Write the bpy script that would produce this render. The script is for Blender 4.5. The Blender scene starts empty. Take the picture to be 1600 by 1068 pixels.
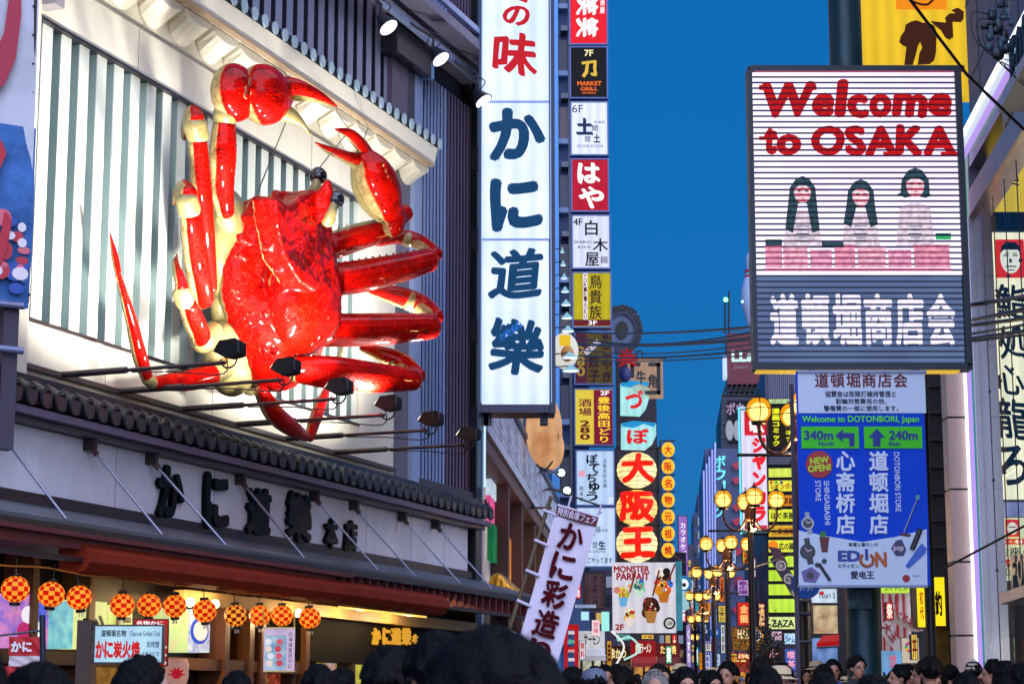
import bpy, bmesh, math, random
from mathutils import Vector, Matrix, noise
random.seed(7)
C = bpy.context.scene.collection
sc = bpy.context.scene
PI = math.pi
# ------------------------------------------------------------------ camera
F, CH = 3200.0, 1.4                       # focal length in photo pixels, eye height
TILT = math.atan(576 / F)
cd = bpy.data.cameras.new('camera'); cam = bpy.data.objects.new('camera', cd); C.objects.link(cam)
cam.location = (0, 0, CH); cam.rotation_euler = (PI / 2 + TILT, 0, 0)
cd.sensor_width = 36; cd.lens = 36 * F / 1600; cd.clip_start = .2; cd.clip_end = 3000
cd.dof.use_dof = True; cd.dof.focus_distance = 36; cd.dof.aperture_fstop = 8.0
sc.camera = cam
# ------------------------------------------------------------------ world: blue hour sky
SUN_AZ = math.radians(200)
w = bpy.data.worlds.new('World'); sc.world = w; w.use_nodes = True
nt = w.node_tree; bg = nt.nodes['Background']
sky = nt.nodes.new('ShaderNodeTexSky'); sky.sky_type = 'NISHITA'; sky.sun_disc = False
sky.sun_elevation = math.radians(2.0); sky.sun_rotation = SUN_AZ
sky.air_density = 1.2; sky.dust_density = .6; sky.ozone_density = 5.0
tcw = nt.nodes.new('ShaderNodeTexCoord'); sp = nt.nodes.new('ShaderNodeSeparateXYZ'); rw = nt.nodes.new('ShaderNodeValToRGB')
nt.links.new(tcw.outputs['Generated'], sp.inputs[0]); nt.links.new(sp.outputs[2], rw.inputs[0])
rw.color_ramp.elements[0].position = .0; rw.color_ramp.elements[0].color = (.008, .132, .365, 1)
rw.color_ramp.elements[1].position = .8; rw.color_ramp.elements[1].color = (.002, .086, .30, 1)
e_ = rw.color_ramp.elements.new(.25); e_.color = (.002, .112, .36, 1)
addw = nt.nodes.new('ShaderNodeMixRGB'); addw.blend_type = 'ADD'; addw.inputs[0].default_value = .02
nt.links.new(rw.outputs[0], addw.inputs[1]); nt.links.new(sky.outputs[0], addw.inputs[2]); nt.links.new(addw.outputs[0], bg.inputs[0])
bg.inputs[1].default_value = 1.0
sd = bpy.data.lights.new('sun', 'SUN'); so = bpy.data.objects.new('sun', sd); C.objects.link(so)
sd.energy = 5.0; sd.specular_factor = .25; sd.angle = math.radians(140); sd.color = (.80, .80, 1.0)  # broad fill added for the twilight glow behind the camera, no direct sun
so.rotation_euler = (math.radians(70), 0, math.radians(36)); so.location = (0, -20, 40)
sc.view_settings.view_transform = 'Standard'; sc.view_settings.look = 'None'
sc.view_settings.exposure = .32; sc.view_settings.gamma = 1
sc.cycles.use_denoising = True; sc.cycles.max_bounces = 6; sc.cycles.sample_clamp_indirect = 4
sc.cycles.caustics_reflective = False; sc.cycles.caustics_refractive = False

# ------------------------------------------------------------------ geometry of the place
def ray(px, py):
    dx = (px - 800) / F; dy = -(py - 534) / F
    return (dx, math.cos(TILT) - math.sin(TILT) * dy, math.sin(TILT) + math.cos(TILT) * dy)
class Fr:
    """a vertical plane: origin on the ground, u along it, v up, n out of it towards the street"""
    def __init__(s, x, y, az):
        a = math.radians(az); s.az = a; s.o = (x, y); s.u = (math.sin(a), math.cos(a)); s.n = (math.cos(a), -math.sin(a))
    def uv(s, px, py, n=0.0):
        r = ray(px, py); ox = s.o[0] + s.n[0] * n; oy = s.o[1] + s.n[1] * n
        t = (ox * s.n[0] + oy * s.n[1]) / (r[0] * s.n[0] + r[1] * s.n[1])
        x, y, z = r[0] * t, r[1] * t, CH + r[2] * t
        return ((x - s.o[0]) * s.u[0] + (y - s.o[1]) * s.u[1], z)
    def pt(s, u, v, n=0.0):
        return Vector((s.o[0] + s.u[0] * u + s.n[0] * n, s.o[1] + s.u[1] * u + s.n[1] * n, v))
    def P(s, px, py, n=0.0):
        u, v = s.uv(px, py, n); return s.pt(u, v, n)
def front(Y): return Fr(0, Y, 90)
def sfront(Y): return Fr(0, Y, 94.2)     # squarely across the street
def at(px, py, Y): return front(Y).P(px, py)
K = Fr(-7.19, 25.43, 19.4)                # face of the crab restaurant
L = Fr(-.62, 43.9, 4.2)                   # shop fronts along the left side of the street
R = Fr((1541 - 1040) * 40 / 3251 + 40 * math.tan(math.radians(4.2)), 40, 184.2)   # glass building on the right, faces the street

# ------------------------------------------------------------------ materials
def lin(h):
    h = h.lstrip('#'); c = [int(h[i:i + 2], 16) / 255 for i in (0, 2, 4)]
    return tuple((x / 12.92 if x <= .04045 else ((x + .055) / 1.055) ** 2.4) for x in c)
MC = {}
def mat(h, rough=.5, metal=0., vary=.0, vs=1.5, bump=0., bs=20., coat=0., stretch=None, spec=.5):
    key = ('m', h, rough, metal, vary, vs, bump, bs, coat, stretch, spec)
    if key in MC: return MC[key]
    m = bpy.data.materials.new('surface'); m.use_nodes = True; n = m.node_tree; b = n.nodes['Principled BSDF']
    col = lin(h) if isinstance(h, str) else h
    b.inputs['Base Color'].default_value = (*col, 1); b.inputs['Roughness'].default_value = rough
    b.inputs['Metallic'].default_value = metal; b.inputs['Specular IOR Level'].default_value = spec; b.inputs['Coat Weight'].default_value = coat; b.inputs['Coat Roughness'].default_value = .05
    if vary or bump:
        tc = n.nodes.new('ShaderNodeTexCoord'); mp = n.nodes.new('ShaderNodeMapping')
        n.links.new(tc.outputs['Object'], mp.inputs[0])
        if stretch: mp.inputs['Scale'].default_value = stretch
    if vary:
        t = n.nodes.new('ShaderNodeTexNoise'); t.inputs['Scale'].default_value = vs; t.inputs['Detail'].default_value = 6; t.inputs['Roughness'].default_value = .65
        n.links.new(mp.outputs[0], t.inputs['Vector'])
        r = n.nodes.new('ShaderNodeValToRGB'); r.color_ramp.elements[0].position = .3; r.color_ramp.elements[1].position = .7
        k = 1 - vary
        r.color_ramp.elements[0].color = (col[0] * k, col[1] * k, col[2] * k, 1); r.color_ramp.elements[1].color = (*col, 1)
        n.links.new(t.outputs[0], r.inputs[0]); n.links.new(r.outputs[0], b.inputs['Base Color'])
    if bump:
        t = n.nodes.new('ShaderNodeTexNoise'); t.inputs['Scale'].default_value = bs; t.inputs['Detail'].default_value = 4
        n.links.new(mp.outputs[0], t.inputs['Vector'])
        bp = n.nodes.new('ShaderNodeBump'); bp.inputs['Strength'].default_value = bump; bp.inputs['Distance'].default_value = .02
        n.links.new(t.outputs[0], bp.inputs['Height']); n.links.new(bp.outputs[0], b.inputs['Normal'])
    MC[key] = m; return m
def glow(h, s=1.0, vary=0., vs=2., light=True, h2=None):
    """a face lit from inside; vary lets the tubes behind it show as uneven brightness"""
    key = ('g', h, s, vary, vs, light, h2)
    if key in MC: return MC[key]
    m = bpy.data.materials.new('lit'); m.use_nodes = True; n = m.node_tree; b = n.nodes['Principled BSDF']
    col = lin(h); b.inputs['Base Color'].default_value = (*[c * .15 for c in col], 1); b.inputs['Roughness'].default_value = .45; b.inputs['Specular IOR Level'].default_value = .12
    b.inputs['Emission Color'].default_value = (*col, 1); b.inputs['Emission Strength'].default_value = s * .84
    if vary:
        tc = n.nodes.new('ShaderNodeTexCoord'); t = n.nodes.new('ShaderNodeTexNoise'); t.inputs['Scale'].default_value = vs; t.inputs['Detail'].default_value = 3
        n.links.new(tc.outputs['Object'], t.inputs['Vector'])
        r = n.nodes.new('ShaderNodeValToRGB'); r.color_ramp.elements[0].position = .3; r.color_ramp.elements[1].position = .7
        c2 = lin(h2) if h2 else [c * (1 - vary) for c in col]
        r.color_ramp.elements[0].color = (*c2, 1); r.color_ramp.elements[1].color = (*col, 1)
        n.links.new(t.outputs[0], r.inputs[0])
        wv = n.nodes.new('ShaderNodeTexWave'); wv.bands_direction = 'X'; wv.inputs['Scale'].default_value = .9; wv.inputs['Distortion'].default_value = .3; n.links.new(tc.outputs['Object'], wv.inputs['Vector'])
        wr = n.nodes.new('ShaderNodeValToRGB'); wr.color_ramp.elements[0].color = (.82, .84, .9, 1); wr.color_ramp.elements[1].color = (1, 1, 1, 1); n.links.new(wv.outputs['Fac'], wr.inputs[0])
        mw = n.nodes.new('ShaderNodeMixRGB'); mw.blend_type = 'MULTIPLY'; mw.inputs[0].default_value = 1; n.links.new(r.outputs[0], mw.inputs[1]); n.links.new(wr.outputs[0], mw.inputs[2]); n.links.new(mw.outputs[0], b.inputs['Emission Color'])
    if not light: m.cycles.emission_sampling = 'NONE'
    MC[key] = m; return m
def paint(h, s=.75): return glow(h, s, light=False)          # print on a lit face

# ------------------------------------------------------------------ object helpers
XF = {}
def tag(o, label=None, cat=None, group=None, kind=None):
    if label: o['label'] = label
    if cat: o['category'] = cat
    if group: o['group'] = group
    if kind: o['kind'] = kind
    return o
def thing(name, label, cat, loc, group=None, rz=0.):
    o = bpy.data.objects.new(name, None); C.objects.link(o); o.empty_display_size = .2
    o.location = loc; o.rotation_euler = (0, 0, rz)
    XF[o.name] = Matrix.Translation(Vector(loc)) @ Matrix.Rotation(rz, 4, 'Z')
    return tag(o, label, cat, group)
class MB:
    def __init__(s): s.v = []; s.f = []; s.sm = []
    def add(s, vs, fs, smooth=False):
        k = len(s.v); s.v.extend(Vector(p) for p in vs)
        for f in fs: s.f.append(tuple(i + k for i in f)); s.sm.append(smooth)
        return s
    def box(s, fr, u0, u1, v0, v1, n0, n1):
        p = [fr.pt(u, v, n) for n in (n0, n1) for u, v in ((u0, v0), (u1, v0), (u1, v1), (u0, v1))]
        return s.add(p, [(3, 2, 1, 0), (4, 5, 6, 7), (0, 1, 5, 4), (1, 2, 6, 5), (2, 3, 7, 6), (3, 0, 4, 7)])
    def pbox(s, fr, x0, y0, x1, y1, n0, n1):
        ym = (y0 + y1) / 2; u0, u1 = fr.uv(x0, ym, n1)[0], fr.uv(x1, ym, n1)[0]; v0, v1 = fr.uv(x0, y1, n1)[1], fr.uv(x1, y0, n1)[1]
        if u1 < u0: u0, u1 = u1, u0
        return s.box(fr, u0, u1, v0, v1, n0, n1)
    def poly(s, fr, pts, n0, n1):
        k = len(pts)
        v = [fr.pt(a, b, n0) for a, b in pts] + [fr.pt(a, b, n1) for a, b in pts]
        return s.add(v, [tuple(range(k))[::-1], tuple(range(k, 2 * k))] + [(i, (i + 1) % k, k + (i + 1) % k, k + i) for i in range(k)])
    def ppoly(s, fr, pts, n0, n1): return s.poly(fr, [fr.uv(a, b, n1) for a, b in pts], n0, n1)
    def tube(s, pts, r, k=8, cap=True, smooth=True, flat=None):
        pts = [Vector(p) for p in pts]; r = r if isinstance(r, (list, tuple)) else [r] * len(pts)
        rings = []; up = None
        for i, p in enumerate(pts):
            d = (pts[min(i + 1, len(pts) - 1)] - pts[max(i - 1, 0)]).normalized()
            if up is None:
                up = Vector((0, 0, 1)) if abs(d.z) < .9 else Vector((1, 0, 0))
            a = d.cross(up); a.normalize(); b = a.cross(d); up = b.copy()
            q = flat or 1.0
            rings.append([p + (a * math.cos(t) * q + b * math.sin(t)) * r[i] for t in (2 * PI * j / k for j in range(k))])
        v = [q for g in rings for q in g]; f = []
        for i in range(len(pts) - 1):
            for j in range(k): f.append((i * k + j, i * k + (j + 1) % k, (i + 1) * k + (j + 1) % k, (i + 1) * k + j))
        s.add(v, f, smooth)
        if cap: s.add(rings[0], [tuple(range(k))]); s.add(rings[-1], [tuple(range(k))[::-1]])
        return s
    def ball(s, c, r, seg=16, rings=10, ax=None):
        c = Vector(c); r = (r, r, r) if not hasattr(r, '__len__') else r
        ax = ax or (Vector((1, 0, 0)), Vector((0, 1, 0)), Vector((0, 0, 1)))
        v = [c + ax[2] * r[2]]
        for i in range(1, rings):
            a = PI * i / rings
            for j in range(seg):
                t = 2 * PI * j / seg
                v.append(c + ax[0] * r[0] * math.sin(a) * math.cos(t) + ax[1] * r[1] * math.sin(a) * math.sin(t) + ax[2] * r[2] * math.cos(a))
        v.append(c - ax[2] * r[2]); f = []
        for j in range(seg): f.append((0, 1 + j, 1 + (j + 1) % seg))
        for i in range(rings - 2):
            for j in range(seg):
                a = 1 + i * seg + j; b = 1 + i * seg + (j + 1) % seg
                f.append((a, a + seg, b + seg, b))
        e = len(v) - 1; o = 1 + (rings - 2) * seg
        for j in range(seg): f.append((o + j, e, o + (j + 1) % seg))
        return s.add(v, f, True)
    def disc(s, fr, u, v, r, n0, n1, k=20, ry=None):
        ry = ry or r
        return s.poly(fr, [(u + r * math.cos(2 * PI * i / k), v + ry * math.sin(2 * PI * i / k)) for i in range(k)], n0, n1)
    def pdisc(s, fr, px, py, rp, n0, n1, k=20, ry=None):
        u, v = fr.uv(px, py, n1); u2, _ = fr.uv(px + rp, py, n1); _, v2 = fr.uv(px, py - (ry or rp), n1)
        return s.disc(fr, u, v, abs(u2 - u), n0, n1, k, abs(v2 - v))
    def lathe(s, c, prof, k=20):
        c = Vector(c); v = []; f = []
        for r, z in prof:
            for j in range(k): v.append(c + Vector((r * math.cos(2 * PI * j / k), r * math.sin(2 * PI * j / k), z)))
        for i in range(len(prof) - 1):
            for j in range(k): f.append((i * k + j, i * k + (j + 1) % k, (i + 1) * k + (j + 1) % k, (i + 1) * k + j))
        return s.add(v, f, True)
    def mesh(s, M=None):
        me = bpy.data.meshes.new('shape'); vs = [M @ p for p in s.v] if M else s.v
        me.from_pydata([tuple(p) for p in vs], [], s.f)
        me.polygons.foreach_set('use_smooth', s.sm); me.update(); return me
    def build(s, name, m, parent=None, label=None, cat=None, group=None, kind=None, mods=None):
        if parent is not None: M0 = XF[parent.name]
        else:
            lo = [min(p[i] for p in s.v) for i in range(3)]; hi = [max(p[i] for p in s.v) for i in range(3)]
            M0 = Matrix.Translation(((lo[0] + hi[0]) / 2, (lo[1] + hi[1]) / 2, lo[2]))
        me = s.mesh(M0.inverted())
        if mods: me = refine(me, mods)
        me.materials.append(m); o = bpy.data.objects.new(name, me); C.objects.link(o)
        if parent is not None: o.parent = parent
        else: o.matrix_world = M0
        XF[o.name] = M0
        return tag(o, label, cat, group, kind)
def refine(me, mods):
    o = bpy.data.objects.new('tmp', me); C.objects.link(o)
    for t, kw in mods:
        m = o.modifiers.new('m', t)
        for k, v in kw.items(): setattr(m, k, v)
    dg = bpy.context.evaluated_depsgraph_get(); dg.update()
    r = bpy.data.meshes.new_from_object(o.evaluated_get(dg)); bpy.data.objects.remove(o)
    r.polygons.foreach_set('use_smooth', [True] * len(r.polygons)); return r
def rough(o, layers):
    me = o.data; vn = [v.normal.copy() for v in me.vertices]
    for v, n in zip(me.vertices, vn):
        d = 0
        for sc_, am, ridge in layers:
            q = noise.noise(v.co * sc_)
            d += am * ((1 - abs(q) * 2) ** 3 if ridge else q)
        v.co += n * d
    me.update()
def dup(root, loc, label=None, group=None, rz=None, scale=None, mats=None):
    r = root.copy(); C.objects.link(r); r.location = loc
    if rz is not None: r.rotation_euler = (0, 0, rz)
    if scale is not None: r.scale = scale if hasattr(scale, '__len__') else (scale,) * 3
    if label: r['label'] = label
    if group: r['group'] = group
    for ch in list(root.children):
        c = ch.copy(); C.objects.link(c); c.parent = r
        if mats and stem(ch.name) in mats:
            c.material_slots[0].link = 'OBJECT'; c.material_slots[0].material = mats[stem(ch.name)]
        for g in list(ch.children):
            d = g.copy(); C.objects.link(d); d.parent = c
    return r
def stem(n): return n.split('.')[0]

# ------------------------------------------------------------------ lettering
GC = {}
def glyph(ch):
    if ch in GC: return GC[ch]
    c = bpy.data.curves.new('t', 'FONT'); c.body = ch; c.resolution_u = 3
    o = bpy.data.objects.new('t', c); C.objects.link(o)
    dg = bpy.context.evaluated_depsgraph_get()
    me = bpy.data.meshes.new_from_object(o.evaluated_get(dg)); bpy.data.objects.remove(o)
    v = [(p.co.x, p.co.y) for p in me.vertices]; f = [tuple(p.vertices) for p in me.polygons]
    bpy.data.meshes.remove(me)
    if not v: v = [(0, 0), (.3, 0), (.3, .01)]; f = []
    GC[ch] = (v, f); return GC[ch]
def nibs(style):
    """how the pen thickens a stroke: (dx, dy) offsets in em"""
    kind, r = style
    if r <= 0: return [(0, 0)]
    if kind == 'round': return [(r * math.cos(t * PI / 4), r * math.sin(t * PI / 4)) for t in range(8)] + [(0, 0)]
    if kind == 'bold': return [(r * math.cos(t * PI / 3 + .3), r * .8 * math.sin(t * PI / 3 + .3)) for t in range(6)]
    out = []
    for t in range(10):                                             # a slanted brush tip
        a = t * PI / 5; x = r * 1.25 * math.cos(a); y = r * .5 * math.sin(a); th = math.radians(-42)
        out.append((x * math.cos(th) - y * math.sin(th), x * math.sin(th) + y * math.cos(th)))
    return out
def stamp(mb, fr, ch, box, n, style=('bold', .02), em=False, shear=0., thick=0., warp=0.):
    v, f = glyph(ch); off = nibs(style); r = style[1]
    u0, v0, u1, v1 = box
    if em: x0, x1, y0, y1 = -.02, 1.0, -.14, .88
    else:
        x0 = min(p[0] for p in v) - r; x1 = max(p[0] for p in v) + r; y0 = min(p[1] for p in v) - r; y1 = max(p[1] for p in v) + r
    sx = (u1 - u0) / max(x1 - x0, .05); sy = (v1 - v0) / max(y1 - y0, .05)
    if not em and len(ch) == 1 and (y1 - y0) < .25: sy = sx        # a dash is not stretched
    seed = (hash(ch) if False else sum(map(ord, ch))) % 97
    for i, (dx, dy) in enumerate(off):
        z = n + .0004 * i
        pts = []
        for (x, y) in v:
            X, Y = x + dx, y + dy
            if warp:
                X += warp * math.sin(5.3 * Y + seed); Y += warp * math.sin(4.1 * X + seed * 1.7)
            a = (X - x0) * sx; b = (Y - y0) * sy
            pts.append((u0 + a + shear * b, v0 + b))
        mb.add([fr.pt(a, b, z) for a, b in pts], f)
        if thick and i % 2 == 0:
            k = len(pts); edges = {}
            for t in f:
                for q in range(len(t)):
                    e = (t[q], t[(q + 1) % len(t)]); key = (min(e), max(e)); edges[key] = None if key in edges else e
            es = [e for e in edges.values() if e]
            mb.add([fr.pt(a, b, z) for a, b in pts] + [fr.pt(a, b, z - thick) for a, b in pts], [(e[0], e[0] + k, e[1] + k, e[1]) for e in es])
    return mb
def write(parent, fr, s, x0, y0, x1, y1, m, style=('bold', .02), n=.006, vert=False, name='lettering', shear=0., warp=0., em=None, label=None, sep=False, thick=0., uvb=None):
    """lettering that fills the given rectangle; vert stacks the characters"""
    if uvb: u0, v0, u1, v1 = uvb
    else:
        ym = (y0 + y1) / 2; u0, u1 = fr.uv(x0, ym, n)[0], fr.uv(x1, ym, n)[0]; v0, v1 = fr.uv(x0, y1, n)[1], fr.uv(x1, y0, n)[1]
    mb = MB()
    if vert:
        k = len(s); h = (v1 - v0) / k
        for i, ch in enumerate(s):
            if ch == ' ': continue
            b = (u0, v1 - (i + 1) * h + h * .03, u1, v1 - i * h - h * .03)
            stamp(mb, fr, ch, b, n, style, em=(em if em is not None else True), shear=shear, warp=warp, thick=thick)
            if sep: mb.build(name, m, parent, label=label); mb = MB()
    elif sep:
        for i, ch in enumerate(s):
            wd = (u1 - u0) / len(s)
            stamp(mb, fr, ch, (u0 + wd * i + wd * .06, v0, u0 + wd * (i + 1) - wd * .06, v1), n, style, shear=shear, warp=warp, thick=thick)
            mb.build(name, m, parent, label=label); mb = MB()
    else:
        stamp(mb, fr, s, (u0, v0, u1, v1), n, style, shear=shear, warp=warp, thick=thick)
    if mb.v: return mb.build(name, m, parent, label=label)

DARK = mat('#16161c', .5, vary=.3); STEEL = mat('#5a606c', .35, .8, vary=.3); BLACK = mat('#0a0a0e', .4)
def box_sign(name, label, cat, fr, x0, y0, x1, y1, depth, face, casing=None, bw=3, group=None, n=0., lay='panel'):
    """a lit box: casing with a raised border and the glowing panel set into it"""
    casing = casing or STEEL
    t = thing(name, label, cat, fr.P((x0 + x1) / 2, y1, n), group)
    MB().pbox(fr, x0, y0, x1, y1, n - depth, n - .02).build('casing', casing, t)
    b = MB(); 
    for q in ((x0, y0, x1, y0 + bw), (x0, y1 - bw, x1, y1), (x0, y0 + bw, x0 + bw, y1 - bw), (x1 - bw, y0 + bw, x1, y1 - bw)):
        b.pbox(fr, *q, n - .019, n + .03)
    b.build('border', casing, t)
    if face: MB().pbox(fr, x0 + bw, y0 + bw, x1 - bw, y1 - bw, n - .018, n).build(lay, face, t)
    return t
def plate(t, fr, x0, y0, x1, y1, m, n=.003, name='print'):
    return MB().pbox(fr, x0, y0, x1, y1, n - .002, n).build(name, m, t)
def catmull(pts, sub=6):
    out = []
    for i in range(len(pts) - 1):
        p0 = pts[max(i - 1, 0)]; p1 = pts[i]; p2 = pts[i + 1]; p3 = pts[min(i + 2, len(pts) - 1)]
        for j in range(sub):
            t = j / sub
            out.append(tuple(.5 * (2 * b + (c - a) * t + (2 * a - 5 * b + 4 * c - d) * t * t + (3 * b - a - 3 * c + d) * t ** 3) for a, b, c, d in zip(p0, p1, p2, p3)))
    out.append(tuple(pts[-1])); return out

# ================================================================== SETTING
WHITE = mat('#ece6d4', .45, vary=.12, vs=1.6, stretch=(1, 1, .22), bump=.08, bs=3); WHITE2 = mat('#d6dcd4', .4, vary=.24, vs=1.8, stretch=(1, 1, .08))
WHITE_SHADED = mat('#93aaa8', .45, vary=.2, vs=1.8, stretch=(1, 1, .08)); LILAC = mat('#b2b2cc', .4, .2, vary=.2, vs=1.2, stretch=(1, 1, .2)); PURPLE = mat('#4a4256', .45, vary=.25)
def zg(Y): return max(0, min(Y, 75) - 8) * .0148      # the street climbs gently away from the camera
YS = [-60, 8, 20, 35, 50, 75, 160, 900]
tag(MB().add([(x, y, zg(y) - .004) for y in YS for x in (-400, 400)], [(2 * i, 2 * i + 1, 2 * i + 3, 2 * i + 2) for i in range(len(YS) - 1)]).build('ground', mat('#3a3a3e', .8, vary=.3, vs=.4, bump=.3)), kind='structure')
tag(MB().add([(x + y * math.tan(math.radians(4.2)), y, zg(y)) for y in YS[:-1] for x in (-3.8, 5.9)], [(2 * i, 2 * i + 1, 2 * i + 3, 2 * i + 2) for i in range(len(YS) - 2)]).build('road', mat('#4c4a4e', .55, vary=.35, vs=1.1, bump=.4, bs=8)), kind='structure')

# ------------------------------------------------------------------ crab restaurant
rest = thing('restaurant_building', 'crab restaurant with white slatted front wall, tiled eaves and lilac name board', 'building', K.pt(9, 0, -1))
UE = 19.3
def kp(name, m, *b, parent=None): return MB().box(K, *b).build(name, m, parent or rest)
kp('core_wall', mat('#3a3844', .6, vary=.2), -4, UE - .1, 0, 19, -8, -.42)
kp('wall', WHITE2, -.5, 13.05, 6.64, 10.9, -.41, -.3)
kp('frame_wall', WHITE, -.5, 13.05, 5.8, 6.62, -.40, -.02)
kp('frame_wall', WHITE, 13.05, 14.75, 5.8, 11.6, -.40, .0)
kp('frame_beam', WHITE, -.5, 13.04, 10.9, 11.6, -.40, 0)
kp('frame_beam', WHITE, -.5, 14.74, 11.62, 12.1, -.40, -.05)
kp('trim', mat('#1c1c24', .4), -.5, 13.05, 6.60, 6.645, -.3, .03)
kp('trim', mat('#1c1c24', .4), 1.9, 13.0, 10.86, 10.9, -.3, .03)
kp('trim', mat('#4a4446', .5), 1.3, 14.7, 5.93, 6.0, -.02, .09)
kp('frame_post', WHITE, .9, 1.75, 5.8, 12.6, -.2, .12)
kp('frame_post', mat('#9a949c', .5, vary=.15), 1.75, 2.0, 11.0, 12.4, 0, .32)
kp('frame_post', mat('#6e6878', .4, vary=.2), 14.76, 15.42, 5.75, 12.1, -.4, .02)
kp('frame_post', mat('#a7bce2', .35, .2, vary=.1), 15.42, 15.78, 5.75, 14.3, -.4, .12)
u = 2.05
while u < 12.9:                                            # the white slats behind the crab
    s_ = .0
    sl_ = MB().box(K, u, u + .27, 6.645, 10.855 , -.3, -.064).build('wall_slat', WHITE_SHADED, rest); MB().box(K, u, u + .27, 6.645, 10.855, -.062, -.05).build('slat_lit_face', WHITE2, sl_)  # slat core painted teal so its sides look shaded against the pale face
    MB().box(K, u - .05, u - .004, 6.645, 10.855, -.3, -.28).build('groove', mat('#12161c'), rest)
    u += .49
for i in range(3):                                         # joints of the flat panels
    kp('panel_joint', mat('#77767a'), 4.6 + 3.1 * i, 4.612 + 3.1 * i, 10.91, 11.59, 0, .004)
    kp('panel_joint', mat('#77767a'), 4.0 + 3.3 * i, 4.012 + 3.3 * i, 6.01, 6.58, -.02, -.015)
u = 1.9
for i in range(15):                                        # scalloped corbels under the upper eave
    k = 9; f_ = [(u + .44 * math.cos(a), 12.07 - .15 * math.sin(a), .46) for a in (PI * j / (k - 1) for j in range(k))]
    b_ = [(u + .30 + .40 * math.cos(a), 12.07 - .34 * math.sin(a), -.03) for a in (PI * j / (k - 1) for j in range(k))]
    MB().add([K.pt(*p) for p in f_ + b_], [tuple(range(k))] + [(j, k + j, k + j + 1, j + 1) for j in range(k - 1)] + [(0, k - 1, 2 * k - 1, k)]).build('corbel', WHITE, rest); u += .93
MB().add([K.pt(-.5, 12.1, .58), K.pt(15.3, 12.1, .58), K.pt(15.3, 12.46, .66), K.pt(-.5, 12.46, .66), K.pt(-.5, 12.1, -.3), K.pt(15.3, 12.1, -.3), K.pt(15.3, 12.66, -.3), K.pt(-.5, 12.66, -.3)],
    [(3, 2, 1, 0)[::-1], (0, 1, 5, 4), (1, 2, 6, 5), (2, 3, 7, 6), (3, 0, 4, 7)]).build('eave_fascia', WHITE, rest)
kp('eave_moulding', mat('#a88f74', .5), -.5, 15.2, 12.08, 12.13, .5, .62)
def tile_row(u0, u1, step, v, n, r, m, mdisc, back, rise, squash=1.15):
    u = u0; first = None
    while u < u1:
        pts = []
        c0 = K.pt(u, v, n); c1 = K.pt(u, v + rise, n - back)
        mb = MB().tube([c0, c1], r, k=12)
        tile = mb.build('roof_tile', m, rest)
        MB().disc(K, u, v, r * 1.12, n, n + .035, 16, r * 1.12 * squash).build('tile_end', mdisc, tile)
        if u + step < u1:                                  # the flat tile between two round ones
            MB().box(K, u + r * .9, u + step - r * .9, v - r * 1.0, v - r * .4, n - back, n - .02).build('flat_tile', m, rest)
        u += step
tile_row(5.2, 15.35, .375, 12.56, .68, .085, mat('#20242e', .4), mat('#a8c0cc', .35, vary=.2), .5, .22)
tile_row(-.4, 19.2, .36, 5.50, .42, .115, mat('#15161f', .35, vary=.3), mat('#30323e', .45, vary=.25, vs=6), .4, .24)
kp('eave_cap', mat('#232a3e', .4, vary=.2), -.5, 19.1, 5.70, 5.80, -.02, .24)
kp('eave_soffit', mat('#6c6480', .5, vary=.2), -.5, 19.2, 5.24, 5.34, 0, .40)
kp('eave_gutter', mat('#4a4458', .4), -.5, 19.2, 5.17, 5.235, 0, .26)
# upper storey: lilac slats, column, truss, dark fins
kp('upper_wall', mat('#2c2a48', .5), -.5, 15.2, 12.7, 19, -.41, -.25)
u = 4.4
while u < 14.1:
    sl_ = MB().box(K, u, u + .24, 12.66, 18.9, -.25, -.01).build('upper_slat', mat('#2a2a3c', .5), rest); MB().box(K, u, u + .24, 12.66, 18.9, -.008, .004).build('slat_lit_face', LILAC, sl_); u += .44  # dark core puts shade on the slat sides, lilac plate is the lit front
kp('upper_column', mat('#6a5c70', .5, vary=.15), 14.25, 15.05, 12.6, 14.1, -.2, .10)
kp('upper_column', mat('#3a3444', .5), 15.05, 15.42, 12.1, 14.1, -.4, .10)
kp('beam_box', mat('#23222c', .4), 13.9, 15.7, 14.1, 14.65, -.2, .35)
kp('beam_box_rim', mat('#6f9ad0', .4), 15.7, 15.86, 14.1, 14.65, -.1, .35)
kp('soffit', mat('#75718c', .5, vary=.2), 6, 19.2, 14.95, 15.15, -.2, 1.0)
kp('truss_rail', mat('#8fa0cc', .35, .3), 6, 19.3, 14.60, 14.72, .5, .62)
kp('truss_rail', mat('#8fa0cc', .35, .3), 6, 19.3, 15.3, 15.42, .9, 1.0)
kp('back_wall', mat('#141626', .5), 15.78, UE, 5.8, 19, -.41, -.2)
u = 15.9
while u < 18.95:
    fm = mat('#a8bcec', .35, .2) if u < 17.6 else mat('#6a5870', .4)
    MB().box(K, u, u + .07, 5.95, 14.4, -.2, -.04).build('wall_fin', mat('#10121e', .4), rest); MB().box(K, u, u + .07, 5.95, 14.4, -.038, -.01).build('fin_lit_face', fm, rest)  # fin body coloured near-black for shaded sides, with a bright strip in front
    MB().box(K, u, u + .07, 15.5, 18.9, -.2, -.04).build('wall_fin', mat('#10121e', .4), rest); MB().box(K, u, u + .07, 15.5, 18.9, -.038, -.01).build('fin_lit_face', fm, rest); u += .19
kp('fin_sill', mat('#2c2a38', .4), 15.8, 19.1, 5.8, 5.95, -.2, .08)
kp('corner_post', mat('#15151d', .3, vary=.3), 18.95, UE, 0, 19, -.4, .14)
for v in (7.3, 9.2, 11.2, 13.0):
    kp('corner_band', mat('#2e2e3a', .35), 18.94, UE + .01, v, v + .5, -.3, .16)
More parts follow.
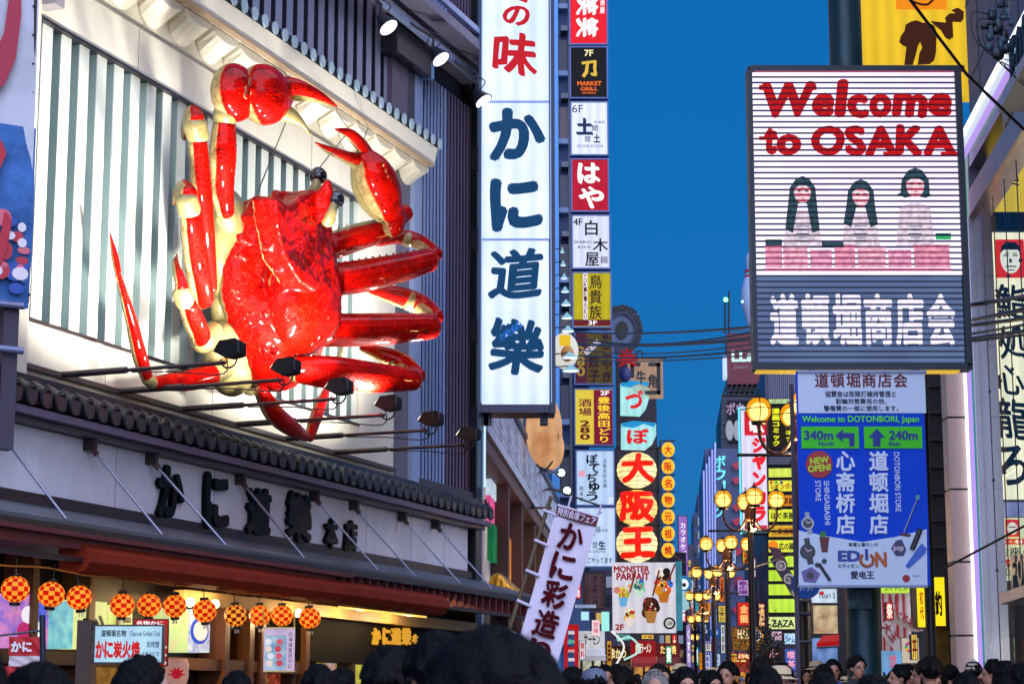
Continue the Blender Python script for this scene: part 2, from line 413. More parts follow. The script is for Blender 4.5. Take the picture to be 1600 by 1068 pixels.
MB().tube([K.pt(19.32, 6.1, .2), K.pt(19.32, 18, .2)], .022).build('neon_tube', glow('#bfe0ff', 1.2), rest)
# name board
kp('name_board', mat('#eceeff', .45, vary=.2, vs=1.2, bump=.1, bs=3, stretch=(1, 1, .3)), -.5, 18.75, 4.28, 5.16, -.4, .03)
kp('name_board_base', mat('#23212d', .45, vary=.25), -.5, 19.0, 4.05, 4.28, -.4, .07)
for u in (1.2, 4.3, 7.35, 10.4, 13.4, 15.6, 17.4): kp('board_joint', mat('#8f8cb4'), u, u + .015, 4.29, 5.15, .03, .034)
LET = mat('#030304', .4, spec=.12)
for ch, a, b, c, d in (('か', 245, 728, 288, 811), ('に', 318, 737, 358, 827), ('道', 385, 760, 424, 836), ('樂', 447, 768, 487, 846), ('本', 508, 808, 528, 857), ('店', 538, 812, 558, 861)):
    u0, v0 = K.uv(a, d, .1); u1, v1 = K.uv(b and c, b, .1)
    va = (K.uv((a + c) / 2, d, .1)[1]); vb = (K.uv((a + c) / 2, b, .1)[1])
    write(rest, K, ch, 0, 0, 0, 0, LET, ('round', .05), n=.12, name='board_letter', thick=.08, uvb=(u0, va, u1, vb), warp=.02)
# canopy over the shop front
cn = MB().add([K.pt(-1, 4.12, .07), K.pt(19.3, 4.12, .07), K.pt(19.3, 3.76, 1.38), K.pt(-1, 3.76, 1.38), K.pt(-1, 4.02, .07), K.pt(19.3, 4.02, .07), K.pt(19.3, 3.68, 1.38), K.pt(-1, 3.68, 1.38)],
    [(0, 3, 2, 1), (4, 5, 6, 7), (3, 7, 6, 2), (1, 2, 6, 5), (0, 4, 7, 3)]).build('canopy_roof', mat('#56606e', .45, vary=.35, vs=.8), rest)
kp('canopy_edge', mat('#22202a', .4), -1, 19.3, 3.60, 3.70, 1.34, 1.44)
kp('canopy_edge', mat('#2e2024', .5), -1, 19.3, 3.26, 3.32, 1.30, 1.40)
kp('canopy_ceiling', mat('#6a5444', .6, vary=.2), -1, 19.2, 3.50, 3.56, -.5, 1.28)
u = 9.0
while u < 19.1:
    MB().box(K, u, u + .05, 3.32, 3.60, 1.16, 1.38).build('canopy_slat', mat('#6e2c34', .5), rest); u += .37
kp('canopy_back', mat('#1a1218', .6), 8.9, 19.2, 3.32, 3.6, 1.10, 1.15)
kp('canopy_band', mat('#6d3038', .55, vary=.2), -1, 9.6, 3.56, 3.62, 1.37, 1.47)
kp('awning_band', mat('#7a3a3c', .6, vary=.2), -1, 9.0, 3.42, 3.57, 1.15, 1.36)
aw = MB(); prof = [(1.02, 3.48), (1.2, 3.53), (1.38, 3.50), (1.48, 3.40), (1.50, 3.27), (1.42, 3.16), (1.25, 3.12), (1.05, 3.16)]
k = len(prof)
vs = [K.pt(uu, v, n) for uu in (1.25, 5, 9, 13.9) for n, v in prof]
aw.add(vs, [(i * k + j, i * k + (j + 1) % k, (i + 1) * k + (j + 1) % k, (i + 1) * k + j) for i in range(3) for j in range(k)] + [tuple(range(k))[::-1], tuple(range(3 * k, 4 * k))])
aw.build('rolled_awning', mat('#923018', .7, vary=.35, vs=1.5, bump=.3, bs=4, spec=.2), rest)
kp('soffit_beam', mat('#b79a62', .5, vary=.2), 6, 18.6, 3.0, 3.2, .1, .3)
MB().tube([K.pt(10.5, 3.14, .8), K.pt(14.5, 3.14, .8)], .018).build('tube_lamp', glow('#ffc860', 1.3), rest)
for px, px2, py2 in ((-10, 103, 819), (140, 253, 843), (236, 353, 858), (375, 475, 878), (490, 590, 893), (552, 648, 903), (628, 718, 914), (680, 768, 921)):
    u0, _ = K.uv(px, 640 + px * .27, .1)
    rod = MB().tube([K.pt(u0, 5.1, .08), K.pt(K.uv(px2, py2, 1.3)[0], 3.79, 1.3)], .018, 6).build('tie_rod', mat('#8a93a8', .3, .8), rest)
    MB().box(K, u0 - .05, u0 + .05, 5.0, 5.18, .03, .2).build('rod_bracket', mat('#2a1c1c'), rod)
    MB().tube([K.pt(u0, 5.1, .08), K.pt(u0, 5.1, .08).lerp(K.pt(K.uv(px2, py2, 1.3)[0], 3.79, 1.3), .12)], .045, 8).build('rod_end', mat('#4a3430', .4), rod)
def lamp_light(parent, p, w_, col=(1, .66, .30), r=.06):
    l_ = bpy.data.lights.new('lamp_light', 'POINT'); l_.energy = w_; l_.color = col; l_.shadow_soft_size = r
    o = bpy.data.objects.new('lamp_light', l_); C.objects.link(o); o.parent = parent; o.location = XF[parent.name].inverted() @ Vector(p); return o
lamp_light(rest, K.pt(11.5, 3.04, .8), 40); lamp_light(rest, K.pt(13.8, 3.04, .8), 40)
# shop front below
kp('shop_wall', mat('#241a18', .6, vary=.3), -4, 19.2, 0, 3.5, -.44, -.36)
for px in (38, 128, 343, 382, 400, 470):
    u0 = K.uv(px, 1000, 0)[0]; MB().box(K, u0, u0 + .16, 0, 3.5, -.36, .1).build('shop_post', mat('#6a4020', .45, vary=.3), rest)
kp('shop_lintel', mat('#5a3a20', .5, vary=.3), -1, 10.6, 2.02, 2.2, -.36, .06)
kp('dark_fascia', mat('#060606', .7, spec=.2), 10.7, 18.8, 2.25, 3.0, -.36, .0)
def kq(name, m, px0, py0, px1, py1, n0, n1, parent=None):
    u0 = K.uv(px0, (py0 + py1) / 2, n1)[0]; u1 = K.uv(px1, (py0 + py1) / 2, n1)[0]; mid = (px0 + px1) / 2
    v0 = K.uv(mid, py1, n1)[1]; v1 = K.uv(mid, py0, n1)[1]
    return MB().box(K, u0, u1, v0, v1, n0, n1).build(name, m, parent or rest)
for q in ((22, 928, 76, 1012, '#e890c0', '#3458d0'), (80, 938, 114, 1012, '#9ae4d8', '#3aa0c0'), (117, 938, 166, 1014, '#f0f0a8', '#c8d878'), (168, 946, 206, 1016, '#e8ec90', '#b0c860'), (264, 950, 294, 1018, '#a8e080', '#e0c0a0'), (297, 952, 328, 1018, '#e8f0e0', '#2858c8')):
    p_ = kq('menu_panel', glow(q[4], 1.0, vary=.5, vs=5, h2=q[5]), *q[:4], -.3, .05)
    if q[0] in (117, 168): write(rest, K, 'かに'[q[0] > 120], 0, 0, 0, 0, paint('#141410', .5), ('brush', .05), n=.06, uvb=(K.uv(q[0] + 6, 980)[0], K.uv(140, 1005, .06)[1], K.uv(q[2] - 6, 980)[0], K.uv(140, 952, .06)[1]), name='menu_lettering')
    if q[0] == 297:
        uu, vv = K.uv(312, 985, .06); MB().disc(K, uu, vv, .28, .05, .07, 20, .2).build('dish_picture', paint('#2050d0', .8), rest); MB().disc(K, uu, vv, .22, .07, .08, 20, .15).build('dish_picture', paint('#f0e0d0', .9), rest)
    if q[0] == 22:
        for a, b, c_ in ((45, 960, '#f8f0f8'), (60, 985, '#ffffff'), (38, 985, '#c03070'), (62, 955, '#4060e0')):
            uu, vv = K.uv(a, b, .06); MB().disc(K, uu, vv, .16, .05, .06, 14, .12).build('dish_picture', paint(c_, .9), rest)
for u0 in (10.4, 12.9, 15.2): kp('door_frame', mat('#3a2c20', .5), u0, u0 + .12, 0, 2.25, -.36, .02)
kq('lit_window', glow('#d8c040', .7, vary=.5, vs=3, h2='#5a4a10'), 498, 1018, 530, 1068, -.35, -.3)
kq('lit_window', glow('#e8dc60', .95, vary=.5, vs=3, h2='#8a8820'), 548, 1014, 640, 1068, -.35, -.3)
for px in (546, 580, 612): kq('window_bar', mat('#d0b030', .4), px, 1012, px + 4, 1068, -.3, -.2)
kq('window_poster', glow('#e0d0c0', .7, vary=.6, vs=9, h2='#a03020'), 508, 1030, 524, 1054, -.29, -.26)
kq('lit_window', glow('#a05028', .6, vary=.8, vs=7, h2='#201008'), 400, 1040, 480, 1068, -.35, -.3)
for i, px in enumerate((410, 432, 455, 474)):
    uu, vv = K.uv(px, 1058, -.2); MB().disc(K, uu, vv, .3, -.28, -.22, 18, .12).build('dish_picture', glow(('#c08850', '#d05030', '#e0c090', '#b04838')[i], .8, vary=.5, vs=8, h2='#401810'), rest)
kq('lit_counter', glow('#c08838', .7, vary=.7, vs=5, h2='#402008'), 130, 1036, 200, 1068, -.35, -.25)
for i, (ch, a, c) in enumerate((('か', 583, 596), ('に', 600, 611), ('道', 613, 628), ('樂', 630, 643), ('本', 646, 654))):
    u0 = K.uv(a, 990, .06)[0]; u1 = K.uv(c, 990, .06)[0]; v0 = K.uv((a + c) / 2, 1007 if i < 4 else 1005, .06)[1]; v1 = K.uv((a + c) / 2, 980 if i < 4 else 990, .06)[1]
    write(rest, K, ch, 0, 0, 0, 0, glow('#e8a830', .8), ('brush', .045), n=.06, uvb=(u0, v0, u1, v1), name='gold_letter', thick=.04)
for px, py in ((336, 943), (466, 957), (297, 940)):
    MB().ball(K.P(px, py, .5), .07).build('round_bulb', glow('#fff2c0', 4), rest); lamp_light(rest, K.P(px, py, .5) + Vector((0, 0, -.12)), 45)

# ------------------------------------------------------------------ floodlights on arms under the crab
FL = []
names = ('nearest the corner banner', 'second from the banner', 'third from the banner, below the left legs', 'fourth from the banner', 'below the tip of the lowest leg', 'at the far end beside the dark fins')
for i, (a, b) in enumerate(((100, 352), (190, 440), (288, 524), (372, 601), (450, 668), (525, 727))):
    u0 = K.uv(a, 582 + (a - 100) * .304, .1)[0]
    lo, hi = 0, 6
    for _ in range(40):                                     # how far out the arm reaches
        mid = (lo + hi) / 2; p = K.pt(u0, 5.98, mid)
        hi, lo = (mid, lo) if 800 + p.x * F / (p.y * math.cos(TILT) + (p.z - CH) * math.sin(TILT)) > b else (hi, mid)
    n1 = (lo + hi) / 2
    t = thing('floodlight', 'black floodlight on a long wall arm, ' + names[i], 'floodlight', K.pt(u0, 5.96, .1), 'floodlights on arms below the crab')
    am = mat('#3c3438', .4, .5)
    MB().tube([K.pt(u0, 5.97, .08), K.pt(u0, 6.0, n1)], .028, 8).build('arm', am, t)
    MB().tube([K.pt(u0, 5.97, .0), K.pt(u0, 5.985, n1 * .42)], .048, 8).build('arm_sleeve', am, t)
    hd = MB(); c = (u0 + .02, 6.17, n1 + .04)
    prof = [(-.18, -.02), (-.08, .12), (.15, .14), (.19, -.09), (.0, -.12)]
    hd.add([K.pt(c[0] - .13, c[1] + b_, c[2] + a_) for a_, b_ in prof] + [K.pt(c[0] + .13, c[1] + b_ * .9, c[2] + a_) for a_, b_ in prof],
           [(0, 1, 2, 3, 4), (9, 8, 7, 6, 5)] + [(q, 5 + q, 5 + (q + 1) % 5, (q + 1) % 5) for q in range(5)])
    head = hd.build('lamp_head', mat('#0a0b10', .5, spec=.2), t)
    MB().add([K.pt(c[0] + a_, c[1] + b_, c[2] + d_) for a_, b_, d_ in ((-.11, .0, -.182), (.11, .0, -.182), (.11, .10, -.105), (-.11, .10, -.105))], [(0, 1, 2, 3)]).build('lamp_glass', glow('#fff4d8', 6, light=False), head)
    for q_ in range(4): MB().box(Fr(K.pt(c[0], 0, c[2]).x, K.pt(c[0], 0, c[2]).y, 19.4), -.11 + .06 * q_, -.09 + .06 * q_, c[1] - .06, c[1] + .10, .15, .21).build('cooling_fin', mat('#181a20', .5), head)
    MB().tube(catmull([tuple(K.pt(u0, 6.12, n1)), tuple(K.pt(u0 + .05, 5.86, n1 - .05)), tuple(K.pt(u0, 5.92, n1 * .7)), tuple(K.pt(u0, 5.95, n1 * .45))], 5), .010, 5).build('lamp_cable', BLACK, t)
    ring = [K.pt(u0 + .02, 6.05 + .12 * math.sin(q), n1 + .04 + .12 * math.cos(q)) for q in (PI + PI * j / 8 for j in range(9))]
    MB().tube(ring, .014, 6).build('yoke', am, t)
    ld = bpy.data.lights.new('flood_beam', 'SPOT'); lo_ = bpy.data.objects.new('flood_beam', ld); C.objects.link(lo_); lo_.parent = t
    ld.energy = 1200; ld.spot_size = math.radians(140); ld.spot_blend = 1.0; ld.shadow_soft_size = .12; ld.color = (1, .95, .86)
    src = K.pt(c[0], c[1] + .1, c[2] - .26); dst = K.pt(min(u0 + (.5, .2, 0, 0, -.6, -1.2)[i], 12.5), 10.2, 0)
    lo_.matrix_local = XF[t.name].inverted() @ (Matrix.Translation(src) @ (dst - src).to_track_quat('-Z', 'Y').to_matrix().to_4x4())
    ld.use_shadow = True
# floodlights on the truss above
for i, (px, py) in enumerate(((600, 34), (682, 84), (749, 150))):
    p = K.P(px, py, 1.0)
    t = thing('truss_lamp', 'bell-shaped lamp hung from the truss, ' + ('above the lilac slats', 'above the dark fins', 'beside the tall white sign')[i], 'lamp', p, 'lamps hung from the roof truss')
    d = Vector((.55, -.25, -.8)).normalized()
    MB().tube([p - d * .16, p - d * .02, p + d * .14, p + d * .16], [.06, .13, .2, .21], 14).build('shade', mat('#20202a', .35), t)
    MB().tube([p + d * .161, p + d * .17], .18, 14).build('lamp_glass', glow('#e8f4ff', 2.5), t)
    MB().tube([p - d * .15, p - d * .1 + Vector((0, 0, .25)), K.pt(K.uv(px, py, 1)[0] - .5, 14.66, .56)], .03, 6).build('bracket', mat('#22222c'), t)
    MB().tube(catmull([tuple(p - d * .1), tuple(p + Vector((.12, 0, .3))), tuple(p + Vector((-.1, 0, .42))), tuple(p + Vector((-.2, 0, .15)))], 5), .012, 5).build('cable_loop', BLACK, t)

# ------------------------------------------------------------------ the crab
def crab_mat(lo=.16, bias=.0):
    m = bpy.data.materials.new('crab_shell'); m.use_nodes = True; n = m.node_tree; b = n.nodes['Principled BSDF']
    lk = n.links.new
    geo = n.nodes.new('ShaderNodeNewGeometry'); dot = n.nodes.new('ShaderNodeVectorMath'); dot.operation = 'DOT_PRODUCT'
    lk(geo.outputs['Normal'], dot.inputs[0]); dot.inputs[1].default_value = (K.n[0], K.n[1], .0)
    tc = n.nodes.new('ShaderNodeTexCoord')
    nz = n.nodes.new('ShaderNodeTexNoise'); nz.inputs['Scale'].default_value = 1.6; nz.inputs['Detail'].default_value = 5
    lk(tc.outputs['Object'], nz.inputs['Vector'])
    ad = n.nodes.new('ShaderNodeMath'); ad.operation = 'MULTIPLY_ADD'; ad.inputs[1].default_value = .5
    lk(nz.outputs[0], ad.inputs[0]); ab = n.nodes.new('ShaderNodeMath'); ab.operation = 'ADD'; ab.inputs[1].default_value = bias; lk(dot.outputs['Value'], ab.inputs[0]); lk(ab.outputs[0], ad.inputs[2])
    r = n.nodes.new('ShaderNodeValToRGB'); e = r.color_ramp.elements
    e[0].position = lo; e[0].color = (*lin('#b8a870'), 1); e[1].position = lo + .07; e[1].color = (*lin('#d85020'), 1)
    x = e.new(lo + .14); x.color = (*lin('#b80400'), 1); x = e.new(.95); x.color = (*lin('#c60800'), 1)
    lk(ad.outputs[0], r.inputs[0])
    nz2 = n.nodes.new('ShaderNodeTexNoise'); nz2.inputs['Scale'].default_value = 3.0; nz2.inputs['Detail'].default_value = 7; nz2.inputs['Roughness'].default_value = .7
    lk(tc.outputs['Object'], nz2.inputs['Vector'])
    r2 = n.nodes.new('ShaderNodeValToRGB'); r2.color_ramp.elements[0].position = .38; r2.color_ramp.elements[0].color = (.42, .3, .3, 1); r2.color_ramp.elements[1].position = .6; r2.color_ramp.elements[1].color = (1, 1, 1, 1)
    lk(nz2.outputs[0], r2.inputs[0])
    mx = n.nodes.new('ShaderNodeMixRGB'); mx.blend_type = 'MULTIPLY'; mx.inputs[0].default_value = 1; lk(r.outputs[0], mx.inputs[1]); lk(r2.outputs[0], mx.inputs[2])
    lk(mx.outputs[0], b.inputs['Base Color'])
    vo = n.nodes.new('ShaderNodeTexVoronoi'); vo.inputs['Scale'].default_value = 9; lk(tc.outputs['Object'], vo.inputs['Vector'])
    rv = n.nodes.new('ShaderNodeValToRGB'); rv.color_ramp.elements[0].position = .0; rv.color_ramp.elements[0].color = (1, 1, 1, 1); rv.color_ramp.elements[1].position = .22; rv.color_ramp.elements[1].color = (0, 0, 0, 1)
    lk(vo.outputs['Distance'], rv.inputs[0])
    bp = n.nodes.new('ShaderNodeBump'); bp.inputs['Strength'].default_value = .8; bp.inputs['Distance'].default_value = .05; lk(rv.outputs[0], bp.inputs['Height'])
    b2 = n.nodes.new('ShaderNodeBump'); b2.inputs['Strength'].default_value = .35; b2.inputs['Distance'].default_value = .06; lk(nz2.outputs[0], b2.inputs['Height']); lk(bp.outputs[0], b2.inputs['Normal'])
    v3 = n.nodes.new('ShaderNodeTexVoronoi'); v3.inputs['Scale'].default_value = 24; lk(tc.outputs['Object'], v3.inputs['Vector'])
    gate = n.nodes.new('ShaderNodeTexNoise'); gate.inputs['Scale'].default_value = 1.3; lk(tc.outputs['Object'], gate.inputs['Vector'])
    gr = n.nodes.new('ShaderNodeValToRGB'); gr.color_ramp.elements[0].position = .42; gr.color_ramp.elements[1].position = .58; lk(gate.outputs[0], gr.inputs[0])
    mg = n.nodes.new('ShaderNodeMath'); mg.operation = 'MULTIPLY'; lk(v3.outputs['Distance'], mg.inputs[0]); lk(gr.outputs[0], mg.inputs[1])
    b3 = n.nodes.new('ShaderNodeBump'); b3.inputs['Strength'].default_value = .55; b3.inputs['Distance'].default_value = -.03; lk(mg.outputs[0], b3.inputs['Height']); lk(b2.outputs[0], b3.inputs['Normal'])
    lk(b3.outputs[0], b.inputs['Normal'])
    b.inputs['Roughness'].default_value = .5; b.inputs['Specular IOR Level'].default_value = .04; b.inputs['Coat Weight'].default_value = .42; b.inputs['Coat Roughness'].default_value = .03
    return m
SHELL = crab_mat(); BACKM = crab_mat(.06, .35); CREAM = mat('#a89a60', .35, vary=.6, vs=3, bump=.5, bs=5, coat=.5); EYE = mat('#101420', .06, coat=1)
crab = thing('crab_sculpture', 'giant glossy red crab with raised claws mounted on the white slatted wall', 'crab sculpture', K.pt(7.6, 6.4, 0))
KX = (Vector((*K.u, 0)), Vector((0, 0, 1)), Vector((*K.n, 0)))
def mpp(px, py, n): return K.P(px, py, n).y / 3251
def ell(mb, px, py, n, ru, rv, rn, seg=28, rings=18): return mb.ball(K.P(px, py, n), (ru, rv, rn), seg, rings, KX)
def limb(name, pts, m=None, parent=None, k=18, sub=7, mods=None):
    q = catmull([(*K.P(a, b, c), r * mpp(a, b, c)) for a, b, c, r in pts], sub)
    P_ = [Vector(x[:3]) for x in q]; rr = [max(x[3], .004) for x in q]
    # rounded ends
    d0 = (P_[0] - P_[1]).normalized(); d1 = (P_[-1] - P_[-2]).normalized()
    s0 = [(P_[0] + d0 * rr[0] * math.sin(a) * .8, rr[0] * math.cos(a)) for a in (1.45, 1.2, .9, .6, .3)]
    s1 = [(P_[-1] + d1 * rr[-1] * math.sin(a) * .8, rr[-1] * math.cos(a)) for a in (.3, .6, .9, 1.2, 1.45)]
    P_ = [a for a, _ in s0] + P_ + [a for a, _ in s1]; rr = [a for _, a in s0] + rr + [a for _, a in s1]
    return MB().tube(P_, rr, k, True).build(name, m or SHELL, parent or crab)
body = MB()
ell(body, 430, 498, 1.05, 1.22, 1.16, .70); ell(body, 412, 402, 1.1, .68, .95, .50); ell(body, 398, 440, .95, .9, 1.0, .42); ell(body, 478, 400, 1.75, .42, .70, .34); ell(body, 500, 440, 1.85, .5, .75, .26); body.ppoly(K, [(433, 308), (452, 322), (484, 300), (508, 296), (522, 350), (520, 400), (492, 452), (470, 440), (446, 396), (436, 350)], 1.72, 2.12)
ell(body, 470, 460, 1.6, .9, 1.0, .5); ell(body, 448, 345, 1.6, .34, .45, .24); ell(body, 492, 470, 1.75, .6, .8, .36)
body.tube([K.P(506, 345, 2.15), K.P(513, 280, 2.3)], [.22, .06], 12); body.tube([K.P(452, 335, 1.6), K.P(428, 304, 1.45)], [.3, .07], 12)
body.tube([K.P(402, 350, 1.2), K.P(408, 311, 1.25)], [.3, .09], 12)
for a in range(22):                                        # knobs over the carapace
    px = random.uniform(365, 515); py = random.uniform(350, 590); ell(body, px, py, 1.07 + .80 * math.sqrt(max(0, 1 - ((px - 440) / 100) ** 2)), .06, .06, .07, 10, 8)
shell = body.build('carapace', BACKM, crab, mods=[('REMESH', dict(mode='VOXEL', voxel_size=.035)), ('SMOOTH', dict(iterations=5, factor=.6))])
rough(shell, ((1.1, .07, 0), (2.8, .035, 0), (6.5, .016, 1), (13, .012, 0)))
und = MB(); ell(und, 392, 470, .55, 1.25, 1.55, .36); ell(und, 352, 380, .7, .5, .9, .4); ell(und, 360, 560, .7, .7, .6, .32)
und.build('underside', CREAM, crab, mods=[('REMESH', dict(mode='VOXEL', voxel_size=.05)), ('SMOOTH', dict(iterations=5, factor=.6))])
for px, py, n in ((497, 275, 1.9), (524, 312, 2.35)):
    st = limb('eye_stalk', [(px - 12, py + 34, n - .1, 11), (px - 5, py + 18, n, 8), (px - 2, py + 6, n, 7)], CREAM)
    MB().ball(K.P(px, py, n), .145, 24, 16).build('eye', EYE, crab)
# left claw
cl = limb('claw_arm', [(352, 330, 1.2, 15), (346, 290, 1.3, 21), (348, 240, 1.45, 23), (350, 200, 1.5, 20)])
limb('claw_joint', [(356, 352, 1.1, 15), (352, 338, 1.15, 17)], CREAM, cl); limb('claw_joint', [(351, 192, 1.5, 19), (352, 178, 1.55, 20)], CREAM, cl)
c1 = MB(); ell(c1, 366, 145, 1.65, .44, .44, .33); ell(c1, 360, 165, 1.6, .25, .25, .22); c1.tube([K.P(372, 150, 1.65), K.P(372, 188, 1.6)], [.3, .06], 14)
c1.build('claw_wrist', SHELL, crab, mods=[('REMESH', dict(mode='VOXEL', voxel_size=.03)), ('SMOOTH', dict(iterations=4, factor=.5))])
c2 = MB(); ell(c2, 412, 148, 1.95, .50, .46, .38); ell(c2, 432, 150, 2.05, .3, .34, .24)
for a in range(18): q = a * PI / 9; ell(c2, 415 + 30 * math.cos(q), 150 - 36 * abs(math.sin(q)) * (1 if a < 9 else .5), 2.0, .06, .06, .05, 8, 6)
c2.tube([K.P(405, 112, 1.95), K.P(396, 104, 1.95)], [.07, .01], 8); c2.tube([K.P(418, 110, 1.95), K.P(416, 101, 1.95)], [.06, .01], 8)
palm = c2.build('claw_palm', SHELL, crab, mods=[('REMESH', dict(mode='VOXEL', voxel_size=.03)), ('SMOOTH', dict(iterations=3, factor=.5))])
limb('claw_finger', [(432, 138, 2.05, 22), (462, 136, 2.3, 14), (498, 149, 2.5, 8), (526, 166, 2.65, 1.5)], SHELL, palm)
limb('claw_finger', [(428, 168, 2.0, 19), (456, 182, 2.2, 12), (474, 196, 2.3, 5), (485, 212, 2.35, 1.2)], CREAM, palm)
limb('claw_finger_edge', [(445, 150, 2.08, 13), (472, 150, 2.28, 9), (498, 157, 2.46, 5), (520, 167, 2.6, 1.5)], CREAM, palm)
# right claw
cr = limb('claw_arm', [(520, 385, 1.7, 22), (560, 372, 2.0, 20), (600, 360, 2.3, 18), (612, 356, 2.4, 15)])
limb('claw_arm_edge', [(525, 368, 1.7, 9), (560, 357, 2.0, 9), (600, 348, 2.3, 8)], CREAM, cr)
for i in range(6): a = 530 + i * 13; MB().tube([K.P(a, 362 - i * 2, 1.85 + i * .06), K.P(a - 1, 351 - i * 2, 1.85 + i * .06)], [.04, .004], 6).build('spine', CREAM, cr)
cw = MB(); ell(cw, 615, 340, 2.5, .22, .34, .20); cw.tube([K.P(632, 330, 2.55), K.P(606, 362, 2.45)], [.18, .1], 12)
cw.build('claw_wrist', SHELL, crab, mods=[('REMESH', dict(mode='VOXEL', voxel_size=.03)), ('SMOOTH', dict(iterations=3, factor=.5))])
limb('claw_joint', [(598, 352, 2.3, 15), (612, 350, 2.4, 12)], CREAM, cr)
pr = limb('claw_palm', [(568, 246, 2.3, 20), (582, 268, 2.4, 31), (594, 295, 2.45, 34), (606, 325, 2.5, 25), (614, 342, 2.5, 13)])
limb('claw_palm_edge', [(560, 262, 2.1, 14), (568, 290, 2.15, 20), (580, 318, 2.25, 17), (594, 340, 2.35, 9)], CREAM, pr)
for i in range(9): MB().ball(K.P(601 + 3.2 * i, 258 + 8.5 * i, 2.72), .035, 8, 6).build('knob', SHELL, pr)
limb('claw_finger', [(572, 236, 2.35, 10), (560, 222, 2.35, 11), (545, 208, 2.3, 8), (524, 202, 2.25, 1.5)], SHELL, pr)
limb('claw_finger', [(560, 250, 2.25, 11), (540, 243, 2.2, 8), (515, 233, 2.15, 5), (493, 223, 2.1, 1.2)], SHELL, pr)
limb('claw_finger_edge', [(556, 256, 2.2, 9), (535, 246, 2.15, 6), (512, 236, 2.1, 4), (496, 226, 2.08, 1.2)], CREAM, pr)
# walking legs, near side
la = limb('leg', [(328, 450, .95, 12), (322, 380, 1.1, 15), (315, 300, 1.25, 17), (309, 225, 1.35, 16)])
limb('leg_joint', [(309, 212, 1.36, 19), (304, 194, 1.36, 20)], CREAM, la); limb('leg_tip', [(306, 186, 1.4, 15), (300, 176, 1.3, 12), (290, 200, 1.0, 8), (288, 215, .8, 5)], SHELL, la)
lb = limb('leg', [(316, 466, 1.05, 19), (308, 420, 1.2, 20), (301, 370, 1.3, 18), (297, 340, 1.35, 16)])
limb('leg_joint', [(296, 328, 1.36, 19), (291, 312, 1.36, 19)], CREAM, lb); limb('leg_tip', [(294, 302, 1.4, 15), (286, 290, 1.2, 10), (276, 300, .9, 6), (272, 318, .7, 3)], SHELL, lb)
lc = limb('leg', [(312, 525, 1.1, 18), (302, 500, 1.2, 18), (294, 478, 1.25, 15)])
limb('leg_joint', [(316, 534, 1.05, 19), (330, 520, .9, 20)], CREAM, lc); limb('leg_joint', [(288, 470, 1.28, 16), (283, 458, 1.28, 15)], CREAM, lc)
limb('leg_tip', [(284, 450, 1.3, 11), (279, 430, 1.2, 9), (274, 412, 1.05, 6), (276, 398, .95, 1.5)], SHELL, lc)
ld_ = limb('leg', [(328, 586, .95, 18), (295, 594, .85, 17), (262, 597, .75, 14), (240, 598, .7, 10)])
limb('leg_joint', [(352, 574, 1.0, 17), (334, 584, .97, 18)], CREAM, ld_); limb('leg_joint', [(238, 598, .7, 10), (230, 592, .68, 10)], CREAM, ld_)
limb('leg_tip', [(229, 588, .68, 10), (218, 555, .66, 12), (206, 505, .62, 10), (192, 455, .6, 6.5), (184, 428, .58, 5)], SHELL, ld_)
limb('leg_tip', [(184, 424, .58, 5.5), (179, 398, .56, 5.5), (172, 364, .54, 1)], SHELL, ld_)
le = limb('leg', [(408, 612, 1.3, 12), (428, 645, 1.35, 16), (455, 668, 1.35, 14), (478, 682, 1.3, 8)])
limb('leg_tip', [(484, 684, 1.3, 7), (490, 662, 1.25, 10), (502, 628, 1.15, 9), (513, 600, 1.05, 4)], SHELL, le)
# walking legs, far side
for pts, back in (([(508, 438, 1.7, 26), (560, 432, 2.1, 27), (620, 420, 2.5, 24), (668, 407, 2.8, 20)], [(680, 398, 2.85, 13), (655, 378, 2.5, 13), (622, 370, 2.15, 12), (590, 378, 1.9, 8)]),
                  ([(500, 515, 1.7, 28), (560, 515, 2.1, 27), (620, 513, 2.5, 25), (672, 510, 2.85, 21)], [(682, 495, 2.85, 13), (658, 476, 2.5, 17), (620, 462, 2.15, 16), (578, 452, 1.8, 7)]),
                  ([(465, 577, 1.6, 22), (520, 582, 2.0, 27), (590, 590, 2.4, 24), (645, 593, 2.75, 18)], [(655, 588, 2.75, 12), (630, 566, 2.45, 14), (600, 554, 2.15, 13), (566, 543, 1.8, 6)])):
    g = limb('leg', pts)
    limb('leg_tip', back, SHELL, g)
    a = back[1]; b = back[2]; m_ = [(x + y) / 2 for x, y in zip(a, b)]
    limb('leg_joint', [(m_[0] + .4, m_[1] + .3, m_[2], m_[3] + .2), (m_[0] - .6, m_[1] - .3, m_[2], m_[3] + .2)], CREAM, g)
    for s_ in (-1, 1):
        q = pts[0][0] if s_ < 0 else 0
    knobs = MB()
    for j in range(16):
        t = j / 15; x = pts[0][0] * (1 - t) + pts[3][0] * t; y = pts[0][1] * (1 - t) + pts[3][1] * t; n_ = pts[0][2] * (1 - t) + pts[3][2] * t
        knobs.ball(K.P(x, y - 24 + 5 * t, n_), .022, 6, 5)
    tag(knobs.build('leg_knobs', SHELL, g), kind='stuff')
limb('hind_leg', [(535, 540, .5, 4), (529, 560, .6, 5), (520, 590, .8, 5)], CREAM)
for a, b in (((440, 175, 2.0), (455, 120, .1)), ((497, 265, 1.9), (545, 205, .4)), ((395, 320, 1.2), (455, 170, .2)), ((560, 240, 2.2), (575, 200, .5))):
    MB().tube([K.P(*a), K.P(*b)], .011, 5).build('guy_wire', mat('#55504a', .4, .5), crab)
for a in ((400, 400), (430, 540), (360, 520)):
    MB().tube([K.P(*a, .6), K.P(*a, -.2)], .1, 8).build('mounting_bracket', STEEL, crab)

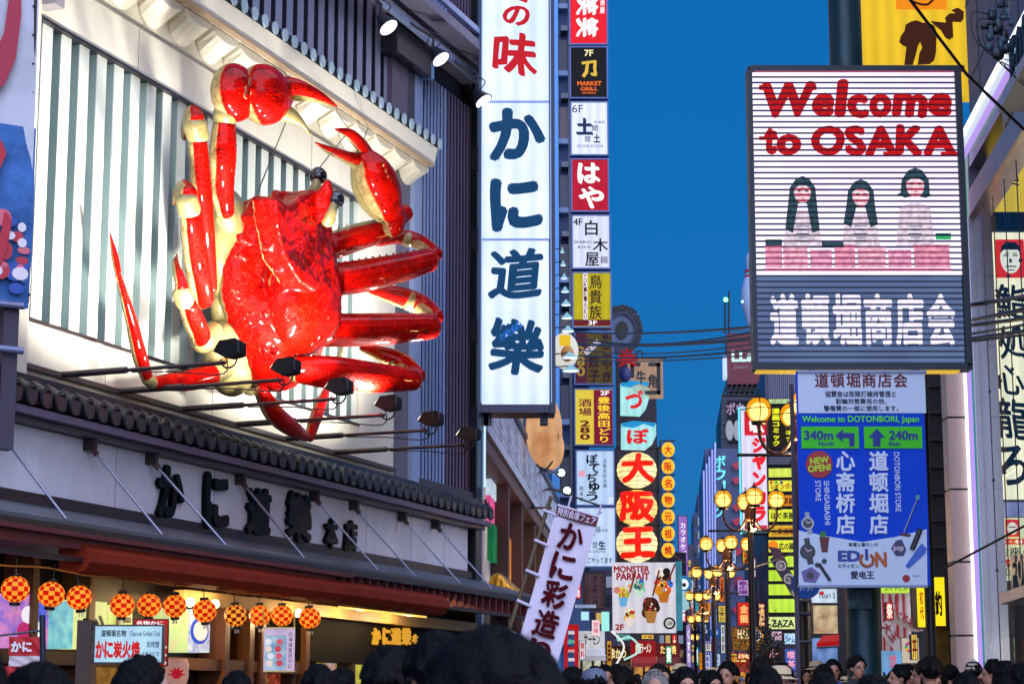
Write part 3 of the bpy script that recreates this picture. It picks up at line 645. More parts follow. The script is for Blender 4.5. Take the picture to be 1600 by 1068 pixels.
# ------------------------------------------------------------------ lanterns under the awning
lt = thing('paper_lantern', 'x', 'lantern', (0, 0, 0), 'checked paper lanterns under the red awning')
nr, nsg, rad = 7, 14, .19
chk = [[], []]
red, yel = MB(), MB()
for i in range(nr):
    a0 = .32 + (PI - .64) * i / nr; a1 = .32 + (PI - .64) * (i + 1) / nr
    for j in range(nsg):
        t0 = 2 * PI * j / nsg; t1 = 2 * PI * (j + 1) / nsg
        tgt = red if (i + j) % 2 else yel
        rr = rad * (1.0 + (.0 if (i + j) % 2 else .002))
        tgt.add([Vector((rr * math.sin(a) * math.cos(t), rr * math.sin(a) * math.sin(t), -rr * .95 * math.cos(a))) for a, t in ((a0, t0), (a0, t1), (a1, t1), (a1, t0))], [(0, 1, 2, 3)])
LR = glow('#e81200', .95, vary=.4, vs=4); LY = glow('#ff9c2c', 1.15, vary=.2, vs=3)
tag(red.build('red_checks', LR, lt), kind='stuff'); tag(yel.build('yellow_checks', LY, lt), kind='stuff')
MB().lathe((0, 0, 0), [(.0, .215), (.07, .215), (.075, .175), (.06, .172)], 16).build('top_cap', BLACK, lt)
MB().lathe((0, 0, 0), [(.06, -.172), (.075, -.175), (.07, -.215), (0, -.215)], 16).build('bottom_cap', BLACK, lt)
for a in range(5): MB().tube([(.03 * math.cos(a * 1.26), .03 * math.sin(a * 1.26), -.21), (.035 * math.cos(a * 1.26), .035 * math.sin(a * 1.26), -.28)], .006, 5).build('tassel', mat('#d8d0c0'), lt)
MB().tube([(0, 0, .2), (0, 0, .42)], .008, 5).build('hook', BLACK, lt)
where = ('leftmost of all, at the picture edge below the awning', 'between the first and third from the left end', 'third from the left end, above the teal menu panel', 'above the red crab-grill sign', 'beside the one over the red sign, right of it', 'sixth from the left, left of the small white bulb', 'right of the small white bulb, over the dish pictures', 'darker red, hung alone over the wooden posts', 'left one of the close pair above the hanging poster', 'right one of the close pair above the hanging poster', 'rightmost and last, under the end of the awning')
for i, (px, py, dia) in enumerate(((24, 920, 45), (80, 928, 43), (124, 933, 41), (191, 945, 40), (233, 945, 39), (273, 946, 38), (320, 954, 38), (368, 961, 37), (406, 961, 35), (441, 961, 35), (484, 965, 35))):
    p = K.P(px, py, 1.3)
    la_ = 'round lantern checked red and yellow, ' + where[i]
    if i == 0:
        lt.location = p; lt.scale = (.9,) * 3; lt['label'] = la_; lt.rotation_euler = (0, 0, .2)
    else:
        ln_ = dup(lt, p, la_, rz=i * .7, scale=dia * p.y / 3251 / .38, mats={'red_checks': glow('#8a1c10', .7, vary=.4, vs=4)} if i == 7 else None)
        ln_.rotation_euler = (random.gauss(0, .07), random.gauss(0, .07), i * .7)
wire = MB().tube([K.pt(u_, 3.13 + .02 * math.sin(u_ * 3), 1.3) for u_ in [-1 + .4 * i for i in range(34)]], .012, 5)
wire.build('lantern_wire', mat('#d08a30', .5), None, label='thin wire along the awning that carries the checked lanterns', cat='wire')

# ------------------------------------------------------------------ cloth banner at the left edge
bf = Fr(K.pt(1.0, 0, 1.0).x, K.pt(1.0, 0, 1.0).y, 60)
bn = thing('cloth_banner', 'tall blue and white cloth banner with red brush character at the left edge', 'banner', bf.P(30, 470))
def cloth(fr, x0, y0, x1, y1, m, parent, name='cloth', amp=.04, nx=14, ny=20, skew=0, n=0, bot=None):
    vs = []; ym = (y0 + y1) / 2; u0, u1 = fr.uv(x0, ym, n)[0], fr.uv(x1, ym, n)[0]; v0, v1 = fr.uv(x0, y1, n)[1], fr.uv(x1, y0, n)[1]
    for j in range(ny + 1):
        for i in range(nx + 1):
            a = i / nx; b = j / ny
            vs.append(fr.pt(u0 + (u1 - u0) * a - skew * (1 - b) * (u1 - u0), v0 + (v1 - v0) * b, n + amp * math.sin(a * 9 + b * 4) * math.cos(b * 3 + a * 2)))
    return MB().add(vs, [(j * (nx + 1) + i, j * (nx + 1) + i + 1, (j + 1) * (nx + 1) + i + 1, (j + 1) * (nx + 1) + i) for j in range(ny) for i in range(nx)], True).build(name, m, parent)
cloth(bf, -120, -60, 52, 468, mat('#eaf0ff', .7, vary=.5, vs=.45, bump=.3, bs=3, spec=.1), bn, amp=.05)
write(bn, bf, 'り', -40, -120, 34, 150, mat('#b03048', .6), ('brush', .06), n=.09, name='lettering')
write(bn, bf, '乙', -60, 205, 18, 400, mat('#c02c40', .6), ('brush', .05), n=.13, name='lettering', warp=.05)
cloth(bf, -120, 200, 51, 466, mat('#5890e0', .7, vary=.8, vs=1.4, spec=.1), bn, name='printed_area', amp=.05, n=.03)
for i in range(34): 
    u_, v_ = bf.uv(random.uniform(-40, 34), random.uniform(340, 455)); MB().disc(bf, u_, v_, random.uniform(.04, .13), .09, .092 + .001 * i, 10, random.uniform(.04, .14)).build('flower_print', mat(random.choice(['#e07080', '#f0e8f0', '#4080d0', '#c03848', '#3058b0']), .6), bn)
for i in range(11): 
    p = bf.P(53 - i * .7, 10 + i * 45, .02); MB().ball(p, .02, 8, 6).build('eyelet', BLACK, bn)
MB().tube([bf.P(57, -60), bf.P(43, 472)], .022, 8).build('pole', BLACK, bn)
for y in (478, 548): MB().tube([bf.P(-40, y - 8, .05), bf.P(36, y, .05)], .05, 6).build('bracket', mat('#7f86a8', .4, .5), bn)
MB().pbox(bf, 2, 470, 26, 700, -.3, -.05).build('mast', mat('#3a3248', .5, vary=.2), bn)

class Turn:
    """a frame turned in its own plane about (u0, v0)"""
    def __init__(s, fr, px, py, deg, n=0):
        s.fr = fr; s.c = fr.uv(px, py, n); s.a = math.radians(deg)
    def pt(s, u, v, n=0.0):
        c, q = math.cos(s.a), math.sin(s.a); return s.fr.pt(s.c[0] + u * c - v * q, s.c[1] + u * q + v * c, n)
# ------------------------------------------------------------------ the tall restaurant sign
S = front(41.0)
big = thing('vertical_sign', 'tall white lit sign with heavy teal crab-restaurant characters and red ones above', 'sign', S.P(806, 645))
CAS = mat('#1c2030', .35, .4, vary=.2)
MB().pbox(S, 748, -90, 866, 644, -.9, -.05).build('casing', CAS, big)
for q in ((748, -90, 753, 644), (858, -90, 867, 644), (753, 632, 858, 644)): MB().pbox(S, *q, -.049, .05).build('border', mat('#2a3048', .3, .4), big)
for y0, y1 in ((-90, 157), (161, 372), (376, 631)):
    MB().pbox(S, 753, y0, 858, y1, -.04, 0).build('lit_panel', glow('#e8f0ff', 1.15, vary=.16, vs=.8, h2='#c8dcff'), big)
for y in (159, 374): MB().pbox(S, 753, y - 1.5, 858, y + 1.5, -.04, .02).build('panel_joint', mat('#7d92c8', .3, .3), big)
for x in (752, 860): MB().pbox(S, x, -80, x + 1.2, 628, .05, .08).build('edge_lamp', glow('#9cc4ff', .9), big)
TEAL = paint('#0a4878', .7); RED = paint('#c41420', .9)
for ch, q in (('冬', (780, -60, 836, 4)), ('の', (786, 8, 829, 40)), ('味', (770, 52, 840, 120))): write(big, S, ch, *q, RED, ('brush', .035), n=.01, name='character', warp=.025)
for ch, q in (('か', (763, 170, 850, 252)), ('に', (764, 276, 846, 360)), ('道', (764, 387, 849, 466)), ('樂', (763, 496, 850, 584))): write(big, S, ch, *q, TEAL, ('round', .055) if ch in 'かに' else ('round', .034), n=.01, name='character', warp=.03)
GRA = paint('#2a70d8', .9)
for i in range(6): write(big, S, 'どうとんぼり'[i], 781 + i * 5, 520 - i * 3.5, 790 + i * 5, 531 - i * 3.5, GRA, ('bold', .03), n=.02, name='small_writing')
for x in (757, 762, 850): MB().pbox(S, x - 6, 640, x + 6, 662, -.7, -.4).build('hanger', mat('#30486e', .4), big)

# ------------------------------------------------------------------ shops along the left side of the street
ls = thing('shop_building', 'long street-side building with brown posts, lit windows and pale brick parapet behind the tall sign', 'building', L.pt(14, 0, -2))
def lv(px, py): return L.uv(px, py)[1]
def lu(px, py=800): return L.uv(px, py)[0]
va = lv(763, 653); vb = lv(757, 674); vtop = lv(800, 655)
def lp(name, m, *b): return MB().box(L, *b).build(name, m, ls)
lp('core_wall', mat('#40405a', .5), .2, 31, 0, vb - .3, -8, -.9)
lp('glass', glow('#e8dcc8', .7, vary=.8, vs=1.1, h2='#4a5a8a'), .3, 12.8, 3.9, vb - .3, -.6, -.5)
lp('glass', glow('#f0d8a0', .75, vary=.7, vs=1.2, h2='#6a4a50'), 13, 31, 3.4, vb - .3, -.6, -.5)
lp('beam', mat('#6a4238', .5, vary=.2), .2, 31, vb - .35, vb, -.7, .0)
lp('beam', mat('#c9d2e4', .4, vary=.2), .2, 31, vb, vb + .22, -.7, .08)
lp('parapet', mat('#8a90a8', .6), .2, 31, vb + .22, vb + 1.5, -.7, -.02)
for j in range(8):
    for i in range(34):
        u = .3 + i * .9 + (j % 2) * .45
        if u < 30: MB().box(L, u, u + .86, vb + .24 + j * .156, vb + .38 + j * .156, -.1, .01 + random.random() * .015).build('brick', mat(('#b4bacb', '#9fa6bb', '#c4c8d4')[(i * 7 + j * 3) % 3], .5), ls)
lp('parapet_cap', mat('#30465e', .4), .2, 31, vb + 1.5, vb + 1.62, -.7, .12)
for px, wd in ((757, .3), (797, 1.0), (818, 1.1), (838, .8), (852, .9), (862, 1.2)):
    u = lu(px); lp('post', mat('#54302c', .5, vary=.25), u, u + wd * .55, 0, vb - .35, -.5, -.05)
lp('orange_post', glow('#e89020', .7, vary=.4, vs=1), .15, .5, 4.2, vb - .3, -.2, -.02)
lp('pilaster', mat('#8ea6d4', .35, vary=.1), -.25, .12, 0, 19, -.3, .0)
lp('signboard', glow('#88b8e8', .6, vary=.4, vs=1.4), 1, 3.5, vb - 1.6, vb - .5, -.4, -.3)
for i, (px, py, c_, w_, h_) in enumerate(((768, 790, '#ff60a0', .7, 1.0), (775, 800, '#ffd060', .5, .6), (781, 775, '#a0f0e0', .9, .5), (772, 770, '#e0f0ff', 1.5, .4), (786, 820, '#f080c0', .6, .8), (771, 850, '#1a7a48', .9, .9), (781, 880, '#ffb020', 1.0, 1.5), (790, 885, '#ff9010', .8, 1.6))):
    u, v = L.uv(px, py, -.4); lp('window_display', glow(c_, .9, vary=.5, vs=3), u - w_, u + w_, v - h_ / 2, v + h_ / 2, -.48, -.38 + .01 * i)
for i in range(6): lp('display_clip', BLACK, lu(766 + i * 3.6), lu(766 + i * 3.6) + .15, L.uv(766 + i * 3.6, 768 + i * 5.6)[1] - .2, L.uv(766 + i * 3.6, 768 + i * 5.6)[1], -.3, -.2)
lp('gold_ledge', mat('#c08a30', .35, .5, vary=.4, vs=3, bump=.5, bs=8), .3, 9, 3.75, 3.95, -.4, .5)
for i in range(9): MB().ball(L.pt(1.5 + i * .8, 4.1, .2), (.22, .22, .3), 10, 8).build('gold_carving', mat('#d89a28', .3, .6), ls)
up = thing('upper_shopfront', 'blue and cream shopfront panels with a striped edge above the pale brick parapet', 'shopfront', L.pt(10, vb + 1.6, -.5))
for i, (u0, u1, c_) in enumerate(((2.0, 5.0, '#2a70c0'), (5.0, 9.5, '#d8c0a8'), (9.5, 11.5, '#234a90'), (11.5, 17, '#caa684'), (17, 20, '#30406a'), (20, 27, '#a8b4d0'))):
    MB().box(L, u0, u1 - .05, vb + 1.63, 13.5, -3, -.3).build('panel', mat(c_, .5, vary=.2), up)
for i, px in enumerate((862, 868, 850)):
    MB().tube([L.P(px - 24, 737 + i * 28, -.4), L.P(px + 10, 737 + i * 28, 1.2)], .04, 6).build('arm', STEEL, up)
mask = thing('round_food_sign', 'big peach food-shaped shop sign hanging under the tall white sign', 'sign', at(853, 735, 57))
F57 = front(57)
mb = MB(); mb.ball(at(850, 672, 57), (.52, .35, 1.05), 24, 16); mb.ball(at(862, 700, 57), (.36, .3, .62), 20, 12)
mb.build('body', glow('#f0bc88', .85, vary=.5, vs=1.6, h2='#c07c48'), mask, mods=[('REMESH', dict(mode='VOXEL', voxel_size=.05)), ('SMOOTH', dict(iterations=4, factor=.6))])
MB().tube(catmull([tuple(at(x, y, 56.8)) for x, y in ((868, 655), (872, 690), (866, 715), (852, 733), (838, 725))], 5), .03, 6).build('rim', mat('#1c1418'), mask)
MB().pbox(F57, 869, 648, 876, 706, -.3, 0).build('red_edge', glow('#d02030', .7), mask)
for i, (x, y) in enumerate(((877, 738), (886, 766))):
    t = thing('street_floodlight', 'white-green floodlight glaring beside the left shopfronts, ' + ('upper' if i == 0 else 'lower') + ' of the two', 'floodlight', at(x, y, 58))
    MB().ball(at(x, y, 58), .10, 12, 8).build('bulb', glow('#d8fff4', 9), t); MB().tube([at(x, y, 58.1), at(x, y - 1, 58.5)], [.16, .1], 12).build('housing', BLACK, t)
    MB().tube([at(x, y, 58.4), at(x - 32, y - 3, 58.6)], .03, 6).build('arm', STEEL, t)
eye = thing('mascot_sign', 'yellow and white round egg-like sign between the two sign towers', 'sign', at(884, 570, 60))
MB().ball(at(882, 548, 60), (.42, .2, .55), 18, 12).build('white_part', glow('#f0f0e8', .7), eye); MB().ball(at(886, 552, 59.85), (.2, .12, .25), 14, 10).build('spot', mat('#c08030'), eye)
MB().box(front(59.9), *[front(59.9).uv(874, 536)[0], front(59.9).uv(891, 530)[0]], front(59.9).uv(880, 541)[1], front(59.9).uv(880, 524)[1], -.3, .1).build('yellow_part', glow('#f0c820', .8), eye)
for i in range(10):                                        # row of small lamps stepping down the street
    y = 392 + i * 20.5; Yd = 74 - i * 1.8; wd = 3 + i * 1.15
    p = at(877 + i * .9 + wd / 2, y, Yd)
    t = thing('shelf_lamp', 'pale cyan lamp in the stepped row beside the tall sign, number %s from the top' % ('one two three four five six seven eight nine ten'.split()[i]), 'lamp', p, 'stepped row of cyan lamps')
    sc_ = wd * Yd / 3251
    MB().lathe(p, [(.02, .14), (sc_ * .5, .05), (sc_ * 1.0, -.02), (sc_ * 1.02, -.06)], 14).build('shade', glow('#9fd8f0', .6), t)
    MB().lathe(p, [(0, -.055), (sc_ * .98, -.055)], 14).build('lamp_glass', glow('#d8f4ff', 1.6), t)
    MB().tube([p + Vector((0, 0, .1)), p + Vector((-.6, .3, .1))], .02, 5).build('arm', STEEL, t)

# ------------------------------------------------------------------ the tower of floor signs
B = front(75)
tb = thing('narrow_building', 'narrow bluish building behind the stack of floor signs', 'building', B.pt(B.uv(880, 900)[0], 0, -1))
u0 = B.uv(862, 500)[0]; u1 = B.uv(962, 900)[0]
MB().box(B, u0, u1 - .9, 0, 32, -16, -1.0).build('wall', mat('#46679a', .5, vary=.25, vs=.4), tb)
MB().box(B, u0, B.uv(874, 500)[0], 0, 32, -.99, -.2).build('corner_pier', mat('#4f9be0', .35, vary=.1), tb)
MB().box(B, B.uv(889, 300)[0], B.uv(893, 300)[0], 9, 32, -.6, -.45).build('sign_rail', STEEL, tb)
for i in range(11):
    v = 4 + i * 2.7; w_ = MB().box(B, B.uv(875, 300)[0], B.uv(889, 300)[0], v, v + 1.3, -.98, -.8).build('window', mat(('#2a3a60', '#6a5a60', '#243050')[i % 3], .2), tb)
    MB().box(B, B.uv(874, 300)[0], B.uv(890, 300)[0], v - .22, v - .02, -.98, -.55).build('ledge', mat('#8aa8d0', .5), tb)
    MB().box(B, B.uv(878, 300)[0], B.uv(889, 300)[0], v + 1.5, v + 1.7, -.98, -.3).build('sign_bracket', STEEL, tb)
GR = 'floor signs stacked up the narrow building'
PB = mat('#4a5f94', .3, .3)
def fs(lab, q, face, **k): return box_sign('floor_sign', lab, 'sign', B, *q, .5, face, PB, bw=2.2, group=GR, **k)
t = fs('red floor sign with white sideways brush characters, topmost of the stack', (889, -30, 950, 70), glow('#f01828', .95, vary=.1))
W = paint('#fff4f4', 1.0)
tf = Turn(B, 920, 20, 90)
for i, (yy, ch) in enumerate(((10, '笑'), (44, '笑'))): 
    write(t, Turn(B, 918, yy, -90), ch, 0, 0, 0, 0, W, ('brush', .05), n=.012, uvb=(-.42, -.45, .36, .42), name='character')
write(t, B, '居酒屋', 937, -14, 945, 22, W, ('bold', .02), vert=True)
t = fs('black floor sign with gold emblem and orange letters below 7F', (890, 72, 950, 154), glow('#101014', .6))
write(t, B, '7F', 913, 78, 927, 88, paint('#fff0b0', 1), ('bold', .02)); write(t, B, '刀', 908, 95, 933, 121, paint('#d8b040', 1), ('brush', .05), warp=.06, name='emblem')
for a, b, c, d, x in (('MARKET', 902, 127, 940, 134), ('GRILL', 907, 136, 934, 142), ('beef kitchen', 910, 143.5, 931, 146.5)): write(t, B, a, b, c, d, x, paint('#f06a20', 1), ('bold', .035))
t = fs('white floor sign 6F with navy brush characters and small latin name', (891, 158, 951, 243), glow('#e6ecff', 1.0, vary=.08))
NV = paint('#16325c', .7)
write(t, B, '6F', 894, 164, 911, 176, NV, ('bold', .0)); write(t, B, '土', 900, 184, 927, 211, NV, ('brush', .06), name='character')
write(t, B, '間', 925, 196, 934, 205, NV, ('bold', .01), name='character'); write(t, B, '間', 914, 213, 922, 222, NV, ('bold', .01), name='character'); write(t, B, '土', 927, 209, 938, 223, NV, ('brush', .04), name='character')
write(t, B, '居酒屋', 928, 189, 945, 193, NV, ('bold', 0)); write(t, B, 'DOMA DOMA', 902, 226, 943, 230.5, NV, ('bold', 0))
t = fs('dark red floor sign with two large white brush characters', (892, 247, 952, 331), glow('#c81030', .85, vary=.2, vs=1.5))
write(t, B, 'は', 902, 254, 938, 287, W, ('brush', .045), name='character'); write(t, B, 'や', 904, 291, 944, 326, W, ('brush', .045), name='character')
t = fs('pale patterned floor sign 4F with three black characters', (893, 335, 954, 420), glow('#dfe3f4', .95, vary=.1, vs=14))
BK = paint('#181c30', .5)
write(t, B, '4F', 896, 341, 910, 352, BK, ('bold', .02))
for ch, q in (('白', (914, 344, 934, 368)), ('木', (926, 372, 950, 393)), ('屋', (914, 394, 936, 416))): write(t, B, ch, *q, BK, ('bold', .02), name='character')
write(t, B, 'SHIRO', 897, 376, 924, 380, BK, ('bold', .01)); write(t, B, 'KIYA', 903, 384, 923, 388, BK, ('bold', .01)); write(t, B, '回', 939, 401, 949, 411, paint('#403060'), ('bold', .03), name='seal')
t = fs('olive yellow floor sign 3F with white strip and black characters', (894, 424, 956, 512), glow('#c8b810', .85, vary=.15))
plate(t, B, 896, 499, 954, 509, paint('#6a1c20', .8), .004); write(t, B, '3F', 919, 500.5, 933, 507.5, W, ('bold', .02), n=.008)
plate(t, B, 911, 426, 918, 499, paint('#f0e8f0', .9), .004); write(t, B, 'TORIKIZOKU', 912, 428, 917, 497, paint('#5a1c20', .7), ('bold', .02), vert=True, n=.008, em=False)
for i, ch in enumerate('鳥貴族'): write(t, B, ch, 921, 429 + i * 23.5, 940, 451 + i * 23.5, paint('#3a1418', .7), ('round', .012), n=.008, name='character')
t = fs('unlit brown floor sign with octopus-ball writing and price 280', (897, 517, 959, 601), glow('#6c5c28', .5, vary=.3))  # faint glow stands in for light falling on this unlit face
plate(t, B, 899, 519, 917, 599, paint('#5a2038', .6), .004); BR = paint('#3c1830', .5)
write(t, B, '280', 901, 540, 914, 588, paint('#b09a40', .6), ('bold', .03), vert=True, n=.009, em=False)
write(t, B, 'たこやき', 939, 520, 957, 598, BR, ('round', .04), vert=True, n=.008); write(t, B, '餃子', 919, 553, 937, 598, BR, ('round', .03), vert=True, n=.008)
write(t, Turn(B, 925, 543, 42), '居酒屋', 0, 0, 0, 0, paint('#e0d8f0', .9), ('bold', .02), uvb=(-.36, -.1, .36, .12), n=.014)
t = fs('yellow and maroon floor sign 2F with bar price 280', (897, 606, 959, 696), glow('#c8b430', .85))
plate(t, B, 928, 609, 957, 694, paint('#7a1030', .9), .004); plate(t, B, 899, 609, 927, 694, paint('#d8c040', .95), .004)
write(t, B, '酒場', 903, 622, 925, 650, paint('#7a1830', .8), ('round', .02), vert=True, n=.009); write(t, B, '280', 906, 656, 922, 687, paint('#6a1020', .8), ('bold', .04), vert=True, n=.009, em=False)
write(t, B, '豊後高田どり', 933, 619, 954, 692, paint('#f8d030', 1), ('bold', .025), vert=True, n=.009); write(t, B, '2F', 938, 610, 952, 617, W, ('bold', .03), n=.009)
t = fs('pale blue floor sign with black brush name in two columns', (899, 702, 961, 790), glow('#bcd6f4', .95, vary=.12))
for i, ch in enumerate('ぼてぢゅう'): write(t, B, ch, 916 + (i % 2) * 4, 709 + i * 14.5, 934 + (i % 2) * 3, 724 + i * 14.5, paint('#101828', .5), ('brush', .035), n=.009, name='character')
write(t, B, '大阪お好み焼', 942, 716, 948, 762, paint('#101828', .5), ('bold', .01), vert=True, n=.009); write(t, B, '総本店', 905, 758, 912, 784, paint('#101828', .5), ('bold', .01), vert=True, n=.009); plate(t, B, 905, 735, 914, 744, paint('#e8a0b0', .9), .004)
write(t, B, '2F', 951, 777, 959, 785, W, ('bold', 0), n=.012)
t = fs('pale blue floor sign with navy character and small writing, lowest of the stack', (900, 791, 963, 886), glow('#c8dcf8', .95, vary=.1))
for ch, q in (('土', (908, 812, 929, 836)), ('間', (930, 822, 938, 832)), ('生', (935, 844, 946, 858)), ('間', (926, 846, 933, 856))): write(t, B, ch, *q, NV, ('brush', .04) if ch in '土生' else ('bold', 0), name='character')
write(t, B, 'DOMA-DOMA', 905, 859, 946, 863, NV, ('bold', 0)); write(t, B, 'ごやってます', 918, 870, 957, 879, paint('#101010', .5), ('brush', .02)); write(t, B, '居酒屋', 934, 826, 950, 830, NV, ('bold', 0))
t = box_sign('small_sign', 'dim maroon and white restaurant sign with columns of small characters', 'sign', front(72), 911, 893, 947, 952, .3, glow('#6a5058', .45, vary=.3), DARK)
write(t, front(72), 'クンテープ', 925, 898, 934, 946, paint('#101020', .5), ('bold', .03), vert=True); write(t, front(72), 'タイ料理専門店', 914, 898, 921, 948, paint('#401020', .5), ('bold', 0), vert=True); write(t, front(72), '道頓堀本店営業', 937, 898, 944, 948, paint('#401020', .5), ('bold', 0), vert=True)
t = box_sign('small_sign', 'thin white strip sign with blue square characters under the maroon sign', 'sign', front(71), 898, 943, 932, 950, .2, glow('#d0dcf4', .8), DARK, bw=1)
write(t, front(71), '道頓堀極楽商店街', 900, 944.2, 930, 949, paint('#1c4c9c', .8), ('bold', .02))

# ------------------------------------------------------------------ round ring sign, hanging wooden sign, cups and big lanterns
G = front(88)
rg = thing('ring_sign', 'dark round wheel sign with raised letters on its rim behind the floor signs', 'sign', G.P(978, 556))
cu, cv = G.uv(972, 515); 
mb = MB(); 
for i in range(36):
    a = 2 * PI * i / 36; b = 2 * PI * (i + 1) / 36
    mb.add([G.pt(cu + r * math.cos(q), cv + 1.25 * r * math.sin(q), n) for q in (a, b) for r in (.55, .88) for n in (-.3, 0)], [(0, 1, 5, 4), (2, 6, 7, 3), (1, 3, 7, 5), (0, 4, 6, 2)])
mb.build('rim', mat('#26324a', .4), rg)
MB().disc(G, cu, cv, .55, -.25, -.1, 30, .70).build('pale_disc', mat('#5c7290', .4, vary=.2), rg); MB().disc(G, cu, cv, .28, -.1, -.02, 24, .4).build('hub', BLACK, rg)
for i, ch in enumerate('DOHTONBORI'):
    a = 1.9 - i * .33; write(rg, Turn(G, 972 + 27 * math.cos(a), 515 - 34 * math.sin(a), math.degrees(a) - 90), ch, 0, 0, 0, 0, mat('#0c1018'), ('bold', .05), uvb=(-.13, -.14, .13, .16), n=.03, name='rim_letter', thick=.03)
rc = thing('red_figure', 'spiky red shellfish figure below the dark ring sign', 'statue', G.P(980, 585))
for i in range(9):
    a = -.6 + i * .55; p = G.P(980, 562, .2); MB().tube([p, p + Vector((.45 * math.cos(a), -.1, .5 * math.sin(a)))], [.12, .03], 8).build('spike', glow('#d01820', .55), rc)
MB().ball(G.P(977, 585, .1), (.25, .2, .35), 12, 8).build('body', mat('#2a3a70', .5), rc)
gk = thing('wooden_sign', 'square pale wooden sign with black framed characters hung from a bar', 'sign', G.P(1008, 622))
MB().pbox(G, 981, 561, 1036, 622, -.15, 0).build('board', glow('#d8b090', .55, vary=.2), gk)
for q in ((985, 566, 1001, 572), (1013, 566, 1032, 572), (985, 566, 991, 590), (1026, 566, 1032, 616), (1008, 610, 1032, 616)): plate(gk, G, *q, BLACK, .012)
write(gk, G, '牛', 994, 578, 1009, 600, BLACK, ('brush', .04), n=.012, name='character'); write(gk, G, '角', 1012, 584, 1027, 606, BLACK, ('brush', .04), n=.012, name='character')
MB().tube([G.P(972, 559), G.P(1041, 559)], .05, 6).build('bar', BLACK, gk); MB().tube(catmull([tuple(G.P(x, y)) for x, y in ((995, 559), (995, 549), (1003, 549), (1004, 559))], 4), .04, 6).build('hook', BLACK, gk)
for i, (cx, cy, rx, ry, ch, lab) in enumerate(((992, 621, 22, 27, 'づ', 'upper cup-shaped sign with sea-blue rim and red character'), (998, 679, 27, 22, 'ぼ', 'lower cup-shaped sign with sea-blue rim and red character, above the big lanterns'))):
    t = thing('cup_sign', lab, 'sign', G.P(cx, cy + ry), 'cup-shaped character signs')
    pts = [(cx - rx, cy - ry + 4), (cx - rx * .3, cy - ry), (cx + rx, cy - ry + 3), (cx + rx * 1.02, cy), (cx + rx * .8, cy + ry * .6), (cx + rx * .4, cy + ry), (cx - rx, cy + ry * .95)]
    MB().ppoly(G, pts, -.5, 0).build('body', glow('#b0f0ec', .95, vary=.15), t)
    MB().ppoly(G, [(cx - rx, cy - ry + 4), (cx - rx * .3, cy - ry), (cx + rx, cy - ry + 3), (cx + rx * .9, cy - ry + 10), (cx + rx * .3, cy - ry + 5), (cx - rx * .3, cy - ry + 11), (cx - rx, cy - ry + 9)], 0, .01).build('rim_wave', paint('#2090c8', .95), t)
    write(t, G, ch, cx - rx * .7, cy - ry * .45, cx + rx * .6, cy + ry * .65, paint('#d81820', 1), ('brush', .04), n=.014, name='character')
H = front(90)
of = thing('steel_rack', 'black steel frame with rungs that holds the three big lanterns', 'frame', H.P(995, 880))
for q in ((960, 700, 964, 880), (1026, 700, 1031, 880)): MB().pbox(H, *q, -.6, -.4).build('upright', BLACK, of)
for y in (699, 764, 818, 876): MB().pbox(H, 962, y - 2, 1031, y + 1, -.6, -.3).build('rung', BLACK, of)
for i, (cx, cy, rx, ry, ch) in enumerate(((995, 734, 32, 28, '大'), (995, 793, 33, 28, '阪'), (995, 849, 33, 29, '王'))):
    t = thing('giant_lantern', 'giant glowing cream lantern with the red character for ' + ('big', 'slope', 'king')[i], 'lantern', H.P(cx, cy + ry), 'three giant lanterns in a black frame')
    c = H.P(cx, cy); R_ = rx * 90 / 3251
    prof = []; nrb = 9
    for j in range(nrb * 3 + 1):
        a = -PI / 2 * .86 + PI * .86 * j / (nrb * 3); prof.append((R_ * math.cos(a) * (1 - .02 * (j % 3 == 0)), ry * 90 / 3251 * math.sin(a) / math.sin(PI / 2 * .86)))
    MB().lathe(c, prof, 40).build('paper_shade', glow('#ffe89c', 1.15, vary=.25, vs=.8, h2='#ffb838') if i == 1 else glow('#fff2c0', 1.2, vary=.2, vs=.7, h2='#ffd87a'), t)
    for j in range(1, nrb): 
        r_, z_ = prof[j * 3]; q_ = [c + Vector((r_ * math.cos(a), r_ * math.sin(a), z_)) for a in (PI + PI * k_ / 20 for k_ in range(21))]
        MB().tube(q_, .012, 4).build('hoop', mat('#6a4a20', .5), t)
    cu, cv = H.uv(cx, cy)
    hm = MB(); stamp(hm, H, ch, (cu - R_ * .82, cv - R_ * .72, cu + R_ * .82, cv + R_ * .76), 0, ('round', .05), warp=.02)
    sub = MB()
    for p in hm.v:                                          # wrap the character onto the round paper
        du = p.x - c.x; dv = p.z - c.z; rr = max(0, 1 - (du / R_) ** 2 * .9 - (dv / (ry * 90 / 3251)) ** 2 * .6)
        sub.v.append(Vector((p.x, c.y - R_ * math.sqrt(rr) * 1.0 - .22 + (p.y - H.o[1]), p.z)))
    sub.f = hm.f; sub.sm = [False] * len(hm.f); sub.build('character', glow('#f02010', 1.0, light=False), t)
lf = thing('ladder_rack', 'slim black ladder frame beside the giant lanterns', 'frame', H.P(1032, 880))
for x in (1032,): MB().pbox(H, x, 687, x + 3, 876, -.2, 0).build('upright', BLACK, lf)
for y in (688, 715, 741, 767, 793, 819, 846): MB().pbox(H, 1035, y - 1, 1055, y + 1, -.2, 0).build('rung', BLACK, lf)
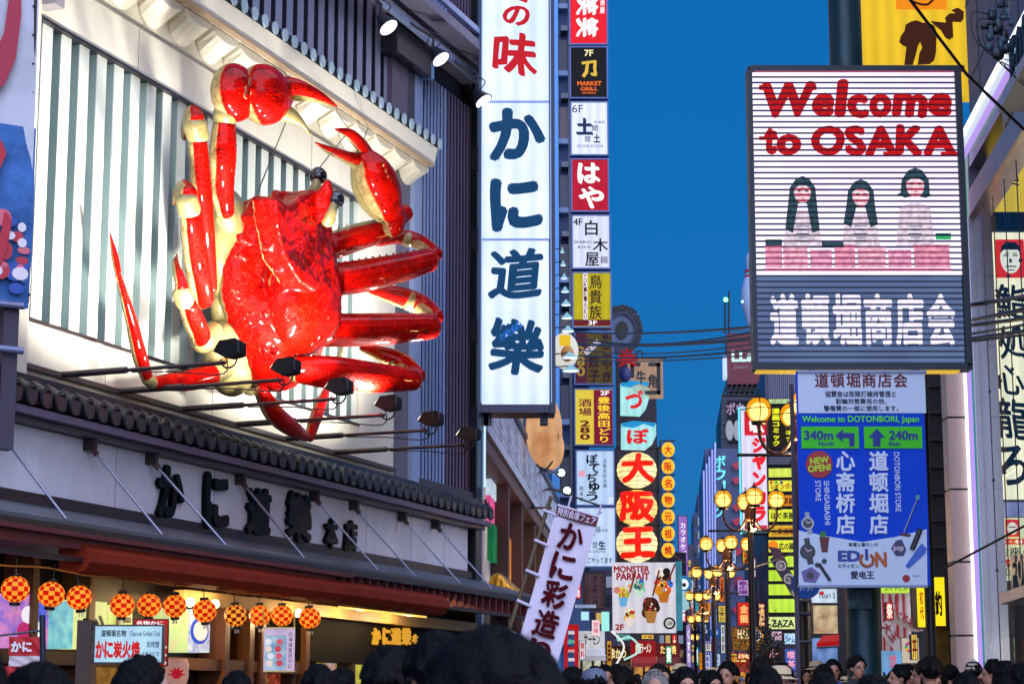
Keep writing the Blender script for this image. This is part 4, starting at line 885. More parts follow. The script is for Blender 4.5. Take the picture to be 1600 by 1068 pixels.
for i, ch in enumerate('大阪名物元祖焼'):
    cy = 702 + i * 26.2; t = thing('small_lantern', 'small orange lantern with one red character, ' + ('top', 'second', 'third', 'fourth', 'fifth', 'sixth', 'lowest')[i] + ' on the ladder frame', 'lantern', H.P(1044, cy + 10), 'small orange lanterns on the ladder frame')
    MB().ball(H.P(1044, cy, .1), (.29, .2, .33), 16, 12).build('paper_shade', glow('#ffb428', 1.15), t); write(t, H, ch, 1038, cy - 7, 1050, cy + 7, paint('#c01810', 1), ('bold', .035), n=.32, name='character')
    MB().tube([H.P(1044, cy - 10, .1), H.P(1044, cy - 14, .1)], .03, 6).build('hook', BLACK, t)
bk = thing('old_facade', 'dark building mass behind the giant lanterns on the left of the street', 'building', sfront(93).P(1000, 1000))
MB().box(sfront(93), sfront(93).uv(962, 600)[0], sfront(93).uv(1028, 900)[0], 0, sfront(93).uv(980, 560)[1], -18, 0).build('wall', mat('#352c3c', .6, vary=.3), bk)
for i in range(5): MB().box(sfront(93), sfront(93).uv(964 + i * 12, 900)[0], sfront(93).uv(972 + i * 12, 900)[0], 6, 8, 0, .06).build('window', mat('#181828', .2), bk)

# ------------------------------------------------------------------ parfait poster
Q = front(66)
pf = thing('dessert_poster', 'white hanging poster with red MONSTER PARFAIT lettering and six colourful desserts', 'poster', Q.P(1006, 988))
MB().pbox(Q, 957, 878, 1056, 988, -.12, 0).build('board', glow('#e8e4ee', .8, vary=.1), pf)
MB().pbox(Q, 1056.5, 876, 1066, 984, -.5, -.05).build('striped_side', glow('#4aa8c0', .6, vary=.5, vs=4), pf)
MR = paint('#a01828', .8)
write(pf, Q, 'MONSTER', 959, 883, 1015, 894, MR, ('bold', .05)); write(pf, Q, 'PARFAIT', 963, 894, 1015, 906, MR, ('bold', .05)); write(pf, Q, '2F', 961, 974, 975, 984, MR, ('bold', .05))
def dessert(cx, cy, s_, cols, cup):
    for j, (dx, dy, r_, c_) in enumerate(cols): MB().pdisc(Q, cx + dx * s_, cy + dy * s_, r_ * s_, .002 + j * .003, .012 + j * .003, 14).build('dessert_print', paint(c_, .85), pf)
    for j in range(26):
        a = random.uniform(0, 2 * PI); d_ = random.uniform(0, 8) * s_; MB().pdisc(Q, cx + d_ * math.cos(a), cy - 3 * s_ + d_ * 1.1 * math.sin(a), random.uniform(.6, 1.9) * s_, .03, .034 + j * .0004, 7).build('topping_print', paint(random.choice([c_[3] for c_ in cols] + ['#f0e8d0', '#3a2018', '#e04040']), .85), pf)
    MB().ppoly(Q, [(cx - 7 * s_, cy + 4 * s_), (cx + 7 * s_, cy + 4 * s_), (cx + 4 * s_, cy + 17 * s_), (cx - 4 * s_, cy + 17 * s_)], .001, .03).build('cup_print', paint(cup, .8), pf)
dessert(974, 928, 1.1, ((0, -2, 7, '#c8c820'), (-3, -6, 4, '#e0d030'), (4, 0, 5, '#a0a818'), (-9, -6, 5, '#d08070'), (9, -12, 3, '#e0a060')), '#6ab0e0')
dessert(999, 916, 1.0, ((0, -2, 7, '#20a080'), (3, -8, 4, '#3060c0'), (-4, -1, 5, '#1a7a50'), (4, 4, 5, '#60c890')), '#c8e8d0')
dessert(1037, 915, 1.5, ((0, -8, 8, '#201818'), (-4, -14, 5, '#eee4d8'), (3, -15, 4, '#181010'), (-6, -3, 4, '#d83030'), (0, 0, 6, '#e8b020'), (6, -2, 4, '#3070d0'), (3, 4, 5, '#e06020'), (-5, 4, 5, '#d89010')), '#c07018')
dessert(1017, 948, 1.45, ((0, -2, 9, '#3a1814'), (-3, -6, 5, '#5a2a1c'), (5, 1, 5, '#2a100c'), (-4, 6, 6, '#4a2018')), '#b07838')
dessert(984, 960, 1.0, ((0, -2, 8, '#f0e8c0'), (-4, -1, 3, '#181818'), (4, -4, 4, '#c03020'), (3, 3, 5, '#e0c050'), (-6, 5, 4, '#e8b040')), '#f0e0d0')
MB().pdisc(Q, 1046, 973, 9.5, .0, .02, 26).build('round_mark', paint('#1c2420', .5), pf); MB().pdisc(Q, 1046, 973, 6.5, .02, .025, 24).build('round_mark', paint('#d0d8d0', .8), pf); write(pf, Q, 'CAFE', 1041, 970, 1051, 976, paint('#1c2420'), ('bold', .03), n=.03)
for x, y, x2, y2 in ((1030, 890, 1020, 930), (1055, 880, 1045, 905), (993, 893, 984, 925)): MB().tube([Q.P(x, y, .04), Q.P(x2, y2, .04)], .03, 5).build('wafer_print', paint('#7a3020', .7), pf)

# ------------------------------------------------------------------ slanted cloth banner in the middle
N = front(21)
nb = thing('slanted_banner', 'white cloth banner with maroon crab characters leaning on a bamboo pole', 'banner', N.P(845, 1068))
TB = Turn(N, 904, 796, -16.2)
k = 21 / 3251
nbm = MB(); wd = 34 * k; ht = 330 * k
vs = [TB.pt(-wd + 2 * wd * i / 8, -ht * j / 16, .015 * math.sin(i * .9 + j * .7)) for j in range(17) for i in range(9)]
nbm.add(vs, [(j * 9 + i, (j + 1) * 9 + i, (j + 1) * 9 + i + 1, j * 9 + i + 1) for j in range(16) for i in range(8)], True)
nbm.build('cloth', mat('#e4dcf2', .7, vary=.15, vs=2, bump=.3, bs=5), nb)
NB = mat('#4a0410', .7, spec=.1)
MB().add([TB.pt(a, b, .02) for a, b in ((-wd, -.02), (-wd, -19 * k), (wd, -19 * k), (wd, -.02))], [(0, 1, 2, 3)]).build('heading_strip', mat('#5c1426', .6), nb)
write(nb, TB, '特別会席フェア', 0, 0, 0, 0, mat('#e8e0f4', .6), ('bold', .015), uvb=(-wd * .92, -17 * k, wd * .92, -4 * k), n=.03)
for i, ch in enumerate('かに彩造り'): write(nb, TB, ch, 0, 0, 0, 0, NB, ('brush', .035), uvb=(-19 * k, -(24 + 47 * i + 44) * k, 20 * k, -(24 + 47 * i) * k), n=.03, name='character', warp=.02)
MB().tube([TB.pt(-wd - .09, .06, -.05), TB.pt(-wd - .14, -ht, -.05)], .022, 8).build('bamboo_pole', mat('#6a5a3c', .5, vary=.4, vs=4), nb)
for j in range(5): MB().tube([TB.pt(-wd - .13, -.1 - .32 * j, -.02), TB.pt(-wd + .02, -.12 - .32 * j, .01)], .018, 6).build('loop', mat('#d0c8e0'), nb)
MB().tube([TB.pt(-wd * .5, .12, 0), TB.pt(-wd * .5, 0, 0)], .012, 5).build('loop', mat('#d0c8e0'), nb); MB().tube([TB.pt(wd * .95, .13, 0), TB.pt(wd * .95, 0, 0)], .012, 5).build('loop', mat('#d0c8e0'), nb)
MB().tube([TB.pt(-wd - .1, .13, 0), TB.pt(wd, .10, 0)], .01, 5).build('top_rod', BLACK, nb)

# ------------------------------------------------------------------ big screen
E_ = front(27)
def led(h, s_=1.0, dark='#2c2c54', period=.0795, duty=.36):
    key = ('led', h, s_, dark, duty)
    if key in MC: return MC[key]
    m = bpy.data.materials.new('screen'); m.use_nodes = True; n = m.node_tree; b = n.nodes['Principled BSDF']; lk = n.links.new
    g = n.nodes.new('ShaderNodeNewGeometry'); sx = n.nodes.new('ShaderNodeSeparateXYZ'); lk(g.outputs['Position'], sx.inputs[0])
    d = n.nodes.new('ShaderNodeMath'); d.operation = 'DIVIDE'; d.inputs[1].default_value = period; lk(sx.outputs[2], d.inputs[0])
    fr_ = n.nodes.new('ShaderNodeMath'); fr_.operation = 'FRACT'; lk(d.outputs[0], fr_.inputs[0])
    r = n.nodes.new('ShaderNodeValToRGB'); e = r.color_ramp.elements
    e[0].position = 0; e[0].color = (*lin(dark), 1); e[1].position = duty; e[1].color = (*lin(dark), 1)
    x = e.new(duty + .1); x.color = (*lin(h), 1); x = e.new(.92); x.color = (*lin(h), 1); x = e.new(1.0); x.color = (*lin(dark), 1)
    lk(fr_.outputs[0], r.inputs[0])
    tx = n.nodes.new('ShaderNodeTexNoise'); tx.inputs['Scale'].default_value = 14 if h not in ('#f4ecff', '#40506c') else 1.2; tx.inputs['Detail'].default_value = 4; lk(g.outputs['Position'], tx.inputs['Vector'])
    rr_ = n.nodes.new('ShaderNodeValToRGB'); k_ = .86 if h in ('#f4ecff', '#40506c', '#d01010', '#fff4ff') else .7; rr_.color_ramp.elements[0].position = .4; rr_.color_ramp.elements[0].color = (k_, k_ * .96, k_ * 1.05, 1); rr_.color_ramp.elements[1].position = .6; rr_.color_ramp.elements[1].color = (1, 1, 1, 1); lk(tx.outputs[0], rr_.inputs[0])
    mu = n.nodes.new('ShaderNodeMixRGB'); mu.blend_type = 'MULTIPLY'; mu.inputs[0].default_value = 1; lk(r.outputs[0], mu.inputs[1]); lk(rr_.outputs[0], mu.inputs[2]); lk(mu.outputs[0], b.inputs['Emission Color']); b.inputs['Emission Strength'].default_value = s_ * .84
    b.inputs['Base Color'].default_value = (.004, .004, .006, 1); b.inputs['Roughness'].default_value = .5; b.inputs['Specular IOR Level'].default_value = .08
    if h not in ('#f4ecff', '#40506c'): m.cycles.emission_sampling = 'NONE'
    MC[key] = m; return m
scn = thing('video_screen', 'large street video screen reading Welcome to OSAKA with three long-haired women', 'screen', E_.P(1340, 578))
CB = mat('#0d2030', .4, .2)
MB().pbox(E_, 1173, 104, 1511, 576, -.35, -.03).build('casing', CB, scn)
for q in ((1172, 102, 1507, 110), (1176, 567, 1512, 577), (1172.5, 110, 1180, 567), (1501, 110, 1511, 567)): MB().pbox(E_, *q, -.029, .06).build('border', CB, scn)
MB().pbox(E_, 1179, 109, 1504, 429, -.029, 0).build('bright_picture', led('#f4ecff', 1.3, '#282046', duty=.24), scn)
MB().pbox(E_, 1180, 429.5, 1505, 568, -.029, 0).build('dark_picture', led('#40506c', 2.2, '#1c2438', duty=.26), scn)
MB().pbox(E_, 1180, 111, 1502, 113, 0, .004).build('pink_line', paint('#e04878', .9), scn)
LR_ = led('#d00c0c', .95, '#5a0818', duty=.26)
for st, a, b, c, d in (('W', 1186, 128, 1272, 184), ('e', 1268, 146, 1304, 184), ('l', 1304, 124, 1322, 184), ('c', 1322, 146, 1356, 184), ('o', 1356, 146, 1392, 184), ('m', 1393, 146, 1448, 184), ('e', 1449, 146, 1488, 184),
                       ('t', 1191, 199, 1213, 243), ('o', 1211, 209, 1251, 243), ('O', 1266, 195, 1320, 243), ('S', 1318, 195, 1352, 243), ('A', 1350, 195, 1400, 243), ('K', 1398, 195, 1442, 243), ('A', 1440, 195, 1492, 243)):
    write(scn, E_, st, a, b, c, d, LR_, ('round', .06), n=.008, name='letter', shear=.06, warp=.02)
for a in ((1186, 133, 1206, 141), (1258, 133, 1276, 141), (1380, 237, 1406, 243), (1352, 237, 1364, 243), (1470, 237, 1496, 243), (1186, 213, 1216, 219)): plate(scn, E_, *a, LR_, .0085, 'letter_serif')
FACE2 = led('#e0909c', .95, '#a03050'); HAIR = led('#34505c', 1.0, '#142832', duty=.3); FACE = led('#fce4e8', 1.1, '#b03858', duty=.36); CLO = led('#f0e4f0', 1.05, '#806078', duty=.28); BLU = led('#90b8c0', .8, '#284050')
for cx, top, fw, fh, hl in ((1254, 277, 17, 38, 62), (1345, 282, 17, 38, 48), (1430, 264, 18, 42, 18)):
    mid = top + fh * .55
    pts = [(cx - fw * .6, top + 2), (cx, top - 2), (cx + fw * .6, top + 2), (cx + fw + 3, top + 16), (cx + fw + 5, mid + 16), (cx + fw + 10, mid + hl), (cx + fw - 2, mid + hl + 4), (cx + fw * .4, mid + 20), (cx - fw * .4, mid + 20), (cx - fw + 2, mid + hl + 4), (cx - fw - 10, mid + hl - 2), (cx - fw - 5, mid + 14), (cx - fw - 3, top + 16)]
    MB().ppoly(E_, pts, .002, .006).build('hair_picture', HAIR, scn)
    MB().ppoly(E_, [(cx - 30, 385), (cx - 24, mid + 38), (cx - 8, mid + 30), (cx + 8, mid + 30), (cx + 24, mid + 38), (cx + 30, 385)], .001, .004).build('dress_picture', CLO, scn)
    MB().pdisc(E_, cx, mid + 2, fw * .78, .006, .010, 22, fh * .46).build('face_picture', FACE, scn)
    MB().ppoly(E_, [(cx - fw * .75, mid - 3), (cx - fw * .7, mid - 14), (cx, mid - 20), (cx + fw * .7, mid - 14), (cx + fw * .75, mid - 3), (cx + fw * .3, mid - 8), (cx - fw * .3, mid - 8)], .010, .013).build('fringe_picture', HAIR, scn)
    for sx_ in (-1, 1): plate(scn, E_, cx + sx_ * 6 - 2, mid - 1, cx + sx_ * 6 + 3, mid + 1.5, HAIR, .014, 'eye_picture')
    plate(scn, E_, cx - 3, mid + 11, cx + 3, mid + 12.5, FACE2, .014, 'mouth_picture')
    for j in range(5): plate(scn, E_, cx - 10 + (j % 2) * 3, 352 + j * 6, cx + 10 - (j % 2) * 3, 354 + j * 6, BLU, .007, 'dress_pattern')
PK = led('#f8a8c0', 1.05, '#a03058', duty=.24)
for j, (a, b) in enumerate(((1196, 1222), (1224, 1262), (1266, 1300), (1304, 1336), (1340, 1384), (1388, 1424), (1428, 1484))): plate(scn, E_, a, 382 + (j % 3) * 4, b, 418, led(('#f4a8c0', '#f8c4d4', '#f4b4d0')[j % 3], 1.05, '#b05878'), .011 + .002 * (j % 2), 'gift_box')
plate(scn, E_, 1194, 419, 1486, 423, PK, .015, 'gift_box'); plate(scn, E_, 1462, 364, 1486, 374, led('#20c860', .9), .012, 'gift_box'); plate(scn, E_, 1196, 374, 1222, 384, HAIR, .018, 'gift_box'); plate(scn, E_, 1284, 378, 1318, 386, HAIR, .018, 'gift_box')
for i, ch in enumerate('道頓堀商店会'): write(scn, E_, ch, 1203 + i * 49, 458, 1248 + i * 49, 541, led('#fff4ff', 1.15, '#5a6480', duty=.3), ('round', .042), n=.008, name='character')
MB().pbox(E_, 1182, 577.5, 1500, 580, -.2, .02).build('glow_edge', glow('#f0c040', .8), scn)
for x in (1262, 1425): MB().pbox(E_, x, 577, x + 12, 584, -.1, .02).build('hanger', CB, scn)

pole = thing('steel_pole', 'thick dark green steel pole that carries the video screen and blue banner', 'pole', (at(1350, 1000, 27.7).x, 27.7, 0))
px_ = at(1348, 930, 27.7).x; MB().tube([(px_, 27.75, 0), (px_, 27.75, 17)], .23, 28, flat=1.0).build('shaft', mat('#1c4450', .4, .3, vary=.45, vs=2.5, bump=.3, bs=10), pole)
for v in (5.6, 9.6): MB().tube([(px_, 27.75, v), (px_, 27.75, v + .25)], .26, 24).build('collar', mat('#20343c', .4, .5), pole)
MB().pbox(front(27.45), 1326, 922, 1362, 950, -.05, .03).build('torn_sticker', mat('#5a7c84', .7, vary=.7, vs=12), pole)
# ------------------------------------------------------------------ blue direction banner
D = front(26.6)
db = thing('direction_banner', 'blue hanging banner with green distance arrows, two store names and electronics pictures', 'banner', D.P(1347, 915))
cloth(D, 1247, 580, 1448, 914, mat('#0a4ad8', .6, vary=.12, vs=.8, spec=.15), db, amp=.006, n=0)
def dp(q, h, n=.012, name='print'): return plate(db, D, *q, mat(h, .6), n, name)
dp((1247, 580, 1446, 645), '#cfe2fa'); MB().ppoly(D, [(1248, 828), (1286, 836), (1347, 846), (1400, 838), (1448, 826), (1449, 914), (1248, 914)], .008, .012).build('print', mat('#cfe2fa', .6, vary=.06), db)
MN = mat('#6a1020', .6); NVY = mat('#14244c', .6); GRN = mat('#60f028', .55); LBL = mat('#d8e8ff', .6)
def dw(s_, q, m, st=('bold', .025), **k): return write(db, D, s_, *q, m, st, n=k.pop('n', .016), **k)
for i, ch in enumerate('道頓堀商店会'): dw(ch, (1273 + i * 24.6, 583, 1295 + i * 24.6, 605), MN, ('round', .02))
dw('協賛金は街路灯維持管理と', (1289, 610, 1400, 620), NVY); dw('駐輪対策費用の他、', (1306, 622, 1385, 631), NVY); dw('警備費の一部に使用します。', (1287, 633, 1404, 642), NVY)
dw('Welcome to DOTONBORI, Japan', (1253, 649, 1436, 662), GRN)
dp((1252, 666, 1342, 700), '#38d010', .014); dp((1350, 666, 1441, 700), '#38d010', .014)
BL = mat('#12308c', .6)
dw('340m', (1256, 672, 1302, 687), BL, ('bold', .035), n=.02); dw('North', (1279, 689, 1303, 696), BL, n=.02); dw('240m', (1389, 672, 1434, 687), BL, ('bold', .035), n=.02); dw('East', (1389, 689, 1407, 696), BL, n=.02)
MB().ppoly(D, [(1305, 680), (1317, 670), (1317, 676), (1335, 676), (1335, 697), (1327, 697), (1327, 684), (1317, 684), (1317, 690)], .014, .02).build('arrow', BL, db)
MB().ppoly(D, [(1370, 669), (1383, 683), (1376, 683), (1376, 697), (1364, 697), (1364, 683), (1357, 683)], .014, .02).build('arrow', BL, db)
MB().pdisc(D, 1280, 725, 21, .012, .016, 32).build('red_disc', mat('#a81428', .5), db)
for st, y in (('NEW', 719), ('OPEN!', 731)): write(db, Turn(D, 1280, y, 6), st, 0, 0, 0, 0, mat('#b8e820', .5), ('bold', .04), uvb=(-.125 if st == 'NEW' else -.15, -.045, .125 if st == 'NEW' else .15, .045), n=.02)
for i, ch in enumerate('心斋桥店'): dw(ch, (1306, 704 + i * 33, 1336, 735 + i * 33), LBL, ('round', .03))
for i, ch in enumerate('道顿堀店'): dw(ch, (1358, 704 + i * 33, 1388, 735 + i * 33), LBL, ('round', .03))
kk = 26.6 / 3251
for st, x, y0, y1 in (('SHINSAIBASHI', 1292, 750, 820), ('STORE', 1278, 750, 783), ('DOTONBORI STORE', 1402, 705, 800)):
    write(db, Turn(D, x, (y0 + y1) / 2, -90), st, 0, 0, 0, 0, LBL, ('bold', .01), uvb=(-(y1 - y0) / 2 * kk, -4.5 * kk, (y1 - y0) / 2 * kk, 4.5 * kk), n=.016)
dw('家電と暮らしの', (1326, 847, 1372, 853), NVY); dw('ED', (1309, 859, 1345, 877), mat('#14409c', .5), ('bold', .06)); dw('N', (1367, 861, 1386, 886), mat('#b45a20', .5), ('bold', .06)); dw('エディオン', (1309, 880, 1342, 887), NVY, ('bold', .03)); dw('愛电王', (1329, 891, 1366, 904), NVY, ('bold', .035))
cu, cv = D.uv(1354, 874); ring = [D.pt(cu + 10 * kk * math.sin(a), cv - 10 * kk * math.cos(a), .02) for a in [-2.5 + 5.0 * i / 24 for i in range(25)]]
MB().tube(ring, 2.4 * kk, 6).build('power_mark', mat('#b45a20', .5), db); MB().pbox(D, 1352, 857, 1356.5, 874, .012, .03).build('power_mark', mat('#14409c', .5), db)
def watch(x, y, r, c1, c2):
    MB().ppoly(D, [(x - r * .5, y - r * 1.7), (x + r * .2, y - r * 1.8), (x + r * .8, y + r * 1.6), (x, y + r * 1.7)], .013, .017).build('watch_strap_print', mat(c2, .4), db)
    MB().pdisc(D, x, y, r, .017, .022, 24).build('watch_print', mat(c1, .3, .4), db); MB().pdisc(D, x, y, r * .72, .022, .025, 24).build('watch_dial_print', mat('#141c2c', .3), db)
    for a_ in (0.4, 2.2): MB().tube([D.P(x, y, .027), D.P(x + r * .55 * math.cos(a_), y - r * .55 * math.sin(a_), .027)], .006, 4).build('watch_hand_print', mat('#e8eef8'), db)
watch(1262, 817, 10, '#8a94a0', '#98a4b0'); watch(1262, 861, 12, '#1c2434', '#202838')
MB().ppoly(D, [(1280, 838), (1296, 838), (1293, 862), (1284, 862)], .013, .018).build('jar_print', mat('#5a1c20', .5), db); MB().pdisc(D, 1286, 834, 5, .013, .02, 12).build('plant_print', mat('#207a30', .5), db)
MB().ppoly(D, [(1252, 892), (1268, 885), (1282, 896), (1274, 910), (1256, 908)], .013, .018).build('camera_print', mat('#7060a0', .5), db); MB().pdisc(D, 1266, 898, 6, .018, .022, 16).build('camera_lens_print', mat('#141820', .3), db)
MB().tube([D.P(x, y, .02) for x, y in ((1280, 880), (1286, 890), (1297, 906))], .022, 6).build('roller_print', mat('#303844', .4), db); MB().pdisc(D, 1277, 882, 4, .013, .02, 12).build('roller_print', mat('#303844'), db); MB().pdisc(D, 1288, 876, 4, .013, .02, 12).build('roller_print', mat('#303844'), db)
MB().tube([D.P(1434, 776, .02), D.P(1412, 832, .02)], .008, 6).build('club_print', mat('#a0a8b0'), db); MB().ppoly(D, [(1406, 832), (1424, 834), (1422, 838), (1408, 836)], .013, .02).build('club_print', mat('#502028'), db); MB().pdisc(D, 1434, 776, 4, .013, .018, 10).build('club_print', mat('#4098a8'), db)
MB().ppoly(D, [(1392, 856), (1400, 844), (1409, 842), (1416, 858), (1412, 868), (1400, 868)], .013, .018).build('bottle_print', mat('#2a2860', .4), db); dw('pop', (1396, 853, 1412, 862), mat('#d8c8e0'), n=.022)
MB().tube([D.P(1438, 826, .02), D.P(1425, 858, .02)], .035, 8).build('stick_print', mat('#202028', .4), db)
MB().ppoly(D, [(1414, 884), (1440, 848), (1448, 856), (1446, 864), (1420, 888)], .013, .018).build('tube_print', mat('#2060c8', .4), db)
MB().pdisc(D, 1416, 903, 6, .013, .018, 16).build('round_logo', mat('#a02030', .5), db); dw('Japan', (1426, 897, 1438, 901), NVY, ('bold', 0))
for q in ((1246, 578, 1448, 582), (1247, 913, 1450, 917)): MB().pbox(D, *q, -.05, .04).build('rod', mat('#7888a8', .4, .4), db)
MB().pbox(D, 1240, 600, 1246, 1100, -.3, -.25).build('side_post', mat('#3c3450', .5), db)

# ------------------------------------------------------------------ glass building on the right
rb = thing('glass_building', 'glass-fronted building outlined by a white and green neon tube', 'building', R.pt(4, 0, -2))
def rp(name, m, *b): return MB().box(R, *b).build(name, m, rb)
zt = 12.6
RW = mat('#6a6478', .4, .3, vary=.15)
rp('core_wall', mat('#1c1c28', .5), .3, 26, 0, 22, -9, -3.0); rp('upper_wall', mat('#55506c', .45, vary=.2), .1, 26, zt + .3, 22, -3, -.15)
for i in range(4): rp('wall_joint', BLACK, .1, 26, 13.9 + i * 1.6, 13.93 + i * 1.6, -.15, -.14)
for i in range(9): rp('wall_joint', BLACK, 1.5 + 2.2 * i, 1.53 + 2.2 * i, zt + .3, 22, -.15, -.14)
rp('frame_post', mat('#8c8ca4', .25, .7), .05, .55, 0, zt, -.4, .0); rp('frame_post', mat('#c8c8d8', .2, .8), .55, .66, 0, 11.0, -.4, .05)
rp('frame_beam', mat('#6e6a78', .25, .7, vary=.2), .55, 26, 12.0, zt - .1, -.4, -.02); rp('gold_beam', mat('#b09080', .3, .6, vary=.2), .66, 26, 11.0, 11.5, -.4, .03)
for i in range(14): rp('soffit_slat', mat('#b0a890', .3, .5), 5 + i * .22, 5.1 + i * .22, 11.56, 12.2, -.02, .04)
for nm, c_, uo, n0 in (('neon_tube', '#f2f4ff', .02, .08), ('neon_tube', '#e4f0ff', .12, .04), ('neon_edge', '#20d868', -.08, .02), ('neon_tube', '#c8a8ff', .42, .08)):
    rp(nm, glow(c_, 2.0 if c_ == '#f2f4ff' else .8), uo - .045, uo + .045, .3, zt + uo, n0, n0 + .08)
    rp(nm, glow(c_, 2.0 if c_ == '#f2f4ff' else .8), uo, 26, zt - uo - .045, zt - uo + .045, n0, n0 + .08)
rp('dark_backing', mat('#20202c', .4), .66, 26, 5.65, 12, -2.9, -2.6)
rp('inner_room', glow('#b8a878', .45, vary=.8, vs=.5, h2='#30283a'), 1.1, 26, 0, 5.6, -2.9, -2.6)
for i in range(26): rp('ceiling_lamp', glow('#fff0b0' if i % 3 else '#a8b8ff', 3), 1.6 + .45 * i, 1.85 + .45 * i, 2.55 + (i % 2) * .25, 2.7 + (i % 2) * .25, -1.6, -1.4)
GL = bpy.data.materials.new('glass'); GL.use_nodes = True; n_ = GL.node_tree; n_.nodes.clear()
o_ = n_.nodes.new('ShaderNodeOutputMaterial'); mx = n_.nodes.new('ShaderNodeMixShader'); tr = n_.nodes.new('ShaderNodeBsdfTransparent'); gs = n_.nodes.new('ShaderNodeBsdfGlossy'); gs.inputs['Roughness'].default_value = .03; mx.inputs[0].default_value = .06; tr.inputs[0].default_value = (.92, .95, .93, 1)
n_.links.new(tr.outputs[0], mx.inputs[1]); n_.links.new(gs.outputs[0], mx.inputs[2]); n_.links.new(mx.outputs[0], o_.inputs[0])
for i in range(12): 
    for v0_, v1_ in ((.2, 5.55), (5.6, 10.95)): rp('glass_pane', GL, 1.08 + 1.3 * i - .4, 1.96 + 1.3 * i, v0_, v1_, -.06, -.045)
    MB().tube([R.pt(1.32 + 1.3 * i, .2, -.12), R.pt(1.32 + 1.3 * i, 10.9, -.12)], .012, 5).build('glass_cable', BLACK, rb)
    for v_ in (2, 4, 5.7, 7.4, 9.1): MB().ball(R.pt(1.32 + 1.3 * i, v_, -.12), .035, 8, 6).build('cable_clamp', BLACK, rb)
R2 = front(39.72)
def refl_sign(lab, x0, y0, y1, face):  # reflections in the glass, built as lit panels behind it
    t = thing('reflected_sign', lab, 'sign', R2.P(1580, y1)); MB().pbox(R2, x0, y0, 1690, y1, -.1, 0).build('panel', face, t); return t
t = refl_sign('yellow lit sign behind the glass with sideways black characters', 1545, 150, 330, glow('#f0cc38', 1.0, vary=.25, vs=.7))
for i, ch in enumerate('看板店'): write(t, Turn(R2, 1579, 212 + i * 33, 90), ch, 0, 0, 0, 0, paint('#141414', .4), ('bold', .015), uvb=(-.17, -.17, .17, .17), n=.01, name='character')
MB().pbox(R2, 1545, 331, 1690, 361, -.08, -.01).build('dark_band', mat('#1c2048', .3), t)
t = refl_sign('cream lit sign behind the glass with red face square and large black brush characters', 1549, 363, 779, glow('#f8f0d0', 1.3, vary=.12, vs=.7))
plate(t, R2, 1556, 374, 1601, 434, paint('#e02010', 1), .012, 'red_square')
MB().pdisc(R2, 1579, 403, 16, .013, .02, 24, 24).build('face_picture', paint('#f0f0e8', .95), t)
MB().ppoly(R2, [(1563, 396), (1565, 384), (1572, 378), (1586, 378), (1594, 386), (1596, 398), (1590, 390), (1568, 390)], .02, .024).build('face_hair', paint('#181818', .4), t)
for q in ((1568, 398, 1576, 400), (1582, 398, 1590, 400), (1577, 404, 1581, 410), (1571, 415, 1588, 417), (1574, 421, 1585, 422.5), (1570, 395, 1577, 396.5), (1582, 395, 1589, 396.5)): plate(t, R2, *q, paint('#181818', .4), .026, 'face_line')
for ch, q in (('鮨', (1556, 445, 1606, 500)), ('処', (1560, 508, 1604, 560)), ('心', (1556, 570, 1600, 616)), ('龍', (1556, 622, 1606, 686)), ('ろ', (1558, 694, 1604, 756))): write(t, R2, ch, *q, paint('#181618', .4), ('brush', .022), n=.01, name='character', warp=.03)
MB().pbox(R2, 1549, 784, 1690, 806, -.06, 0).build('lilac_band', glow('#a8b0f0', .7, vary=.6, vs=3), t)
t = refl_sign('smaller cream lit menu sign behind the glass with red strips, below the brush sign', 1557, 808, 906, glow('#ecedc0', .95, vary=.1))
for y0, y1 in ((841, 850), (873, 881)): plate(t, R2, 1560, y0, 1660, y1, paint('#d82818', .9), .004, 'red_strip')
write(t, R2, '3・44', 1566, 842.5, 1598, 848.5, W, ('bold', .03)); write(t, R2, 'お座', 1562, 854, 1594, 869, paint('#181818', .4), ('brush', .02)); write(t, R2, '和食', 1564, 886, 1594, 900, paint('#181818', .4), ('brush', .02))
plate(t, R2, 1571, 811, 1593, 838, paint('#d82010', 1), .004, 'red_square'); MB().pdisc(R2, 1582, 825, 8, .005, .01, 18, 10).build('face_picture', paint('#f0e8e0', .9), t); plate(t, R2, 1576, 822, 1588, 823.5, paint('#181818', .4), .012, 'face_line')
for lab, y0, y1, x0, u1 in (('blue-white outlined letters on the upper right glass wall', 62, 150, 1581, 12.0), ('dark blue letters standing on a white ledge at the right edge', 868, 922, 1583, 10.5)):
    t = thing('wall_letters', lab, 'sign', R.P(1590, y1, .3)); ua, v_ = R.uv(x0, (y0 + y1) / 2, .3); 
    va_ = R.uv(x0, y1, .3)[1]; vb_ = R.uv(x0, y0, .3)[1]
    for i, ch in enumerate('FOREVER'):
        us = ua + i * .62; write(t, R, ch, 0, 0, 0, 0, paint('#101c30', .5) if y0 < 100 else mat('#1a3c60', .3), ('bold', .05), uvb=(us, va_, us + .5, vb_), n=.34, name='letter', thick=.1)
        if y0 < 100: write(t, R, ch, 0, 0, 0, 0, glow('#b8e0ff', .9), ('bold', .08), uvb=(us - .03, va_ - .03, us + .53, vb_ + .03), n=.28, name='letter_glow')
    MB().box(R, ua - .3, ua + 5, va_ - .22, va_ - .04, -.1, .5).build('ledge', mat('#b8bcd0', .4), t)
